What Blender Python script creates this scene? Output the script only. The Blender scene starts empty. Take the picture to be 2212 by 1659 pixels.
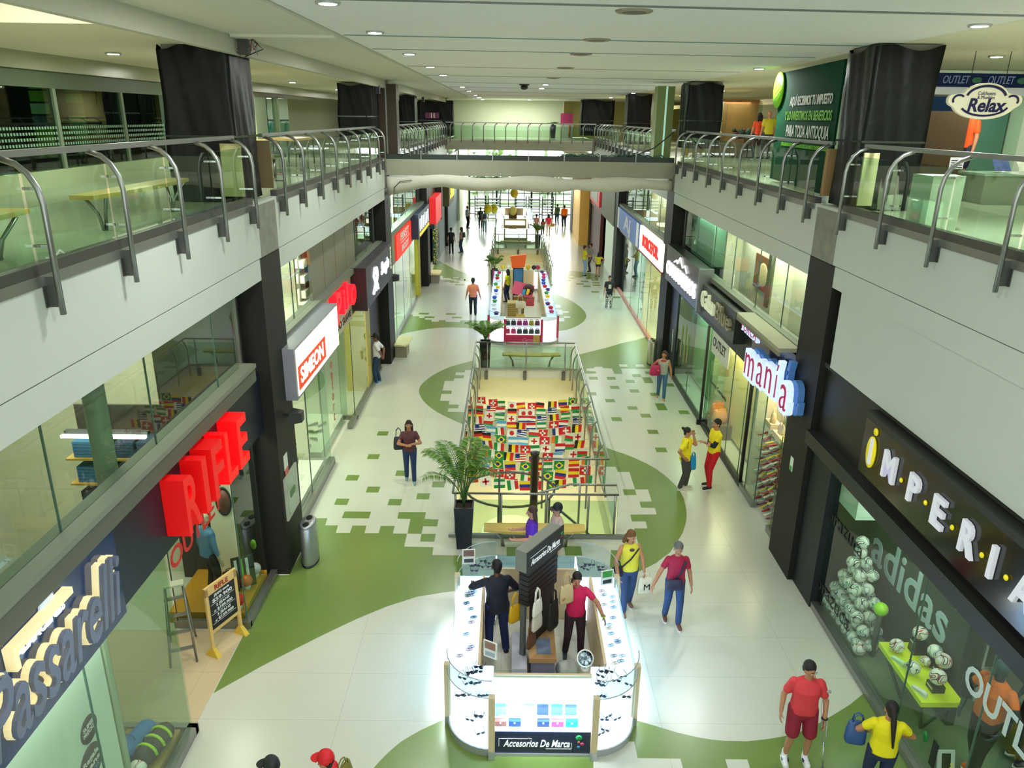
import bpy, bmesh, math, random
from mathutils import Vector, Matrix
PI = math.pi
random.seed(7)
SC = bpy.context.scene
C = SC.collection
# ---------------- camera ----------------
CAMH = 8.5
FPX = 1647.26
YAW, PITCH, ROLL = 0.00641228, 0.3367377, 0.01432906
_f = Vector((math.sin(YAW)*math.cos(PITCH), math.cos(YAW)*math.cos(PITCH), -math.sin(PITCH)))
_r = Vector((math.cos(YAW), -math.sin(YAW), 0)); _u = _r.cross(_f)
_r2 = _r*math.cos(ROLL)+_u*math.sin(ROLL); _u2 = _u*math.cos(ROLL)-_r*math.sin(ROLL)
cam_d = bpy.data.cameras.new('camera'); cam = bpy.data.objects.new('camera', cam_d); C.objects.link(cam)
cam_d.sensor_fit = 'HORIZONTAL'; cam_d.sensor_width = 36.0; cam_d.lens = 36.0*FPX/2212
cam_d.clip_start = 0.05; cam_d.clip_end = 500
cam.matrix_world = Matrix(((_r2.x, _u2.x, -_f.x, 0), (_r2.y, _u2.y, -_f.y, 0), (_r2.z, _u2.z, -_f.z, CAMH), (0, 0, 0, 1)))
SC.camera = cam
CP = Vector((0, 0, CAMH))
def ray(px, py):
    return _r2*((px-1106)/FPX) - _u2*((py-829.5)/FPX) + _f
def G(px, py, z=0.0):
    d = ray(px, py); return CP + d*((z-CAMH)/d.z)
def AX(px, py, x):
    d = ray(px, py); return CP + d*(x/d.x)
def AY(px, py, y):
    d = ray(px, py); return CP + d*(y/d.y)
# ---------------- world, exposure ----------------
SC.view_settings.view_transform = 'Standard'; SC.view_settings.look = 'None'
SC.view_settings.gamma = 1.0; SC.view_settings.exposure = 0.0
SC.view_settings.use_curve_mapping = False
SC.cycles.max_bounces = 7; SC.cycles.diffuse_bounces = 4; SC.cycles.glossy_bounces = 4
SC.cycles.transparent_max_bounces = 24; SC.cycles.sample_clamp_indirect = 4.0
SC.cycles.use_denoising = True; SC.cycles.caustics_reflective = False; SC.cycles.caustics_refractive = False
w = bpy.data.worlds.new('sky'); SC.world = w; w.use_nodes = True
w.node_tree.nodes['Background'].inputs[0].default_value = (0.9, 1.0, 0.98, 1)
w.node_tree.nodes['Background'].inputs[1].default_value = 2.8
def area(name, loc, size, power, col=(0.93, 1.0, 0.82), sizey=None, rot=(0, 0, 0), spread=None, parent=None):
    l = bpy.data.lights.new(name, 'AREA'); l.energy = power; l.color = col; l.size = size
    if sizey: l.shape = 'RECTANGLE'; l.size_y = sizey
    if spread: l.spread = spread
    o = bpy.data.objects.new(name, l); o.location = loc; o.rotation_euler = rot; C.objects.link(o)
    if parent: o.parent = parent
    return o
# ---------------- materials ----------------
def lin(c):
    return tuple((v/255/12.92 if v/255 <= 0.04045 else ((v/255+0.055)/1.055)**2.4) for v in c)
_M = {}
def mat(rgb, rough=0.6, metal=0.0, emit=0.0, bump=0.0, bscale=40.0, spec=0.5, vary=0.0, vscale=6.0):
    key = (tuple(rgb), rough, metal, emit, bump, bscale, spec, vary, vscale)
    if key in _M: return _M[key]
    m = bpy.data.materials.new('surface'); m.use_nodes = True; nt = m.node_tree; b = nt.nodes['Principled BSDF']
    c = lin(rgb)+(1,)
    b.inputs['Base Color'].default_value = c; b.inputs['Roughness'].default_value = rough
    b.inputs['Metallic'].default_value = metal; b.inputs['Specular IOR Level'].default_value = spec
    if emit: b.inputs['Emission Color'].default_value = c; b.inputs['Emission Strength'].default_value = emit
    n = nt.nodes.new('ShaderNodeTexNoise'); n.inputs['Scale'].default_value = vscale; n.inputs['Detail'].default_value = 4
    tc = nt.nodes.new('ShaderNodeTexCoord'); nt.links.new(tc.outputs['Object'], n.inputs['Vector'])
    if vary or not (bump or emit):
        v = vary or 0.05
        mx = nt.nodes.new('ShaderNodeMix'); mx.data_type = 'RGBA'; nt.links.new(n.outputs['Fac'], mx.inputs[0])
        mx.inputs[6].default_value = tuple(min(1, x*(1-v)) for x in c[:3])+(1,)
        mx.inputs[7].default_value = tuple(min(1, x*(1+v)) for x in c[:3])+(1,)
        nt.links.new(mx.outputs[2], b.inputs['Base Color'])
    if bump:
        n2 = nt.nodes.new('ShaderNodeTexNoise'); n2.inputs['Scale'].default_value = bscale
        nt.links.new(tc.outputs['Object'], n2.inputs['Vector'])
        bp = nt.nodes.new('ShaderNodeBump'); bp.inputs['Strength'].default_value = bump; bp.inputs['Distance'].default_value = 0.02
        nt.links.new(n2.outputs['Fac'], bp.inputs['Height']); nt.links.new(bp.outputs['Normal'], b.inputs['Normal'])
    _M[key] = m; return m
def glass(tint=(232, 243, 236), refl=1.0, rough=0.02):
    key = ('g', tint, refl, rough)
    if key in _M: return _M[key]
    m = bpy.data.materials.new('glass'); m.use_nodes = True; nt = m.node_tree
    for n in list(nt.nodes): nt.nodes.remove(n)
    o = nt.nodes.new('ShaderNodeOutputMaterial'); t = nt.nodes.new('ShaderNodeBsdfTransparent'); g = nt.nodes.new('ShaderNodeBsdfGlossy')
    t.inputs['Color'].default_value = lin(tint)+(1,); g.inputs['Roughness'].default_value = rough
    g.inputs['Color'].default_value = (0.95, 1, 0.96, 1)
    f = nt.nodes.new('ShaderNodeFresnel'); f.inputs['IOR'].default_value = 1.5
    k = nt.nodes.new('ShaderNodeMath'); k.operation = 'MULTIPLY'; k.inputs[1].default_value = refl; k.use_clamp = True
    mx = nt.nodes.new('ShaderNodeMixShader')
    ge = nt.nodes.new('ShaderNodeNewGeometry'); iv = nt.nodes.new('ShaderNodeMath'); iv.operation = 'SUBTRACT'; iv.inputs[0].default_value = 1.0
    pr = nt.nodes.new('ShaderNodeMath'); pr.operation = 'MULTIPLY'
    nt.links.new(ge.outputs['Backfacing'], iv.inputs[1]); nt.links.new(iv.outputs[0], pr.inputs[0])
    nt.links.new(f.outputs[0], k.inputs[0]); nt.links.new(k.outputs[0], pr.inputs[1]); nt.links.new(pr.outputs[0], mx.inputs[0])
    nt.links.new(t.outputs[0], mx.inputs[1]); nt.links.new(g.outputs[0], mx.inputs[2]); nt.links.new(mx.outputs[0], o.inputs[0])
    _M[key] = m; return m
def floor_mat(rgb, joints=True, rough=0.2):
    m = mat(rgb, rough, spec=0.55, vary=0.0, bump=0.0)
    m = m.copy(); nt = m.node_tree; b = nt.nodes['Principled BSDF']
    for l in list(b.inputs['Base Color'].links): nt.links.remove(l)
    c = lin(rgb)
    tc = nt.nodes.new('ShaderNodeTexCoord')
    v = nt.nodes.new('ShaderNodeTexNoise'); v.inputs['Scale'].default_value = 120; v.inputs['Detail'].default_value = 2
    nt.links.new(tc.outputs['Object'], v.inputs['Vector'])
    n = nt.nodes.new('ShaderNodeTexNoise'); n.inputs['Scale'].default_value = 0.6; n.inputs['Detail'].default_value = 5
    nt.links.new(tc.outputs['Object'], n.inputs['Vector'])
    ad = nt.nodes.new('ShaderNodeMath'); ad.operation = 'MULTIPLY_ADD'; ad.inputs[1].default_value = 0.5; nt.links.new(v.outputs['Fac'], ad.inputs[0]); 
    hf = nt.nodes.new('ShaderNodeMath'); hf.operation = 'MULTIPLY'; hf.inputs[1].default_value = 0.5; nt.links.new(n.outputs['Fac'], hf.inputs[0]); nt.links.new(hf.outputs[0], ad.inputs[2])
    mx = nt.nodes.new('ShaderNodeMix'); mx.data_type = 'RGBA'; nt.links.new(ad.outputs[0], mx.inputs[0])
    mx.inputs[6].default_value = tuple(x*0.86 for x in c)+(1,); mx.inputs[7].default_value = tuple(min(1, x*1.14) for x in c)+(1,)
    out = mx.outputs[2]
    if joints:
        sp = nt.nodes.new('ShaderNodeSeparateXYZ'); nt.links.new(tc.outputs['Object'], sp.inputs[0])
        facs = []
        for ax, per, off in (('X', 2.4, 0.05), ('Y', 1.01, 0.04)):
            a = nt.nodes.new('ShaderNodeMath'); a.operation = 'ADD'; a.inputs[1].default_value = 100*per+off; nt.links.new(sp.outputs[ax], a.inputs[0])
            md = nt.nodes.new('ShaderNodeMath'); md.operation = 'MODULO'; md.inputs[1].default_value = per; nt.links.new(a.outputs[0], md.inputs[0])
            ls = nt.nodes.new('ShaderNodeMath'); ls.operation = 'LESS_THAN'; ls.inputs[1].default_value = 0.007; nt.links.new(md.outputs[0], ls.inputs[0])
            facs.append(ls)
        s = nt.nodes.new('ShaderNodeMath'); s.operation = 'MAXIMUM'; nt.links.new(facs[0].outputs[0], s.inputs[0]); nt.links.new(facs[1].outputs[0], s.inputs[1])
        k = nt.nodes.new('ShaderNodeMath'); k.operation = 'MULTIPLY'; k.inputs[1].default_value = 0.45; nt.links.new(s.outputs[0], k.inputs[0])
        m2 = nt.nodes.new('ShaderNodeMix'); m2.data_type = 'RGBA'; nt.links.new(k.outputs[0], m2.inputs[0]); nt.links.new(out, m2.inputs[6])
        m2.inputs[7].default_value = tuple(x*0.4 for x in c)+(1,); out = m2.outputs[2]
    nt.links.new(out, b.inputs['Base Color'])
    return m
STEEL = mat((150, 152, 148), 0.35, 0.85)
CHROME = mat((210, 212, 210), 0.15, 1.0)
DARKSTEEL = mat((96, 96, 92), 0.4, 0.8)
WHITE = mat((226, 228, 220), 0.6)
BLACK = mat((20, 20, 20), 0.5)
# ---------------- mesh builder ----------------
class MB:
    def __init__(s): s.v = []; s.f = []; s.mi = []; s.sm = []; s.mats = []
    def m(s, material):
        if material not in s.mats: s.mats.append(material)
        return s.mats.index(material)
    def add(s, vs, fs, material, smooth=False, M=None):
        n = len(s.v); k = s.m(material)
        s.v += [tuple(M @ Vector(v)) if M else tuple(v) for v in vs]
        for f in fs: s.f.append(tuple(i+n for i in f)); s.mi.append(k); s.sm.append(smooth)
        return s
    def box(s, x0, x1, y0, y1, z0, z1, material, M=None):
        if x1 < x0: x0, x1 = x1, x0
        if y1 < y0: y0, y1 = y1, y0
        if z1 < z0: z0, z1 = z1, z0
        vs = [(x0, y0, z0), (x1, y0, z0), (x1, y1, z0), (x0, y1, z0), (x0, y0, z1), (x1, y0, z1), (x1, y1, z1), (x0, y1, z1)]
        return s.add(vs, [(3, 2, 1, 0), (4, 5, 6, 7), (0, 1, 5, 4), (1, 2, 6, 5), (2, 3, 7, 6), (3, 0, 4, 7)], material, False, M)
    def tube(s, pts, r, material, seg=8, M=None, caps=True):
        pts = [Vector(p) for p in pts]; n = len(pts); rs = r if isinstance(r, (list, tuple)) else [r]*n
        vs = []; fs = []; ref = None
        for i, p in enumerate(pts):
            d = (pts[min(i+1, n-1)]-pts[max(i-1, 0)]).normalized()
            if ref is None: ref = d.orthogonal().normalized()
            a = (ref-d*ref.dot(d)); a = a.normalized() if a.length > 1e-6 else d.orthogonal().normalized(); ref = a; b = d.cross(a)
            for k in range(seg):
                t = 2*PI*k/seg; vs.append(p+a*math.cos(t)*rs[i]+b*math.sin(t)*rs[i])
        for i in range(n-1):
            for k in range(seg):
                k2 = (k+1) % seg; fs.append((i*seg+k, i*seg+k2, (i+1)*seg+k2, (i+1)*seg+k))
        if caps: fs.append(tuple(range(seg-1, -1, -1))); fs.append(tuple((n-1)*seg+k for k in range(seg)))
        return s.add(vs, fs, material, True, M)
    def prism(s, poly, z0, z1, material, M=None, smooth=False):
        a = sum(poly[i][0]*poly[(i+1) % len(poly)][1]-poly[(i+1) % len(poly)][0]*poly[i][1] for i in range(len(poly)))
        if a < 0: poly = poly[::-1]
        n = len(poly); vs = [(p[0], p[1], z0) for p in poly]+[(p[0], p[1], z1) for p in poly]
        fs = [tuple(range(n-1, -1, -1)), tuple(range(n, 2*n))]+[(i, (i+1) % n, n+(i+1) % n, n+i) for i in range(n)]
        return s.add(vs, fs, material, smooth, M)
    def lathe(s, prof, material, seg=20, M=None, sx=1, sy=1):
        vs = []; fs = []; n = len(prof)
        for r, z in prof:
            for k in range(seg):
                t = 2*PI*k/seg; vs.append((r*sx*math.cos(t), r*sy*math.sin(t), z))
        for i in range(n-1):
            for k in range(seg):
                k2 = (k+1) % seg; fs.append((i*seg+k, i*seg+k2, (i+1)*seg+k2, (i+1)*seg+k))
        fs.append(tuple(range(seg-1, -1, -1))); fs.append(tuple((n-1)*seg+k for k in range(seg)))
        return s.add(vs, fs, material, True, M)
    def ball(s, c, r, material, seg=16, rings=10, M=None):
        if not isinstance(r, (tuple, list)): r = (r, r, r)
        vs = []; fs = []
        for i in range(rings+1):
            p = PI*i/rings
            for k in range(seg):
                t = 2*PI*k/seg
                vs.append((c[0]+r[0]*math.sin(p)*math.cos(t), c[1]+r[1]*math.sin(p)*math.sin(t), c[2]-r[2]*math.cos(p)))
        for i in range(rings):
            for k in range(seg):
                k2 = (k+1) % seg; a, b, c2, d = i*seg+k, i*seg+k2, (i+1)*seg+k2, (i+1)*seg+k
                if i == 0: fs.append((a, c2, d))
                elif i == rings-1: fs.append((a, b, d))
                else: fs.append((a, b, c2, d))
        return s.add(vs, fs, material, True, M)
    def quad(s, pts, material): return s.add(pts, [tuple(range(len(pts)))], material)
    def text(s, txt, M, size, material, depth=0.01, width=None, align='CENTER', shear=0.0, bold=0.0, back=None, backoff=0.0, res=3):
        for off, mt, dz in (((bold+backoff, back, -depth*0.5) if back else None), (bold, material, 0)) if back else (((bold, material, 0)),):
            c = bpy.data.curves.new('t', 'FONT'); c.body = txt; c.size = size; c.extrude = depth/2; c.align_x = align; c.align_y = 'CENTER'
            c.shear = shear; c.offset = off; c.resolution_u = res
            o = bpy.data.objects.new('t', c); C.objects.link(o); bpy.context.view_layer.update()
            me = bpy.data.meshes.new_from_object(o.evaluated_get(bpy.context.evaluated_depsgraph_get()))
            vs = [v.co.copy() for v in me.vertices]; fs = [tuple(p.vertices) for p in me.polygons]
            if vs:
                x0 = min(v.x for v in vs); x1 = max(v.x for v in vs); k = (width/(x1-x0)) if width else 1
                vs = [(v.x*k, v.y, v.z+dz+depth/2) for v in vs]
                s.add(vs, fs, mt, False, M)
            bpy.data.objects.remove(o); bpy.data.curves.remove(c); bpy.data.meshes.remove(me)
        return s
    def build(s, name, parent=None, **tags):
        me = bpy.data.meshes.new(name); me.from_pydata(s.v, [], s.f)
        for m in s.mats: me.materials.append(m)
        me.polygons.foreach_set('material_index', s.mi); me.polygons.foreach_set('use_smooth', s.sm); me.update()
        o = bpy.data.objects.new(name, me); C.objects.link(o)
        if parent is not None:
            o.parent = parent; o.matrix_parent_inverse = Matrix.Translation(-parent.location) if parent.type == 'EMPTY' and parent.get('_w') else Matrix.Identity(4)
        for k, v in tags.items(): o[k] = v
        return o
def FR(o, r, u):
    """frame: x along r, y along u, z = r x u, origin o"""
    r = Vector(r).normalized(); u = Vector(u).normalized(); n = r.cross(u)
    return Matrix(((r.x, u.x, n.x, o[0]), (r.y, u.y, n.y, o[1]), (r.z, u.z, n.z, o[2]), (0, 0, 0, 1)))
LW = ((0, 1, 0), (0, 0, 1))      # left wall, faces +x
RW = ((0, -1, 0), (0, 0, 1))     # right wall, faces -x
FW = ((1, 0, 0), (0, 0, 1))      # faces the camera (-y)
def thing(name, label, cat, loc=(0, 0, 0), rz=0.0, group=None, s=1.0):
    o = bpy.data.objects.new(name, None); C.objects.link(o); o.location = loc; o.rotation_euler = (0, 0, rz); o.scale = (s, s, s)
    o.empty_display_size = 0.1; o['label'] = label; o['category'] = cat
    if group: o['group'] = group
    return o
def solo(mb, name, label, cat, group=None, loc=None):
    o = mb.build(name); o['label'] = label; o['category'] = cat
    if group: o['group'] = group
    if loc is not None: o.location = loc
    return o
def struct(mb, name, parent=None):
    o = mb.build(name, parent)
    if parent is None: o['kind'] = 'structure'
    return o
def dup(o, label=None, loc=None, rz=None, s=None, group=None):
    c = o.copy(); C.objects.link(c)
    if label: c['label'] = label
    if group: c['group'] = group
    if loc is not None: c.location = loc
    if rz is not None: c.rotation_euler = (0, 0, rz)
    if s is not None: c.scale = (s, s, s)
    def kids(a, b):
        for ch in list(a.children):
            d = ch.copy(); C.objects.link(d); d.parent = b; kids(ch, d)
    kids(o, c); return c
ORD = ['first', 'second', 'third', 'fourth', 'fifth', 'sixth', 'seventh', 'eighth', 'ninth', 'tenth', 'eleventh', 'twelfth', 'thirteenth', 'fourteenth', 'fifteenth', 'sixteenth', 'seventeenth', 'eighteenth', 'nineteenth', 'twentieth', 'twenty-first', 'twenty-second', 'twenty-third', 'twenty-fourth', 'twenty-fifth', 'twenty-sixth']
XL, XR = -4.21, 5.54
PY = [(12.86, 14.0), (26.3, 27.5), (39.7, 40.85), (53.0, 54.1)]
# ================= building shell =================
CREAM = mat((205, 204, 180), 0.7); PAINT = mat((188, 195, 186), 0.7, vary=0.03, vscale=1.5)
FLW = floor_mat((198, 200, 184), rough=0.24); FLG = floor_mat((110, 134, 66), False, rough=0.26)
fx0, fx1, fy0, fy1 = -12.0, 13.0, -9.0, 84.0
V1 = (-1.12, 2.38, 14.42, 25.85); V2 = (-1.12, 2.34, 40.4, 52.2)
b = MB()
for (x0, x1, y0, y1) in ((fx0, V1[0], fy0, fy1), (V1[1], fx1, fy0, fy1), (V1[0], V1[1], fy0, V1[2]), (V1[0], V1[1], V1[3], V2[2]), (V1[0], V1[1], V2[3], fy1)):
    b.box(x0, x1, y0, y1, -0.3, 0, FLW)
fl = struct(b, 'floor')
def Z(ox, oy, s, pts, z=0.0): return [tuple(G(ox+u/s, oy+v/s, z)[:2]) for u, v in pts]
def inlay(name, polys, m, z):
    b = MB()
    for p in polys: b.prism(p, z-0.002, z, m)
    return b.build(name, fl)
T1 = (560, 850, 4.147); T2 = (820, 1020, 8.295); T3 = (640, 1180, 6.144); T4 = (1290, 940, 5.53); T5 = (880, 760, 9.217)
T6 = (1240, 720, 5.925); T7 = (780, 1540, 6.9125); T8 = (1240, 1480, 3.352); T9 = (860, 560, 9.76); T10 = (1180, 560, 9.76)
P = []
P.append(Z(*T1, [(430, 1330), (495, 1118), (611, 1118), (590, 1182), (706, 1182), (686, 1250), (812, 1250), (835, 1184), (960, 1184), (943, 1252), (1070, 1252)])
         + Z(*T2, [(20, 965), (270, 965), (238, 1100), (490, 1103), (440, 1335), (965, 1345), (940, 1487), (1480, 1495), (1470, 1650)])
         + Z(*T3, [(2212, 400), (2130, 590), (1930, 615), (1600, 670), (1200, 800), (800, 965), (400, 1155), (0, 1355)]) + [tuple(G(560, 1442)[:2]), (-4.5, 9.59), (-4.5, 12.8), (-4.22, 12.83)])
P.append(Z(*T4, [(0, 115), (80, 140), (200, 185), (330, 227), (450, 275), (580, 335), (700, 400), (800, 475), (880, 545), (950, 615), (1000, 690), (1035, 755), (1050, 820), (1065, 890), (1068, 950), (1065, 1015), (1050, 1080), (1020, 1170), (960, 1270), (870, 1400), (700, 1530), (520, 1620), (330, 1700), (150, 1600), (165, 1375), (515, 1380), (490, 1290), (440, 1115), (600, 1115), (578, 1030), (415, 1030), (395, 950), (710, 948), (690, 870), (525, 865), (505, 795), (652, 793), (605, 648), (453, 648), (385, 440), (245, 440), (220, 378), (65, 375)]))
P.append(Z(*T4, [(305, 648), (450, 648), (470, 715), (323, 715)]))
P.append(Z(*T5, [(1320, 175), (1100, 230), (990, 258), (880, 290), (760, 340), (640, 395), (540, 448), (450, 505), (380, 560), (320, 610), (275, 660), (250, 700), (233, 750), (230, 800), (240, 840), (260, 880), (290, 935), (330, 990), (385, 1045), (450, 1100), (525, 1155), (600, 1205), (700, 1257), (800, 1305), (950, 1375), (1130, 1455), (1165, 1205), (800, 1195), (820, 1125), (1010, 1122), (1025, 1055), (830, 1050), (840, 980), (650, 975), (680, 838), (875, 838), (885, 775), (700, 770), (745, 580), (920, 580), (935, 527), (1115, 525), (1130, 470), (955, 468), (965, 408), (1140, 408), (1155, 358), (1300, 360)]))
P.append(Z(*T6, [(60, 275), (250, 225), (400, 190), (600, 130), (800, 85), (948, 41), (1130, 380), (1130, 440), (980, 455), (600, 450), (620, 520), (515, 520), (485, 450), (375, 445), (360, 428), (265, 428), (255, 445), (155, 450), (165, 482), (275, 487), (285, 515), (120, 515), (100, 440)]))
P.append(Z(*T7, [(1320, 60), (1230, 100), (1130, 148), (1020, 200), (900, 255), (750, 338), (600, 430), (500, 510), (400, 600), (300, 700), (200, 810), (-100, 1300)]) + [(-2.0, 4.5), (8.0, 4.5), (5.8, 9.8)]
         + Z(*T8, [(2110, 50), (2000, 140), (1880, 215), (1750, 290), (1640, 338), (1520, 372), (1400, 392), (1250, 408), (1100, 405), (1000, 396), (900, 380), (750, 345), (600, 300), (430, 250)]))
P.append(Z(*T9, [(810, 0), (1000, 110), (1200, 215), (1400, 290), (1600, 350), (1880, 410), (1870, 590), (1780, 600), (1500, 470), (1385, 460), (1395, 405), (1280, 405), (1280, 380), (1160, 380), (1160, 400), (940, 395), (945, 355), (840, 350), (835, 325), (735, 325), (700, 300)]))
P.append(Z(*T9, [(240, 1165), (310, 1170), (310, 1200), (450, 1205), (440, 1240), (570, 1240), (570, 1275), (705, 1280), (705, 1318), (850, 1320), (860, 1285), (1000, 1285), (1000, 1320), (1300, 1325), (1310, 1290), (1900, 1290), (1900, 1510), (1640, 1465), (1400, 1445), (1250, 1438), (1100, 1437), (950, 1441), (800, 1450), (650, 1468), (500, 1490), (200, 1545), (30, 1585)]))
P.append(Z(*T10, [(60, 700), (250, 755), (450, 835), (600, 920), (720, 1010), (800, 1090), (830, 1140), (845, 1190), (842, 1230), (820, 1270), (790, 1310), (740, 1350), (680, 1390), (600, 1430), (450, 1485), (210, 1520), (0, 1530), (-100, 1000)]))
P.append(Z(*T10, [(105, 210), (500, 240), (800, 275), (1100, 320), (1095, 455), (965, 460), (945, 420), (840, 420), (830, 375), (700, 385), (600, 380), (580, 345), (260, 345), (130, 350)]))
P.append(Z(*T2, [(345, 718), (830, 718), (808, 838), (1055, 850), (1030, 972), (780, 970), (750, 1103), (500, 1100), (553, 838), (318, 832)]))
P.append(Z(*T2, [(750, 1108), (1005, 1108), (980, 1245), (725, 1240)]))
for T, pts, w, h in ((T6, [(248, 574), (477, 576), (800, 541), (720, 615), (520, 693), (773, 738), (225, 773), (462, 863), (748, 957), (1220, 661), (1035, 783), (1407, 1011), (917, 1055), (545, 1099), (1010, 1262), (1115, 1493), (965, 505)], .3, .3),
                     (T6, [(942, 600), (1115, 940)], .3, .6), (T1, [(1107, 358), (1023, 566), (835, 755), (1020, 861), (740, 970)], .3, .3), (T1, [(872, 1088)], .6, .3),
                     (T2, [(400, 20), (1055, 220), (780, 432), (275, 537)], .3, .3), (T9, [(1085, 458), (1195, 483), (1298, 537), (1215, 410), (1325, 435)], .5, .35), (T9, [(545, 1147), (660, 1222), (1117, 1155), (1240, 1228)], .45, .3),
                     (T10, [(200, 390), (420, 372), (545, 398), (450, 443), (808, 470), (712, 520), (855, 573), (1045, 497), (1060, 548), (1030, 688), (1475, 802)], .4, .35),
                     ((900, 720, 3.318), [(705, 1565), (1122, 1560)], .35, .35)):
    for u, v in pts:
        c = G(T[0]+u/T[2], T[1]+v/T[2]); P.append([(c.x-w/2, c.y-h/2), (c.x+w/2, c.y-h/2), (c.x+w/2, c.y+h/2), (c.x-w/2, c.y+h/2)])
inlay('green_inlay', P, FLG, 0.003)
P = [Z(*T6, [(570, 398), (675, 398), (690, 430), (590, 430)]), Z(*T6, [(785, 400), (890, 400), (900, 430), (800, 430)]),
     Z(*T8, [(200, 455), (380, 410), (435, 410), (460, 530), (770, 535), (810, 680), (140, 680), (140, 520)]), Z(*T8, [(1095, 538), (1255, 540), (1285, 640), (1125, 640)]),
     Z(*T10, [(160, 960), (295, 960), (310, 1025), (200, 1030)]), Z(*T10, [(195, 1065), (320, 1065), (335, 1095), (475, 1098), (485, 1130), (345, 1130), (350, 1165), (215, 1170)]),
     Z(*T10, [(360, 1205), (500, 1205), (515, 1235), (375, 1238)]), Z(*T10, [(220, 1240), (375, 1238), (390, 1310), (220, 1310)]), Z(*T10, [(100, 865), (140, 870), (160, 960), (110, 950)])]
inlay('white_inlay', P, FLW, 0.005)
# basement seen through the openings
BS = floor_mat((214, 205, 165), False)
struct(MB().box(-8, 9, 8, 60, -4.6, -4.4, BS), 'floor')
vo = MB(); vm = mat((206, 196, 152), .6)
for V in (V1, V2):
    x0, x1, y0, y1 = V
    vo.box(x0-.12, x0-.001, y0, y1, -.9, -.302, vm).box(x1+.001, x1+.12, y0, y1, -.9, -.302, vm).box(x0, x1, y1+.001, y1+.12, -1.5, -.302, vm).box(x0, x1, y0-.12, y0-.001, -.9, -.302, vm)
struct(vo, 'trim_1')
bw = MB(); bw.box(-8, 9, 40.0, 40.2, -4.4, -.31, CREAM); bw.box(-8, 9, 59, 59.2, -4.4, -.31, CREAM); struct(bw, 'wall_basement')
area('basement_lamp', (0.6, 20, -1.0), 2.6, 420, (1, .93, .66), 10)
area('basement_lamp', (0.6, 46, -1.0), 2.6, 300, (1, .93, .66), 10)
# upper slabs, fascias
UF = floor_mat((186, 190, 166), True)
for sx, XE, xo, nm in ((1, XL, -12.0, 'left'), (-1, XR, 13.0, 'right')):
    b = MB(); b.box(xo, XE-sx*.12, -9, 62, 6.85, 7.1, UF); struct(b, 'floor')
    b = MB(); b.box(XE-sx*.12, XE, -9, 53, 6.186, 7.1, PAINT); b.box(XE-sx*.12, XE-sx*.012, -9, 53, 6.174, 6.186, mat((70, 74, 66), .8))
    for i in range(-1, 4):
        y0 = PY[i][1] if i >= 0 else -9; y1 = PY[i+1][0] if i+1 < 4 else 62
        if y0 > 53: break
        b.box(XE-sx*.12, XE, y0, y1, 5.82, 6.174, PAINT)
    struct(b, 'wall_%s' % nm)
    b = MB(); b.box(xo, XE-sx*.13, -9, 62, 5.84, 5.92, CREAM); struct(b, 'ceiling')
# main ceiling
CW = mat((240, 242, 242), 0.75); CGY = mat((214, 214, 198), 0.75); CWM = mat((232, 228, 204), .75)
b = MB(); b.box(-2.65, 6.05, -9, 62, 9.67, 9.9, CW); struct(b, 'ceiling')
b = MB(); b.box(-4.3, -2.66, -9, 62, 9.62, 9.9, CGY); b.box(6.06, 13, -9, 62, 9.67, 9.9, CWM); struct(b, 'ceiling')
b = MB()
b.box(-12, -4.301, -9, 7.6, 9.5, 9.9, CWM); b.box(-12, -4.301, 10.2, 62, 9.5, 9.9, CWM); b.box(-12, -6.6, 7.6, 10.2, 9.5, 9.9, CWM); b.box(-4.9, -4.301, 7.6, 10.2, 9.5, 9.9, CWM); b.box(-6.6, -4.9, 7.6, 10.2, 9.85, 9.9, WHITE)
struct(b, 'ceiling')
b = MB(); b.box(-4.36, -4.24, -9, 62, 9.36, 9.62, mat((190, 190, 172), .7)); struct(b, 'trim_2')
b = MB(); TEAL = mat((104, 140, 136), .7); GRYS = mat((118, 124, 124), .7); BRN = mat((150, 128, 112), .7)
for y, wd, m in ((9.3, .13, GRYS), (13.25, .1, TEAL), (15.8, .08, TEAL), (20.9, .06, BRN), (25.3, .1, TEAL), (30.2, .12, TEAL), (34.9, .14, TEAL), (41, .14, TEAL), (47, .14, BRN), (54, .2, TEAL)):
    dy = .55
    b.add([(-2.6, y-wd/2-dy/2, 9.664), (5.9, y-wd/2+dy/2, 9.664), (5.9, y+wd/2+dy/2, 9.664), (-2.6, y+wd/2-dy/2, 9.664), (-2.6, y-wd/2-dy/2, 9.672), (5.9, y-wd/2+dy/2, 9.672), (5.9, y+wd/2+dy/2, 9.672), (-2.6, y+wd/2-dy/2, 9.672)], [(3, 2, 1, 0), (0, 1, 5, 4), (1, 2, 6, 5), (2, 3, 7, 6), (3, 0, 4, 7)], m)
struct(b, 'trim_3')
# beam with rivets at y 12.6
b = MB(); b.box(-4.22, -2.655, 12.5, 12.75, 9.58, 9.63, mat((212, 212, 196), .6)); struct(b, 'trim_4')
# upper back walls (shops) and end wall
UW = mat((196, 200, 176), .7)
b = MB(); b.box(-12.2, -12.0, -9, 62, 7.1, 9.9, UW); struct(b, 'wall_left'); b = MB(); b.box(13, 13.2, -9, 62, 7.1, 9.9, UW); struct(b, 'wall_right')
b = MB(); b.box(-4.25, 3.9, 60, 60.3, 7.1, 9.67, mat((214, 220, 196), .6)); b.box(3.9, 13, 61.2, 61.5, 7.1, 9.67, mat((204, 190, 120), .6)); b.box(-12, -4.25, 60.6, 60.9, 7.1, 9.67, mat((30, 44, 40), .5)); struct(b, 'wall_back')
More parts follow.
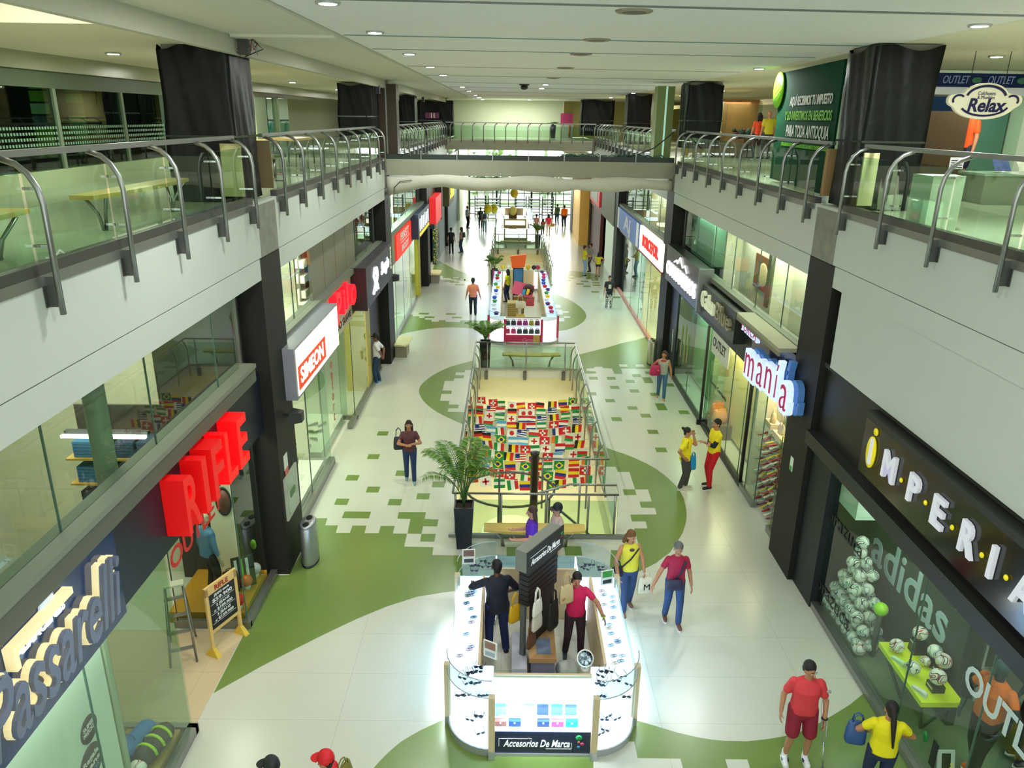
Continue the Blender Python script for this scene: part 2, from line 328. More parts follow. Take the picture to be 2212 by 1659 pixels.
# ground shop shells
GW = mat((206, 204, 178), .7)
b = MB(); b.box(-9.6, -9.4, -9, 70, 0, 5.84, GW); struct(b, 'wall_left'); b = MB(); b.box(10.6, 10.8, -9, 70, 0, 5.84, GW); struct(b, 'wall_right')
# ceiling lights
LENS = mat((255, 252, 244), .4, emit=60.0); RIM = mat((190, 194, 190), .4, .3)
proto = thing('ceiling_light', '', 'ceiling light')
MB().lathe([(.10, -.022), (.135, -.025), (.14, -.002), (.14, 0)], RIM, 20).build('trim_ring', proto); MB().lathe([(.098, -.024), (.098, -.004)], LENS, 20).build('lens', proto)
rows = [('left', -2.03, (9.32, 12.41, 16.5, 20.6, 24.57, 34.12, 39.45, 46.85, 52.2, 58)), ('right', 5.85, (10.47, 19.43, 30.63, 39.0, 47.67)), ('middle', 1.29, (30.52, 34.4, 56.9))]
first = True
for nm, x, ys in rows:
    for i, y in enumerate(ys):
        lb = 'round white ceiling downlight, %s from the front in the %s row' % (ORD[i], nm)
        z = 9.668
        o = proto if first else dup(proto); first = False
        o.location = (x, y, z); o['label'] = lb; o['group'] = 'round downlights in the ceiling'
        if y > 52: o.scale = (1.3, 1.3, 1.3)
for i, (x, y) in enumerate(((-2.03, 9.32), (-2.03, 16.5), (-2.03, 24.57), (-2.05, 34.12), (-2.05, 46.85), (5.85, 10.47), (5.85, 19.43), (5.8, 30.6), (5.7, 47.7), (1.3, 32.4), (1.3, 5.0), (1.3, 1.0))):
    area('downlight_beam', (x, y, 9.6), .45, 165, (.97, 1, .97))
for i, (x, y) in enumerate(((1.4, 9.66), (1.34, 13.1), (1.34, 15.98), (1.34, 20.35), (1.31, 25.5))):
    m = mat((150, 142, 124), .6); b = MB(); b.lathe([(.2, -.02), (.22, -.005), (.22, 0)], m, 20); b.lathe([(.12, -.028), (.14, -.02)], mat((110, 100, 84), .6), 20)
    solo(b, 'ceiling_vent', 'round beige air vent in the ceiling, %s from the front' % ORD[i], 'ceiling vent', 'round air vents', (x, y, 9.668))
b = MB(); b.ball((0, 0, -.1), (.14, .14, .1), mat((30, 30, 30), .2), 16, 8); b.lathe([(.19, -.04), (.19, 0)], mat((60, 60, 60), .5), 16)
solo(b, 'dome_camera', 'dark dome security camera hanging from the ceiling over the aisle', 'camera', None, (.5, 30.8, 9.668))
# pillars
PIL = mat((32, 32, 28), .55, spec=.25)
n = 0
for sx, XE, nm in ((1, XL, 'left'), (-1, XR, 'right')):
    for i, (y0, y1) in enumerate(PY):
        b = MB(); b.box(XE, XE-sx*1.15, y0, y1, 0, 6.17, PIL)
        if (nm, i) != ('left', 0): b.box(XE-sx*.35, XE-sx*1.2, y0-.7, y0, 0, 5.83, mat((20, 22, 22), .5))
        b.box(XE-sx*.34, XE-sx*.42, y0-.42, y0-.38, 3.2, 5.83, STEEL)
        b.box(XE+sx*.012, XE-sx*.11, y0+.12, y1-.05, 6.186, 7.05, mat((128, 130, 116), .9, bump=.8, bscale=14, vary=.35, vscale=5))
        n += 1; solo(b, 'pillar', 'black square pillar, %s from the front on the %s of the ground floor' % (ORD[i], nm), 'pillar', 'black pillars')
# railings
RG = glass((222, 238, 226), 1.2)
def railing(sx, XE, ys, label, ycap=None):
    y0, y1 = ys[0], ys[-1]
    t = thing('railing', label, 'railing', (0, 0, 0), 0, 'glass railings of the upper floor')
    hx = XE-sx*.2
    b = MB(); b.box(hx-.035, hx+.035, y0-.15, y1+.1, 8.105, 8.165, STEEL); b.build('handrail', t)
    for y in ys:
        b = MB(); b.tube([(XE+sx*.12, y, 6.73), (XE+sx*.12, y, 7.72), (XE+sx*.095, y, 7.86), (XE+sx*.03, y, 7.98), (XE-sx*.06, y, 8.06), (hx, y, 8.11)], .028, STEEL, 10)
        b.build('post', t)
        MB().box(XE+sx*.002, XE+sx*.11, y-.006, y+.006, 6.8, 7.08, DARKSTEEL).box(XE+sx*.002, XE+sx*.012, y-.05, y+.05, 6.8, 7.08, DARKSTEEL).build('bracket', t)
    for a, c in zip(ys[:-1], ys[1:]):
        g = MB().box(XE-sx*.03, XE-sx*.042, a+.03, c-.03, 7.2, 7.98, RG).build('glass_panel', t)
    for y in ys:
        for z in (7.35, 7.85): MB().box(XE+sx*.1, XE-sx*.06, y+.03, y+.05, z-.012, z+.012, CHROME).build('clamp', t)
    MB().box(XE-sx*.1, XE+sx*.015, y0-.2, y1+.15, 7.1, 7.2, DARKSTEEL).box(XE+sx*.002, XE+sx*.02, y0-.2, y1+.15, 7.0, 7.1, STEEL).build('base_channel', t)
railing(1, XL, [2.6, 4.0, 5.4, 6.84, 8.3, 9.73, 11.17, 12.59], 'glass and steel railing of the upper floor, nearest on the left')
railing(-1, XR, [2.6, 4.1, 5.5, 6.9, 8.35, 9.85, 11.3, 12.74], 'glass and steel railing of the upper floor, nearest on the right')
ysb = [14.3, 15.7, 17.2, 18.7, 20.2, 21.7, 23.25, 24.86, 26.0]
railing(1, XL, ysb, 'glass and steel railing on the left between the first black wrapped column and the bridge')
railing(-1, XR, ysb, 'glass and steel railing on the right between the green banner and the bridge')
ysc = [27.9, 29.3, 30.8, 32.3, 33.8, 35.3, 36.8, 38.3, 39.5]
railing(1, XL, ysc, 'glass and steel railing on the left just beyond the near bridge')
railing(-1, XR, ysc, 'glass and steel railing on the right just beyond the near bridge')
ysd = [41, 42.5, 44, 45.5, 47, 48.5, 50, 51.6]
railing(1, XL, ysd, 'glass and steel railing on the left next to the far bridge')
railing(-1, XR, ysd, 'glass and steel railing on the right next to the far bridge')
# near bridge beam with canvas
b = MB(); BC = mat((150, 150, 132), .85, vary=.12, vscale=1.2)
b.box(XL+.03, XR-.03, 26.6, 27.6, 6.6, 7.12, BC); struct(b, 'trim_5')
t = thing('bridge_edge', 'dark steel edge strip with green netting on top of the near bridge', 'edge strip')
MB().box(XL+.03, XR-.03, 26.62, 26.72, 7.12, 7.28, mat((36, 46, 40), .5)).build('strip', t)
b = MB()
for k in range(7): b.box(-3.0+k*1.2, -2.97+k*1.2, 26.6, 26.62, 7.1, 7.4, STEEL)
b.build('stud', t)
b = MB(); nt = mat((52, 96, 80), .8)
for k in range(60):
    x = 1.5+random.random()*3.4; b.tube([(x, 26.66, 7.27), (x+.2*random.random()+.05, 26.7, 7.33+.05*random.random()), (x+.35, 26.7, 7.27)], .012, nt, 4)
b.build('netting', t)
cv = mat((196, 194, 178), .8, vary=.06, vscale=2)
b = MB(); NX = 60; xs = [XL+.05+(XR-XL-.1)*i/NX for i in range(NX+1)]
def cz(x): 
    u = (x-XL)/(XR-XL); return 6.62-.16*math.sin(u*PI*1.0)*0-.10*abs(math.sin(u*PI*4.3+.4))-.12*math.sin(u*PI)+ (.35*max(0, .12-u)/.12*-1 if u < .12 else 0)
vs = []; fs = []
for x in xs:
    zt = 6.64+.05*math.sin((x)*2.1)-.05; zb = cz(x)-.30
    for (y, z) in ((26.56, zt), (26.53, (zt+zb)/2), (26.56, zb), (26.9, zb-.02), (27.6, zb+.05)): vs.append((x, y, z))
for i in range(NX):
    for k in range(4): fs.append((i*5+k, (i+1)*5+k, (i+1)*5+k+1, i*5+k+1))
b.add(vs, fs, cv, True)
o = b.build('canvas_sheet'); o['label'] = 'pale sagging canvas sheet hung under the near bridge'; o['category'] = 'canvas'
md = o.modifiers.new('s', 'SOLIDIFY'); md.thickness = .01
# far bridge
b = MB(); b.box(XL+.03, XR-.03, 52.1, 54.5, 6.45, 7.02, BC); struct(b, 'trim_6'); b = MB(); b.box(XL+.03, XR-.03, 52.2, 60, 6.95, 7.1, UF); struct(b, 'floor')
t = thing('railing', 'glass and steel railing crossing over the far bridge', 'railing', (0, 0, 0), 0, 'glass railings of the upper floor')
MB().box(XL, XR, 52.1, 52.2, 8.1, 8.16, STEEL).build('handrail', t)
for k in range(14): x = XL+.3+k*.72; MB().tube([(x, 52.1, 6.9), (x, 52.1, 7.9), (x+.08, 52.13, 8.04), (x+.18, 52.15, 8.1)], .03, STEEL, 6).build('post', t)
MB().box(XL+.1, XR-.1, 52.14, 52.16, 7.12, 7.95, RG).build('glass_panel', t)
area('window_daylight', (.8, 79.4, 4.6), 12, 2600, (.92, 1, .98), 5, (-PI/2, 0, 0))
# far gate, windows and outdoors
GT = mat((24, 44, 40), .5)
t = thing('gate', 'dark metal grille gate across the far entrance', 'gate', (0, 0, 0))
b = MB()
for x in [-3.7+k*.72 for k in range(15)]: b.box(x-.03, x+.03, 71.8, 71.86, 0, 3.3, GT)
for z in (.03, .7, 1.3, 1.9, 2.5, 3.28): b.box(-3.7, 6.4, 71.8, 71.86, z-.03, z+.03, GT)
b.build('grille', t)
for x in (-3.7, -1.2, 2.0, 3.9, 6.4): MB().box(x-.08, x+.08, 71.75, 71.9, 0, 3.4, GT).build('post', t)
b = MB(); fr = mat((150, 176, 150), .6)
for x in (-8, -5.2, -2.3, .6, 3.6, 6.6, 9.5): b.box(x-.14, x+.14, 79.9, 80.1, 0, 9, fr)
for z in (.1, 3.6, 5.6): b.box(-10, 11, 79.9, 80.05, z-.06, z+.06, fr)
struct(b, 'window_1')
b = MB(); b.box(-12, 12.9, 62, 84, 6.6, 6.8, CREAM); struct(b, 'ceiling')
b = MB(); b.box(-4.6, -4.3, 67, 84, 0, 6.6, CREAM); struct(b, 'wall_left')
for i, (x, y, z, r) in enumerate(((-6, 92, 2.4, 3.2), (-1.5, 95, 2.2, 2.6), (4.5, 93, 2.0, 2.4), (9, 95, 3, 3))):
    t = thing('tree', 'leafy green tree outside the far windows, %s from the left' % ORD[i], 'tree', (x, y, 0), 0, 'trees outside')
    b = MB(); lm = mat((120, 160, 70), .7); lm2 = mat((86, 128, 52), .7)
    for k in range(380):
        d = Vector((random.gauss(0, 1), random.gauss(0, 1), random.gauss(0, 1))).normalized()*r*(.5+.5*random.random()); c = Vector((0, 0, z))+d; a = random.random()*6.3; s_ = .28
        b.add([(c.x-s_, c.y, c.z), (c.x, c.y+s_*.4, c.z+s_*math.sin(a)), (c.x+s_, c.y, c.z+.1), (c.x, c.y-s_*.4, c.z-s_*.8)], [(0, 1, 2, 3)], random.choice((lm, lm2)))
    b.build('foliage', t); MB().tube([(0, 0, 0), (.1, 0, z)], [.25, .15], mat((90, 76, 56), .8)).build('trunk', t)
b = MB(); b.box(-30, 30, 84, 120, -.4, -.1, mat((190, 196, 180), .8)); struct(b, 'floor')
# ================= shopfronts =================
SG = glass((232, 243, 236), 1.0, .01); GE = mat((70, 96, 84), .3)
LEDGE = mat((118, 124, 108), .6); NAVY = mat((24, 31, 44), .4, spec=.4); BAND = mat((36, 38, 34), .5)
WD = mat((178, 140, 60), .55); wn = [10]
def window(panes, axis, c, name='window', frame=True, col=SG):
    """panes: list of (a0,a1,z0,z1) along the axis at coordinate c"""
    wn[0] += 1
    b = MB()
    for a0, a1, z0, z1 in panes:
        if axis == 'y': b.box(c-.012, c+.012, a0-.004, a0+.008, z0, z1, GE)
        else: b.box(a0-.004, a0+.008, c-.012, c+.012, z0, z1, GE)
    t = struct(b, 'window_%d' % wn[0])
    for a0, a1, z0, z1 in panes:
        g = MB()
        if axis == 'y': g.box(c-.005, c+.005, a0+.01, a1, z0, z1, col)
        else: g.box(a0+.01, a1, c-.005, c+.005, z0, z1, col)
        g.build('glass_pane', t)
    return t
tn = [10]
def trim(f):
    tn[0] += 1; b = MB(); f(b); return struct(b, 'trim_%d' % tn[0])
XGL, XGR = -4.5, 5.76
def lamp_in(x, y, z, p, col=(1, .97, .86), s=1.6, sy=3.0): area('shop_lamp', (x, y, z), s, p, col, sy)
# partitions between shops
pw = MB()
for y in (-2, 12.98, 17.7, 26.45, 33.4, 39.9, 46.5, 53.2, 60): pw.box(-9.4, -5.5 if y not in (17.7, 33.4, 46.5) else -5.0, y-.06, y+.06, 0, 5.82, GW)
struct(pw, 'wall_left')
pw = MB()
for y in (-2, 12.98, 17.0, 21.0, 26.45, 33.0, 39.9, 46.5, 53.2, 60): pw.box(5.95 if y in (17.0, 21.0, 33.0, 46.5) else 6.8, 10.6, y-.06, y+.06, 0, 5.82, GW)
struct(pw, 'wall_right')
# ---- left bay 1
trim(lambda b: b.box(-4.64, -4.30, -3, 12.42, 4.40, 4.47, LEDGE).box(-4.46, -4.32, -3, 12.42, 4.16, 4.398, mat((88, 92, 78), .6)))
trim(lambda b: b.box(-4.55, -4.42, 7.45, 12.84, 3.06, 4.158, NAVY))
window([(y, y+2.2, 4.47, 5.81) for y in (-2, .2, 2.4, 4.6, 6.8, 9.0)]+[(11.2, 12.15, 4.47, 5.81)], 'y', -4.5)
t = thing('shop_sign', 'dark blue shop sign with big cream edged script lettering Passarelli', 'sign')
GB = mat((26, 52, 96), .12, spec=.8, vary=.4, vscale=1.2)
MB().box(-4.56, -4.36, 2.0, 7.45, 3.05, 4.155, GB).build('sign_board', t)
CRL = mat((236, 222, 170), .5, emit=.55); CG = mat((104, 112, 134), .4)
b = MB(); M = FR((-4.34, 6.05, 3.58), *LW)
b.text('Passarelli', M, .98, CG, .10, 2.3, 'CENTER', .4, .008, back=CRL, backoff=.014); b.build('script_lettering', t)
b = MB(); b.text('ALMACENES', FR((-4.34, 5.98, 3.93), *LW), .13, mat((240, 240, 230), .5, emit=.6), .02, .78, 'CENTER', 0, .004)
b.box(-4.35, -4.25, 5.52, 6.42, 4.02, 4.09, CRL).box(-4.35, -4.25, 5.47, 5.53, 3.86, 4.09, CRL); b.build('small_lettering', t)
b = MB(); b.lathe([(0, .02), (.09, .02), (.13, 0)], mat((200, 214, 240), .2, emit=.3), 20, FR((-4.35, 6.15, 4.1), (0, 1, 0), (0, 0, 1))); b.build('photo_detail', t)
RED = mat((240, 8, 12), .45, emit=.75); RED2 = mat((190, 12, 14), .5, emit=.1)
t = thing('shop_sign', 'deep extruded red block letters RIFLE on the dark fascia', 'sign')
for i, (ch, y) in enumerate(zip('RIFLE', (8.95, 9.45, 9.9, 10.42, 10.95))):
    b = MB(); b.text(ch, FR((-4.42, y, 3.62), *LW), 1.12, RED if i > 2 else mat((225, 10, 14), .45, emit=.3), .3, (.44, .16, .40, .40, .42)[i], 'CENTER', 0, .02); b.build('letter', t)
trim(lambda b: b.box(-5.75, -4.43, 11.16, 11.26, 0, .14, STEEL).box(-4.56, -4.43, 11.2, 12.84, 0, .12, STEEL).box(-4.56, -4.43, -2, 8.82, 0, .14, STEEL).box(-5.5, -4.43, 8.74, 8.84, 0, .14, STEEL))
window([(11.22, 12.3, .12, 3.06)], 'y', -4.5); window([(-5.7, -4.52, .14, 3.06)], 'x', 11.2)
window([(a, a+2.1, .14, 3.06) for a in (0.4, 2.5, 4.6)]+[(6.7, 8.78, .14, 3.06)], 'y', -4.5); window([(-5.5, -4.52, .14, 3.06)], 'x', 8.78)
b = MB(); b.text('OUTLET', FR((-4.485, 9.8, 2.78), *LW), .42, mat((206, 24, 22), .5), .004, 1.9, 'CENTER', 0, .008)
solo(b, 'window_lettering', 'red OUTLET lettering on the glass below the red block letters', 'lettering')
t = thing('display_platform', 'ochre wooden display platform behind the corner glass of the left shop', 'platform'); MB().box(-5.9, -4.58, 11.32, 12.66, 0.0, .22, mat((186, 132, 22), .5)).build('platform', t)
# black slatted inner wall and white door panel
trim(lambda b: b.box(-6.2, -4.62, 12.72, 12.84, 0, 5.8, mat((26, 28, 26), .5)))
t = thing('partition_board', 'white free standing wall panel with a round photo inside the left corner shop', 'panel')
MB().box(-5.5, -5.05, 12.56, 12.64, .22, 3.05, mat((222, 216, 188), .5)).build('panel', t)
b = MB(); M = Matrix.Translation((-5.2, 12.55, 1.75))@Matrix.Rotation(PI/2, 4, 'X'); b.lathe([(0, .012), (.15, .012), (.15, 0)], mat((140, 90, 84), .5, vary=.5), 24, M, .8, 1.6); b.lathe([(.15, 0), (.15, .016), (.185, .016), (.185, 0)], mat((30, 40, 36), .5), 24, M, .8, 1.6); b.build('round_photo', t)
b = MB(); b.lathe([(0, .01), (.07, .01), (.07, 0)], mat((130, 190, 40), .5), 20, Matrix.Translation((-4.8, 12.715, .75))@Matrix.Rotation(PI/2, 4, 'X'), .8, 1.5); solo(b, 'sticker', 'small green round sticker on the black wall by the ochre platform', 'sticker')
# passarelli window back panel with stickers
t = thing('promotion_board', 'white display panel with brown SUPER PRECIOS and Regala Jeans stickers in the left window', 'panel')
MB().box(-4.88, -4.82, 3.2, 7.55, .0, 3.0, mat((226, 232, 214), .5)).build('panel', t)
DKB = mat((72, 58, 60), .5); PALE = mat((222, 214, 210), .5)
for (y, z, r, l1, l2, l3) in ((7.05, 1.72, .17, 'SUPER', 'PRECIOS', ''), (6.97, 1.3, .23, 'Regala', 'Jeans', 'LEVIS')):
    b = MB(); M = Matrix.Translation((-4.819, y, z))@Matrix.Rotation(PI/2, 4, 'Y'); b.lathe([(0, .006), (r, .006), (r, 0)], DKB, 28, M)
    b.text(l1, FR((-4.812, y, z+r*.3), *LW), r*.42, PALE, .004, r*1.4, bold=.002); b.text(l2, FR((-4.812, y, z-r*.12), *LW), r*.42, PALE, .004, r*1.5, bold=.002)
    if l3: b.text(l3, FR((-4.812, y, z-r*.5), *LW), r*.36, mat((90, 160, 200), .5), .004, r*1.1)
    b.build('sticker', t)
trim(lambda b: b.box(-5.4, -4.8, 7.6, 7.68, 0, 3.05, mat((170, 180, 150), .5)))
t = thing('display_platform', 'ochre display shelf at the foot of the near left window', 'platform'); MB().box(-5.38, -4.62, 7.72, 8.68, .0, .16, mat((168, 140, 50), .5)).build('platform', t)
lamp_in(-6.8, 5, 5.0, 150, (.9, 1, .92)); lamp_in(-6.8, 10.5, 5.6, 150, (1, .93, .78)); lamp_in(-4.67, 6.6, 3.02, 26, (.9, 1, .95), .2, 2.6); lamp_in(-5.2, 11.9, 3.6, 30, (1, .95, .8), .6, 1.0)
# interior floor strip of beige tiles
b = MB(); b.box(-9.4, -4.52, 8.9, 11.1, 0, .006, floor_mat((200, 180, 146))); b.box(-9.4, -5.6, 2, 8.9, 0, .006, floor_mat((196, 184, 150))); struct(b, 'floor')
# mezzanine stock shelving in left bay 1
t = thing('shelf_unit', 'wooden shelving with stacked blue jeans under a white strip light, upper left shop window', 'shelf')
b = MB()
for z in (2.9, 3.3, 3.7): b.box(-6.4, -5.1, 10.1, 10.55, z, z+.03, WD)
b.box(-6.42, -5.08, 10.56, 10.6, 2.6, 4.4, mat((60, 50, 40), .7)); b.build('shelf_board', t)
lt = MB().box(-6.35, -5.15, 10.0, 10.06, 4.1, 4.14, mat((250, 250, 240), .4, emit=9)).build('strip_light', t); MB().box(-6.35, -5.15, 10.1, 10.18, 4.12, 4.17, BLACK).build('lamp_rail', t)
for z in (2.935, 3.335, 3.735):
    for k in range(4):
        b = MB(); c = mat(random.choice(((40, 62, 92), (30, 36, 46), (60, 110, 150), (26, 50, 84))), .8)
        for j in range(5): b.box(-6.3+k*.31, -6.04+k*.31, 10.15, 10.5, z+j*.05, z+j*.05+.042, c)
        solo(b, 'folded_jeans', 'folded jeans stack in the upper left window, %s shelf up, %s from left' % (ORD[int((z-2.9)/.4+.01)], ORD[k]), 'jeans', 'folded jeans stacks')
t = thing('inner_column', 'grey green round column inside the upper window of the left shop', 'column'); MB().tube([(-4.85, 8.4, 3.0), (-4.85, 8.4, 5.84)], .13, mat((120, 132, 112), .5), 14).build('shaft', t)
trim(lambda b: b.box(-9.4, -4.6, -2, 8.2, 3.1, 3.3, mat((110, 118, 100), .7)))
# ---- left bay 2
trim(lambda b: b.box(-4.62, -4.34, 14, 26.28, 4.30, 4.44, LEDGE).box(-4.55, -4.45, 14, 21.2, 3.0, 4.3, mat((196, 190, 166), .6)).box(-4.55, -4.45, 21.2, 26.28, 3.1, 4.3, mat((60, 50, 44), .6)))
window([(14.02, 15.6, 4.44, 5.81), (15.6, 17.2, 4.44, 5.81), (22.4, 24, 4.44, 5.81), (24, 25.2, 4.44, 5.81)], 'y', -4.5)
trim(lambda b: [b.box(-4.56, -4.5, y, y+1.24, 4.44, 5.81, mat((124, 120, 100), .5)) for y in (17.22, 18.5, 19.78, 21.06)])
t = thing('shop_sign', 'glowing white light box sign with SIMEON in white on red', 'sign')
MB().box(-4.45, -3.99, 13.62, 17.35, 3.34, 4.36, mat((150, 152, 160), .4, .3)).build('box', t)
MB().box(-3.995, -3.975, 13.72, 17.27, 3.4, 4.31, mat((255, 250, 226), .5, emit=1.5)).build('light_panel', t)
b = MB(); b.box(-3.975, -3.968, 13.74, 15.95, 3.5, 3.97, mat((214, 62, 26), .5, emit=.7)); b.text('SIMEON', FR((-3.968, 14.82, 3.73), *LW), .42, mat((255, 250, 236), .5, emit=1.3), .006, 1.85, 'CENTER', 0, .012); b.build('lettering', t)
t = thing('shop_sign', 'glowing red extruded letters Pilo above CALZADO SUAVE', 'sign')
for i, (ch, y, z, s_) in enumerate((('P', 18.75, 3.86, 1.1), ('i', 19.4, 3.9, .9), ('l', 19.8, 3.95, .95), ('o', 20.6, 3.92, 1.1))):
    b = MB(); b.text(ch, FR((-4.45, y, z), *LW), s_, mat((255, 20, 40), .5, emit=1.1), .2, (.55, .2, .2, .75)[i], 'CENTER', 0, .03); b.build('letter', t)
b = MB(); b.text('CALZADO SUAVE', FR((-4.449, 19.5, 3.22), *LW), .26, mat((70, 40, 36), .6), .01, 3.0, 'CENTER', 0, .004); b.build('small_lettering', t)
t = thing('shop_sign', 'dark projecting shop sign with a white glowing emblem, beside the second left pillar', 'sign')
MB().box(-4.45, -4.02, 21.3, 26.2, 3.25, 4.42, mat((70, 66, 72), .5)).build('box', t); MB().box(-4.45, -4.01, 21.22, 21.3, 3.22, 4.44, mat((44, 20, 26), .5)).build('end_cap', t)
NW = mat((232, 240, 255), .4, emit=1.4)
b = MB()
for pts in ([(22.2, 3.5), (22.6, 3.75), (22.35, 4.0), (22.55, 4.2), (22.9, 4.15), (22.95, 3.9), (22.7, 3.7), (23.0, 3.5)], [(22.6, 3.5), (22.7, 3.8), (22.95, 3.6)], [(22.55, 4.05), (22.75, 4.1)]): b.tube([(-3.99, y, z) for y, z in pts], .045, NW, 6)
b.build('emblem', t); b = MB(); b.text('Sergio', FR((-4.01, 24.5, 3.92), *LW), .52, NW, .03, 1.6, 'CENTER', .3, .015); b.build('lettering', t)
b = MB(); b.text('CALZADO', FR((-4.01, 25.75, 3.95), (0, 0, -1), (0, 1, 0)), .2, mat((214, 220, 190), .5, emit=.4), .02, .75); b.build('small_lettering', t)
trim(lambda b: b.box(-4.56, -4.42, 14, 17.9, 0, .2, STEEL).box(-4.56, -4.42, 20.2, 25.6, 0, .14, STEEL).box(-5.4, -4.42, 17.86, 17.96, 0, .12, STEEL).box(-5.4, -4.42, 20.9, 21.0, 0, .12, STEEL))
window([(14.02, 15.9, .2, 3.0), (15.9, 17.88, .2, 3.0)], 'y', -4.5); window([(18.0, 20.9, .14, 3.0)], 'y', -4.7); window([(21.0, 23.2, .14, 3.0)], 'y', -4.5); window([(-5.5, -4.52, .14, 3.0)], 'x', 20.95); window([(-5.5, -4.52, .14, 3.0)], 'x', 17.92)
b = MB()
for i, ch in enumerate('confort'): b.text(ch, FR((-4.69, 19.3, 2.55-i*.3), *LW), .4, mat((178, 92, 78), .6), .004, None, 'CENTER', 0, .006)
solo(b, 'window_lettering', 'vertical faded red lettering confort on the glass left of the man in white', 'lettering')
trim(lambda b: b.box(-5.2, -4.5, 23.4, 24.1, 0, 3.1, mat((190, 176, 96), .5)).box(-5.2, -4.55, 24.1, 26.28, 0, 3.1, mat((44, 36, 26), .5)))
t = thing('display_platform', 'white low display platform with shoes behind the first glass beyond the near left pillar', 'platform'); MB().box(-5.6, -4.62, 14.1, 17.55, .0, .26, mat((232, 230, 216), .5)).build('platform', t)
t = thing('display_platform', 'white low display platform with shoes behind the glass with vertical lettering', 'platform'); MB().box(-5.8, -4.8, 18.1, 20.8, .0, .22, mat((232, 230, 216), .5)).build('platform', t)
lamp_in(-6.6, 16, 4.6, 260); lamp_in(-6.6, 21, 4.6, 260, (1, .95, .7)); lamp_in(-7, 24.5, 5.6, 60)
# ---- left bay 3, 4
trim(lambda b: b.box(-4.62, -4.34, 27.5, 39.68, 4.26, 4.42, LEDGE).box(-4.55, -4.45, 27.5, 39.68, 3.05, 4.26, mat((150, 150, 124), .6)))
window([(y, y+2, 4.42, 5.81) for y in (27.52, 29.52, 31.52, 33.52)]+[(35.52, 37.9, 4.42, 5.81)], 'y', -4.5)
t = thing('shop_sign', 'square red sign with white lettering beyond the second left pillar', 'sign')
MB().box(-4.46, -4.38, 29.8, 34.4, 3.1, 4.1, mat((226, 44, 24), .5, emit=.8)).build('panel', t)
b = MB(); b.text('FIRST', FR((-4.375, 32.2, 3.84), *LW), .42, WHITE, .01, 2.6, bold=.01); b.box(-4.38, -4.37, 31, 33.8, 3.6, 3.63, WHITE); b.text('BODY', FR((-4.375, 32.3, 3.36), *LW), .34, WHITE, .01, 2.2, bold=.01); b.build('lettering', t)
t = thing('shop_sign', 'dark blue lit sign with white streaks and a yellow bar before the third left pillar', 'sign')
MB().box(-4.46, -4.1, 34.8, 39.6, 3.2, 4.3, mat((40, 56, 84), .4)).build('box', t)
b = MB()
for k in range(6): b.box(-4.1, -4.08, 35.3+k*.7, 35.6+k*.7, 3.5, 4.05+.05*(k % 2), mat((226, 236, 244), .4, emit=1.0))
b.build('lettering', t); MB().box(-4.1, -4.07, 35.2, 39.3, 3.28, 3.4, mat((236, 206, 30), .5, emit=.7)).build('yellow_bar', t)
window([(y, y+2.3, .14, 3.05) for y in (27.6, 29.9, 32.2, 34.5)], 'y', -4.5)
trim(lambda b: b.box(-4.56, -4.42, 27.5, 36.9, 0, .14, STEEL).box(-5.0, -4.4, 37.0, 37.8, 0, 3.1, mat((170, 158, 40), .5)))
MINT = mat((196, 226, 196), .5)
trim(lambda b: b.box(-6.3, -6.2, 28, 36.8, .0, 5.7, MINT))
lamp_in(-5.4, 32, 5.6, 600, (.86, 1, .9), 1.2, 6)
trim(lambda b: b.box(-4.5, -4.25, 40.85, 53, 3.2, 5.8, mat((96, 84, 52), .6)).box(-4.6, -4.4, 46, 53, 0, 3.2, mat((20, 52, 44), .5)))
t = thing('shop_sign', 'dark projecting sign with yellow symbol lettering on the far left', 'sign'); MB().box(-4.25, -3.6, 46.5, 50.5, 3.4, 4.7, mat((90, 84, 50), .6)).build('box', t)
b = MB(); b.text('Soho', FR((-3.59, 48.5, 4.1), *LW), 1.0, mat((240, 200, 20), .5, emit=1.2), .03, 3, bold=.02, shear=.4); b.build('lettering', t)
t = thing('shop_sign', 'narrow red and white lit sign beyond the third left pillar', 'sign'); MB().box(-4.25, -3.9, 41.2, 44.5, 3.0, 4.4, mat((220, 40, 40), .5, emit=.7)).build('box', t); MB().box(-4.25, -3.88, 44.5, 45.2, 2.9, 5.0, mat((16, 28, 32), .5)).build('end_cap', t)
b = MB()
for k in range(90): a = random.random()*2.8; b.ball((-4.35+.12*math.sin(k), 45.4+.12*math.cos(k*2.1), .15+a), .035, mat(random.choice(((190, 190, 60), (90, 130, 50), (200, 170, 90))), .5), 5, 4)
solo(b, 'garland', 'tall green and gold garland column standing by the far left shop', 'garland')
lamp_in(-6.6, 43.5, 5.6, 300); lamp_in(-6.6, 57, 5.6, 300)
trim(lambda b: b.box(-4.55, -4.4, 54.1, 67, 3.1, 5.82, mat((60, 78, 66), .6)).box(-4.6, -4.5, 54.1, 67, 0, 3.1, mat((30, 60, 50), .5)))
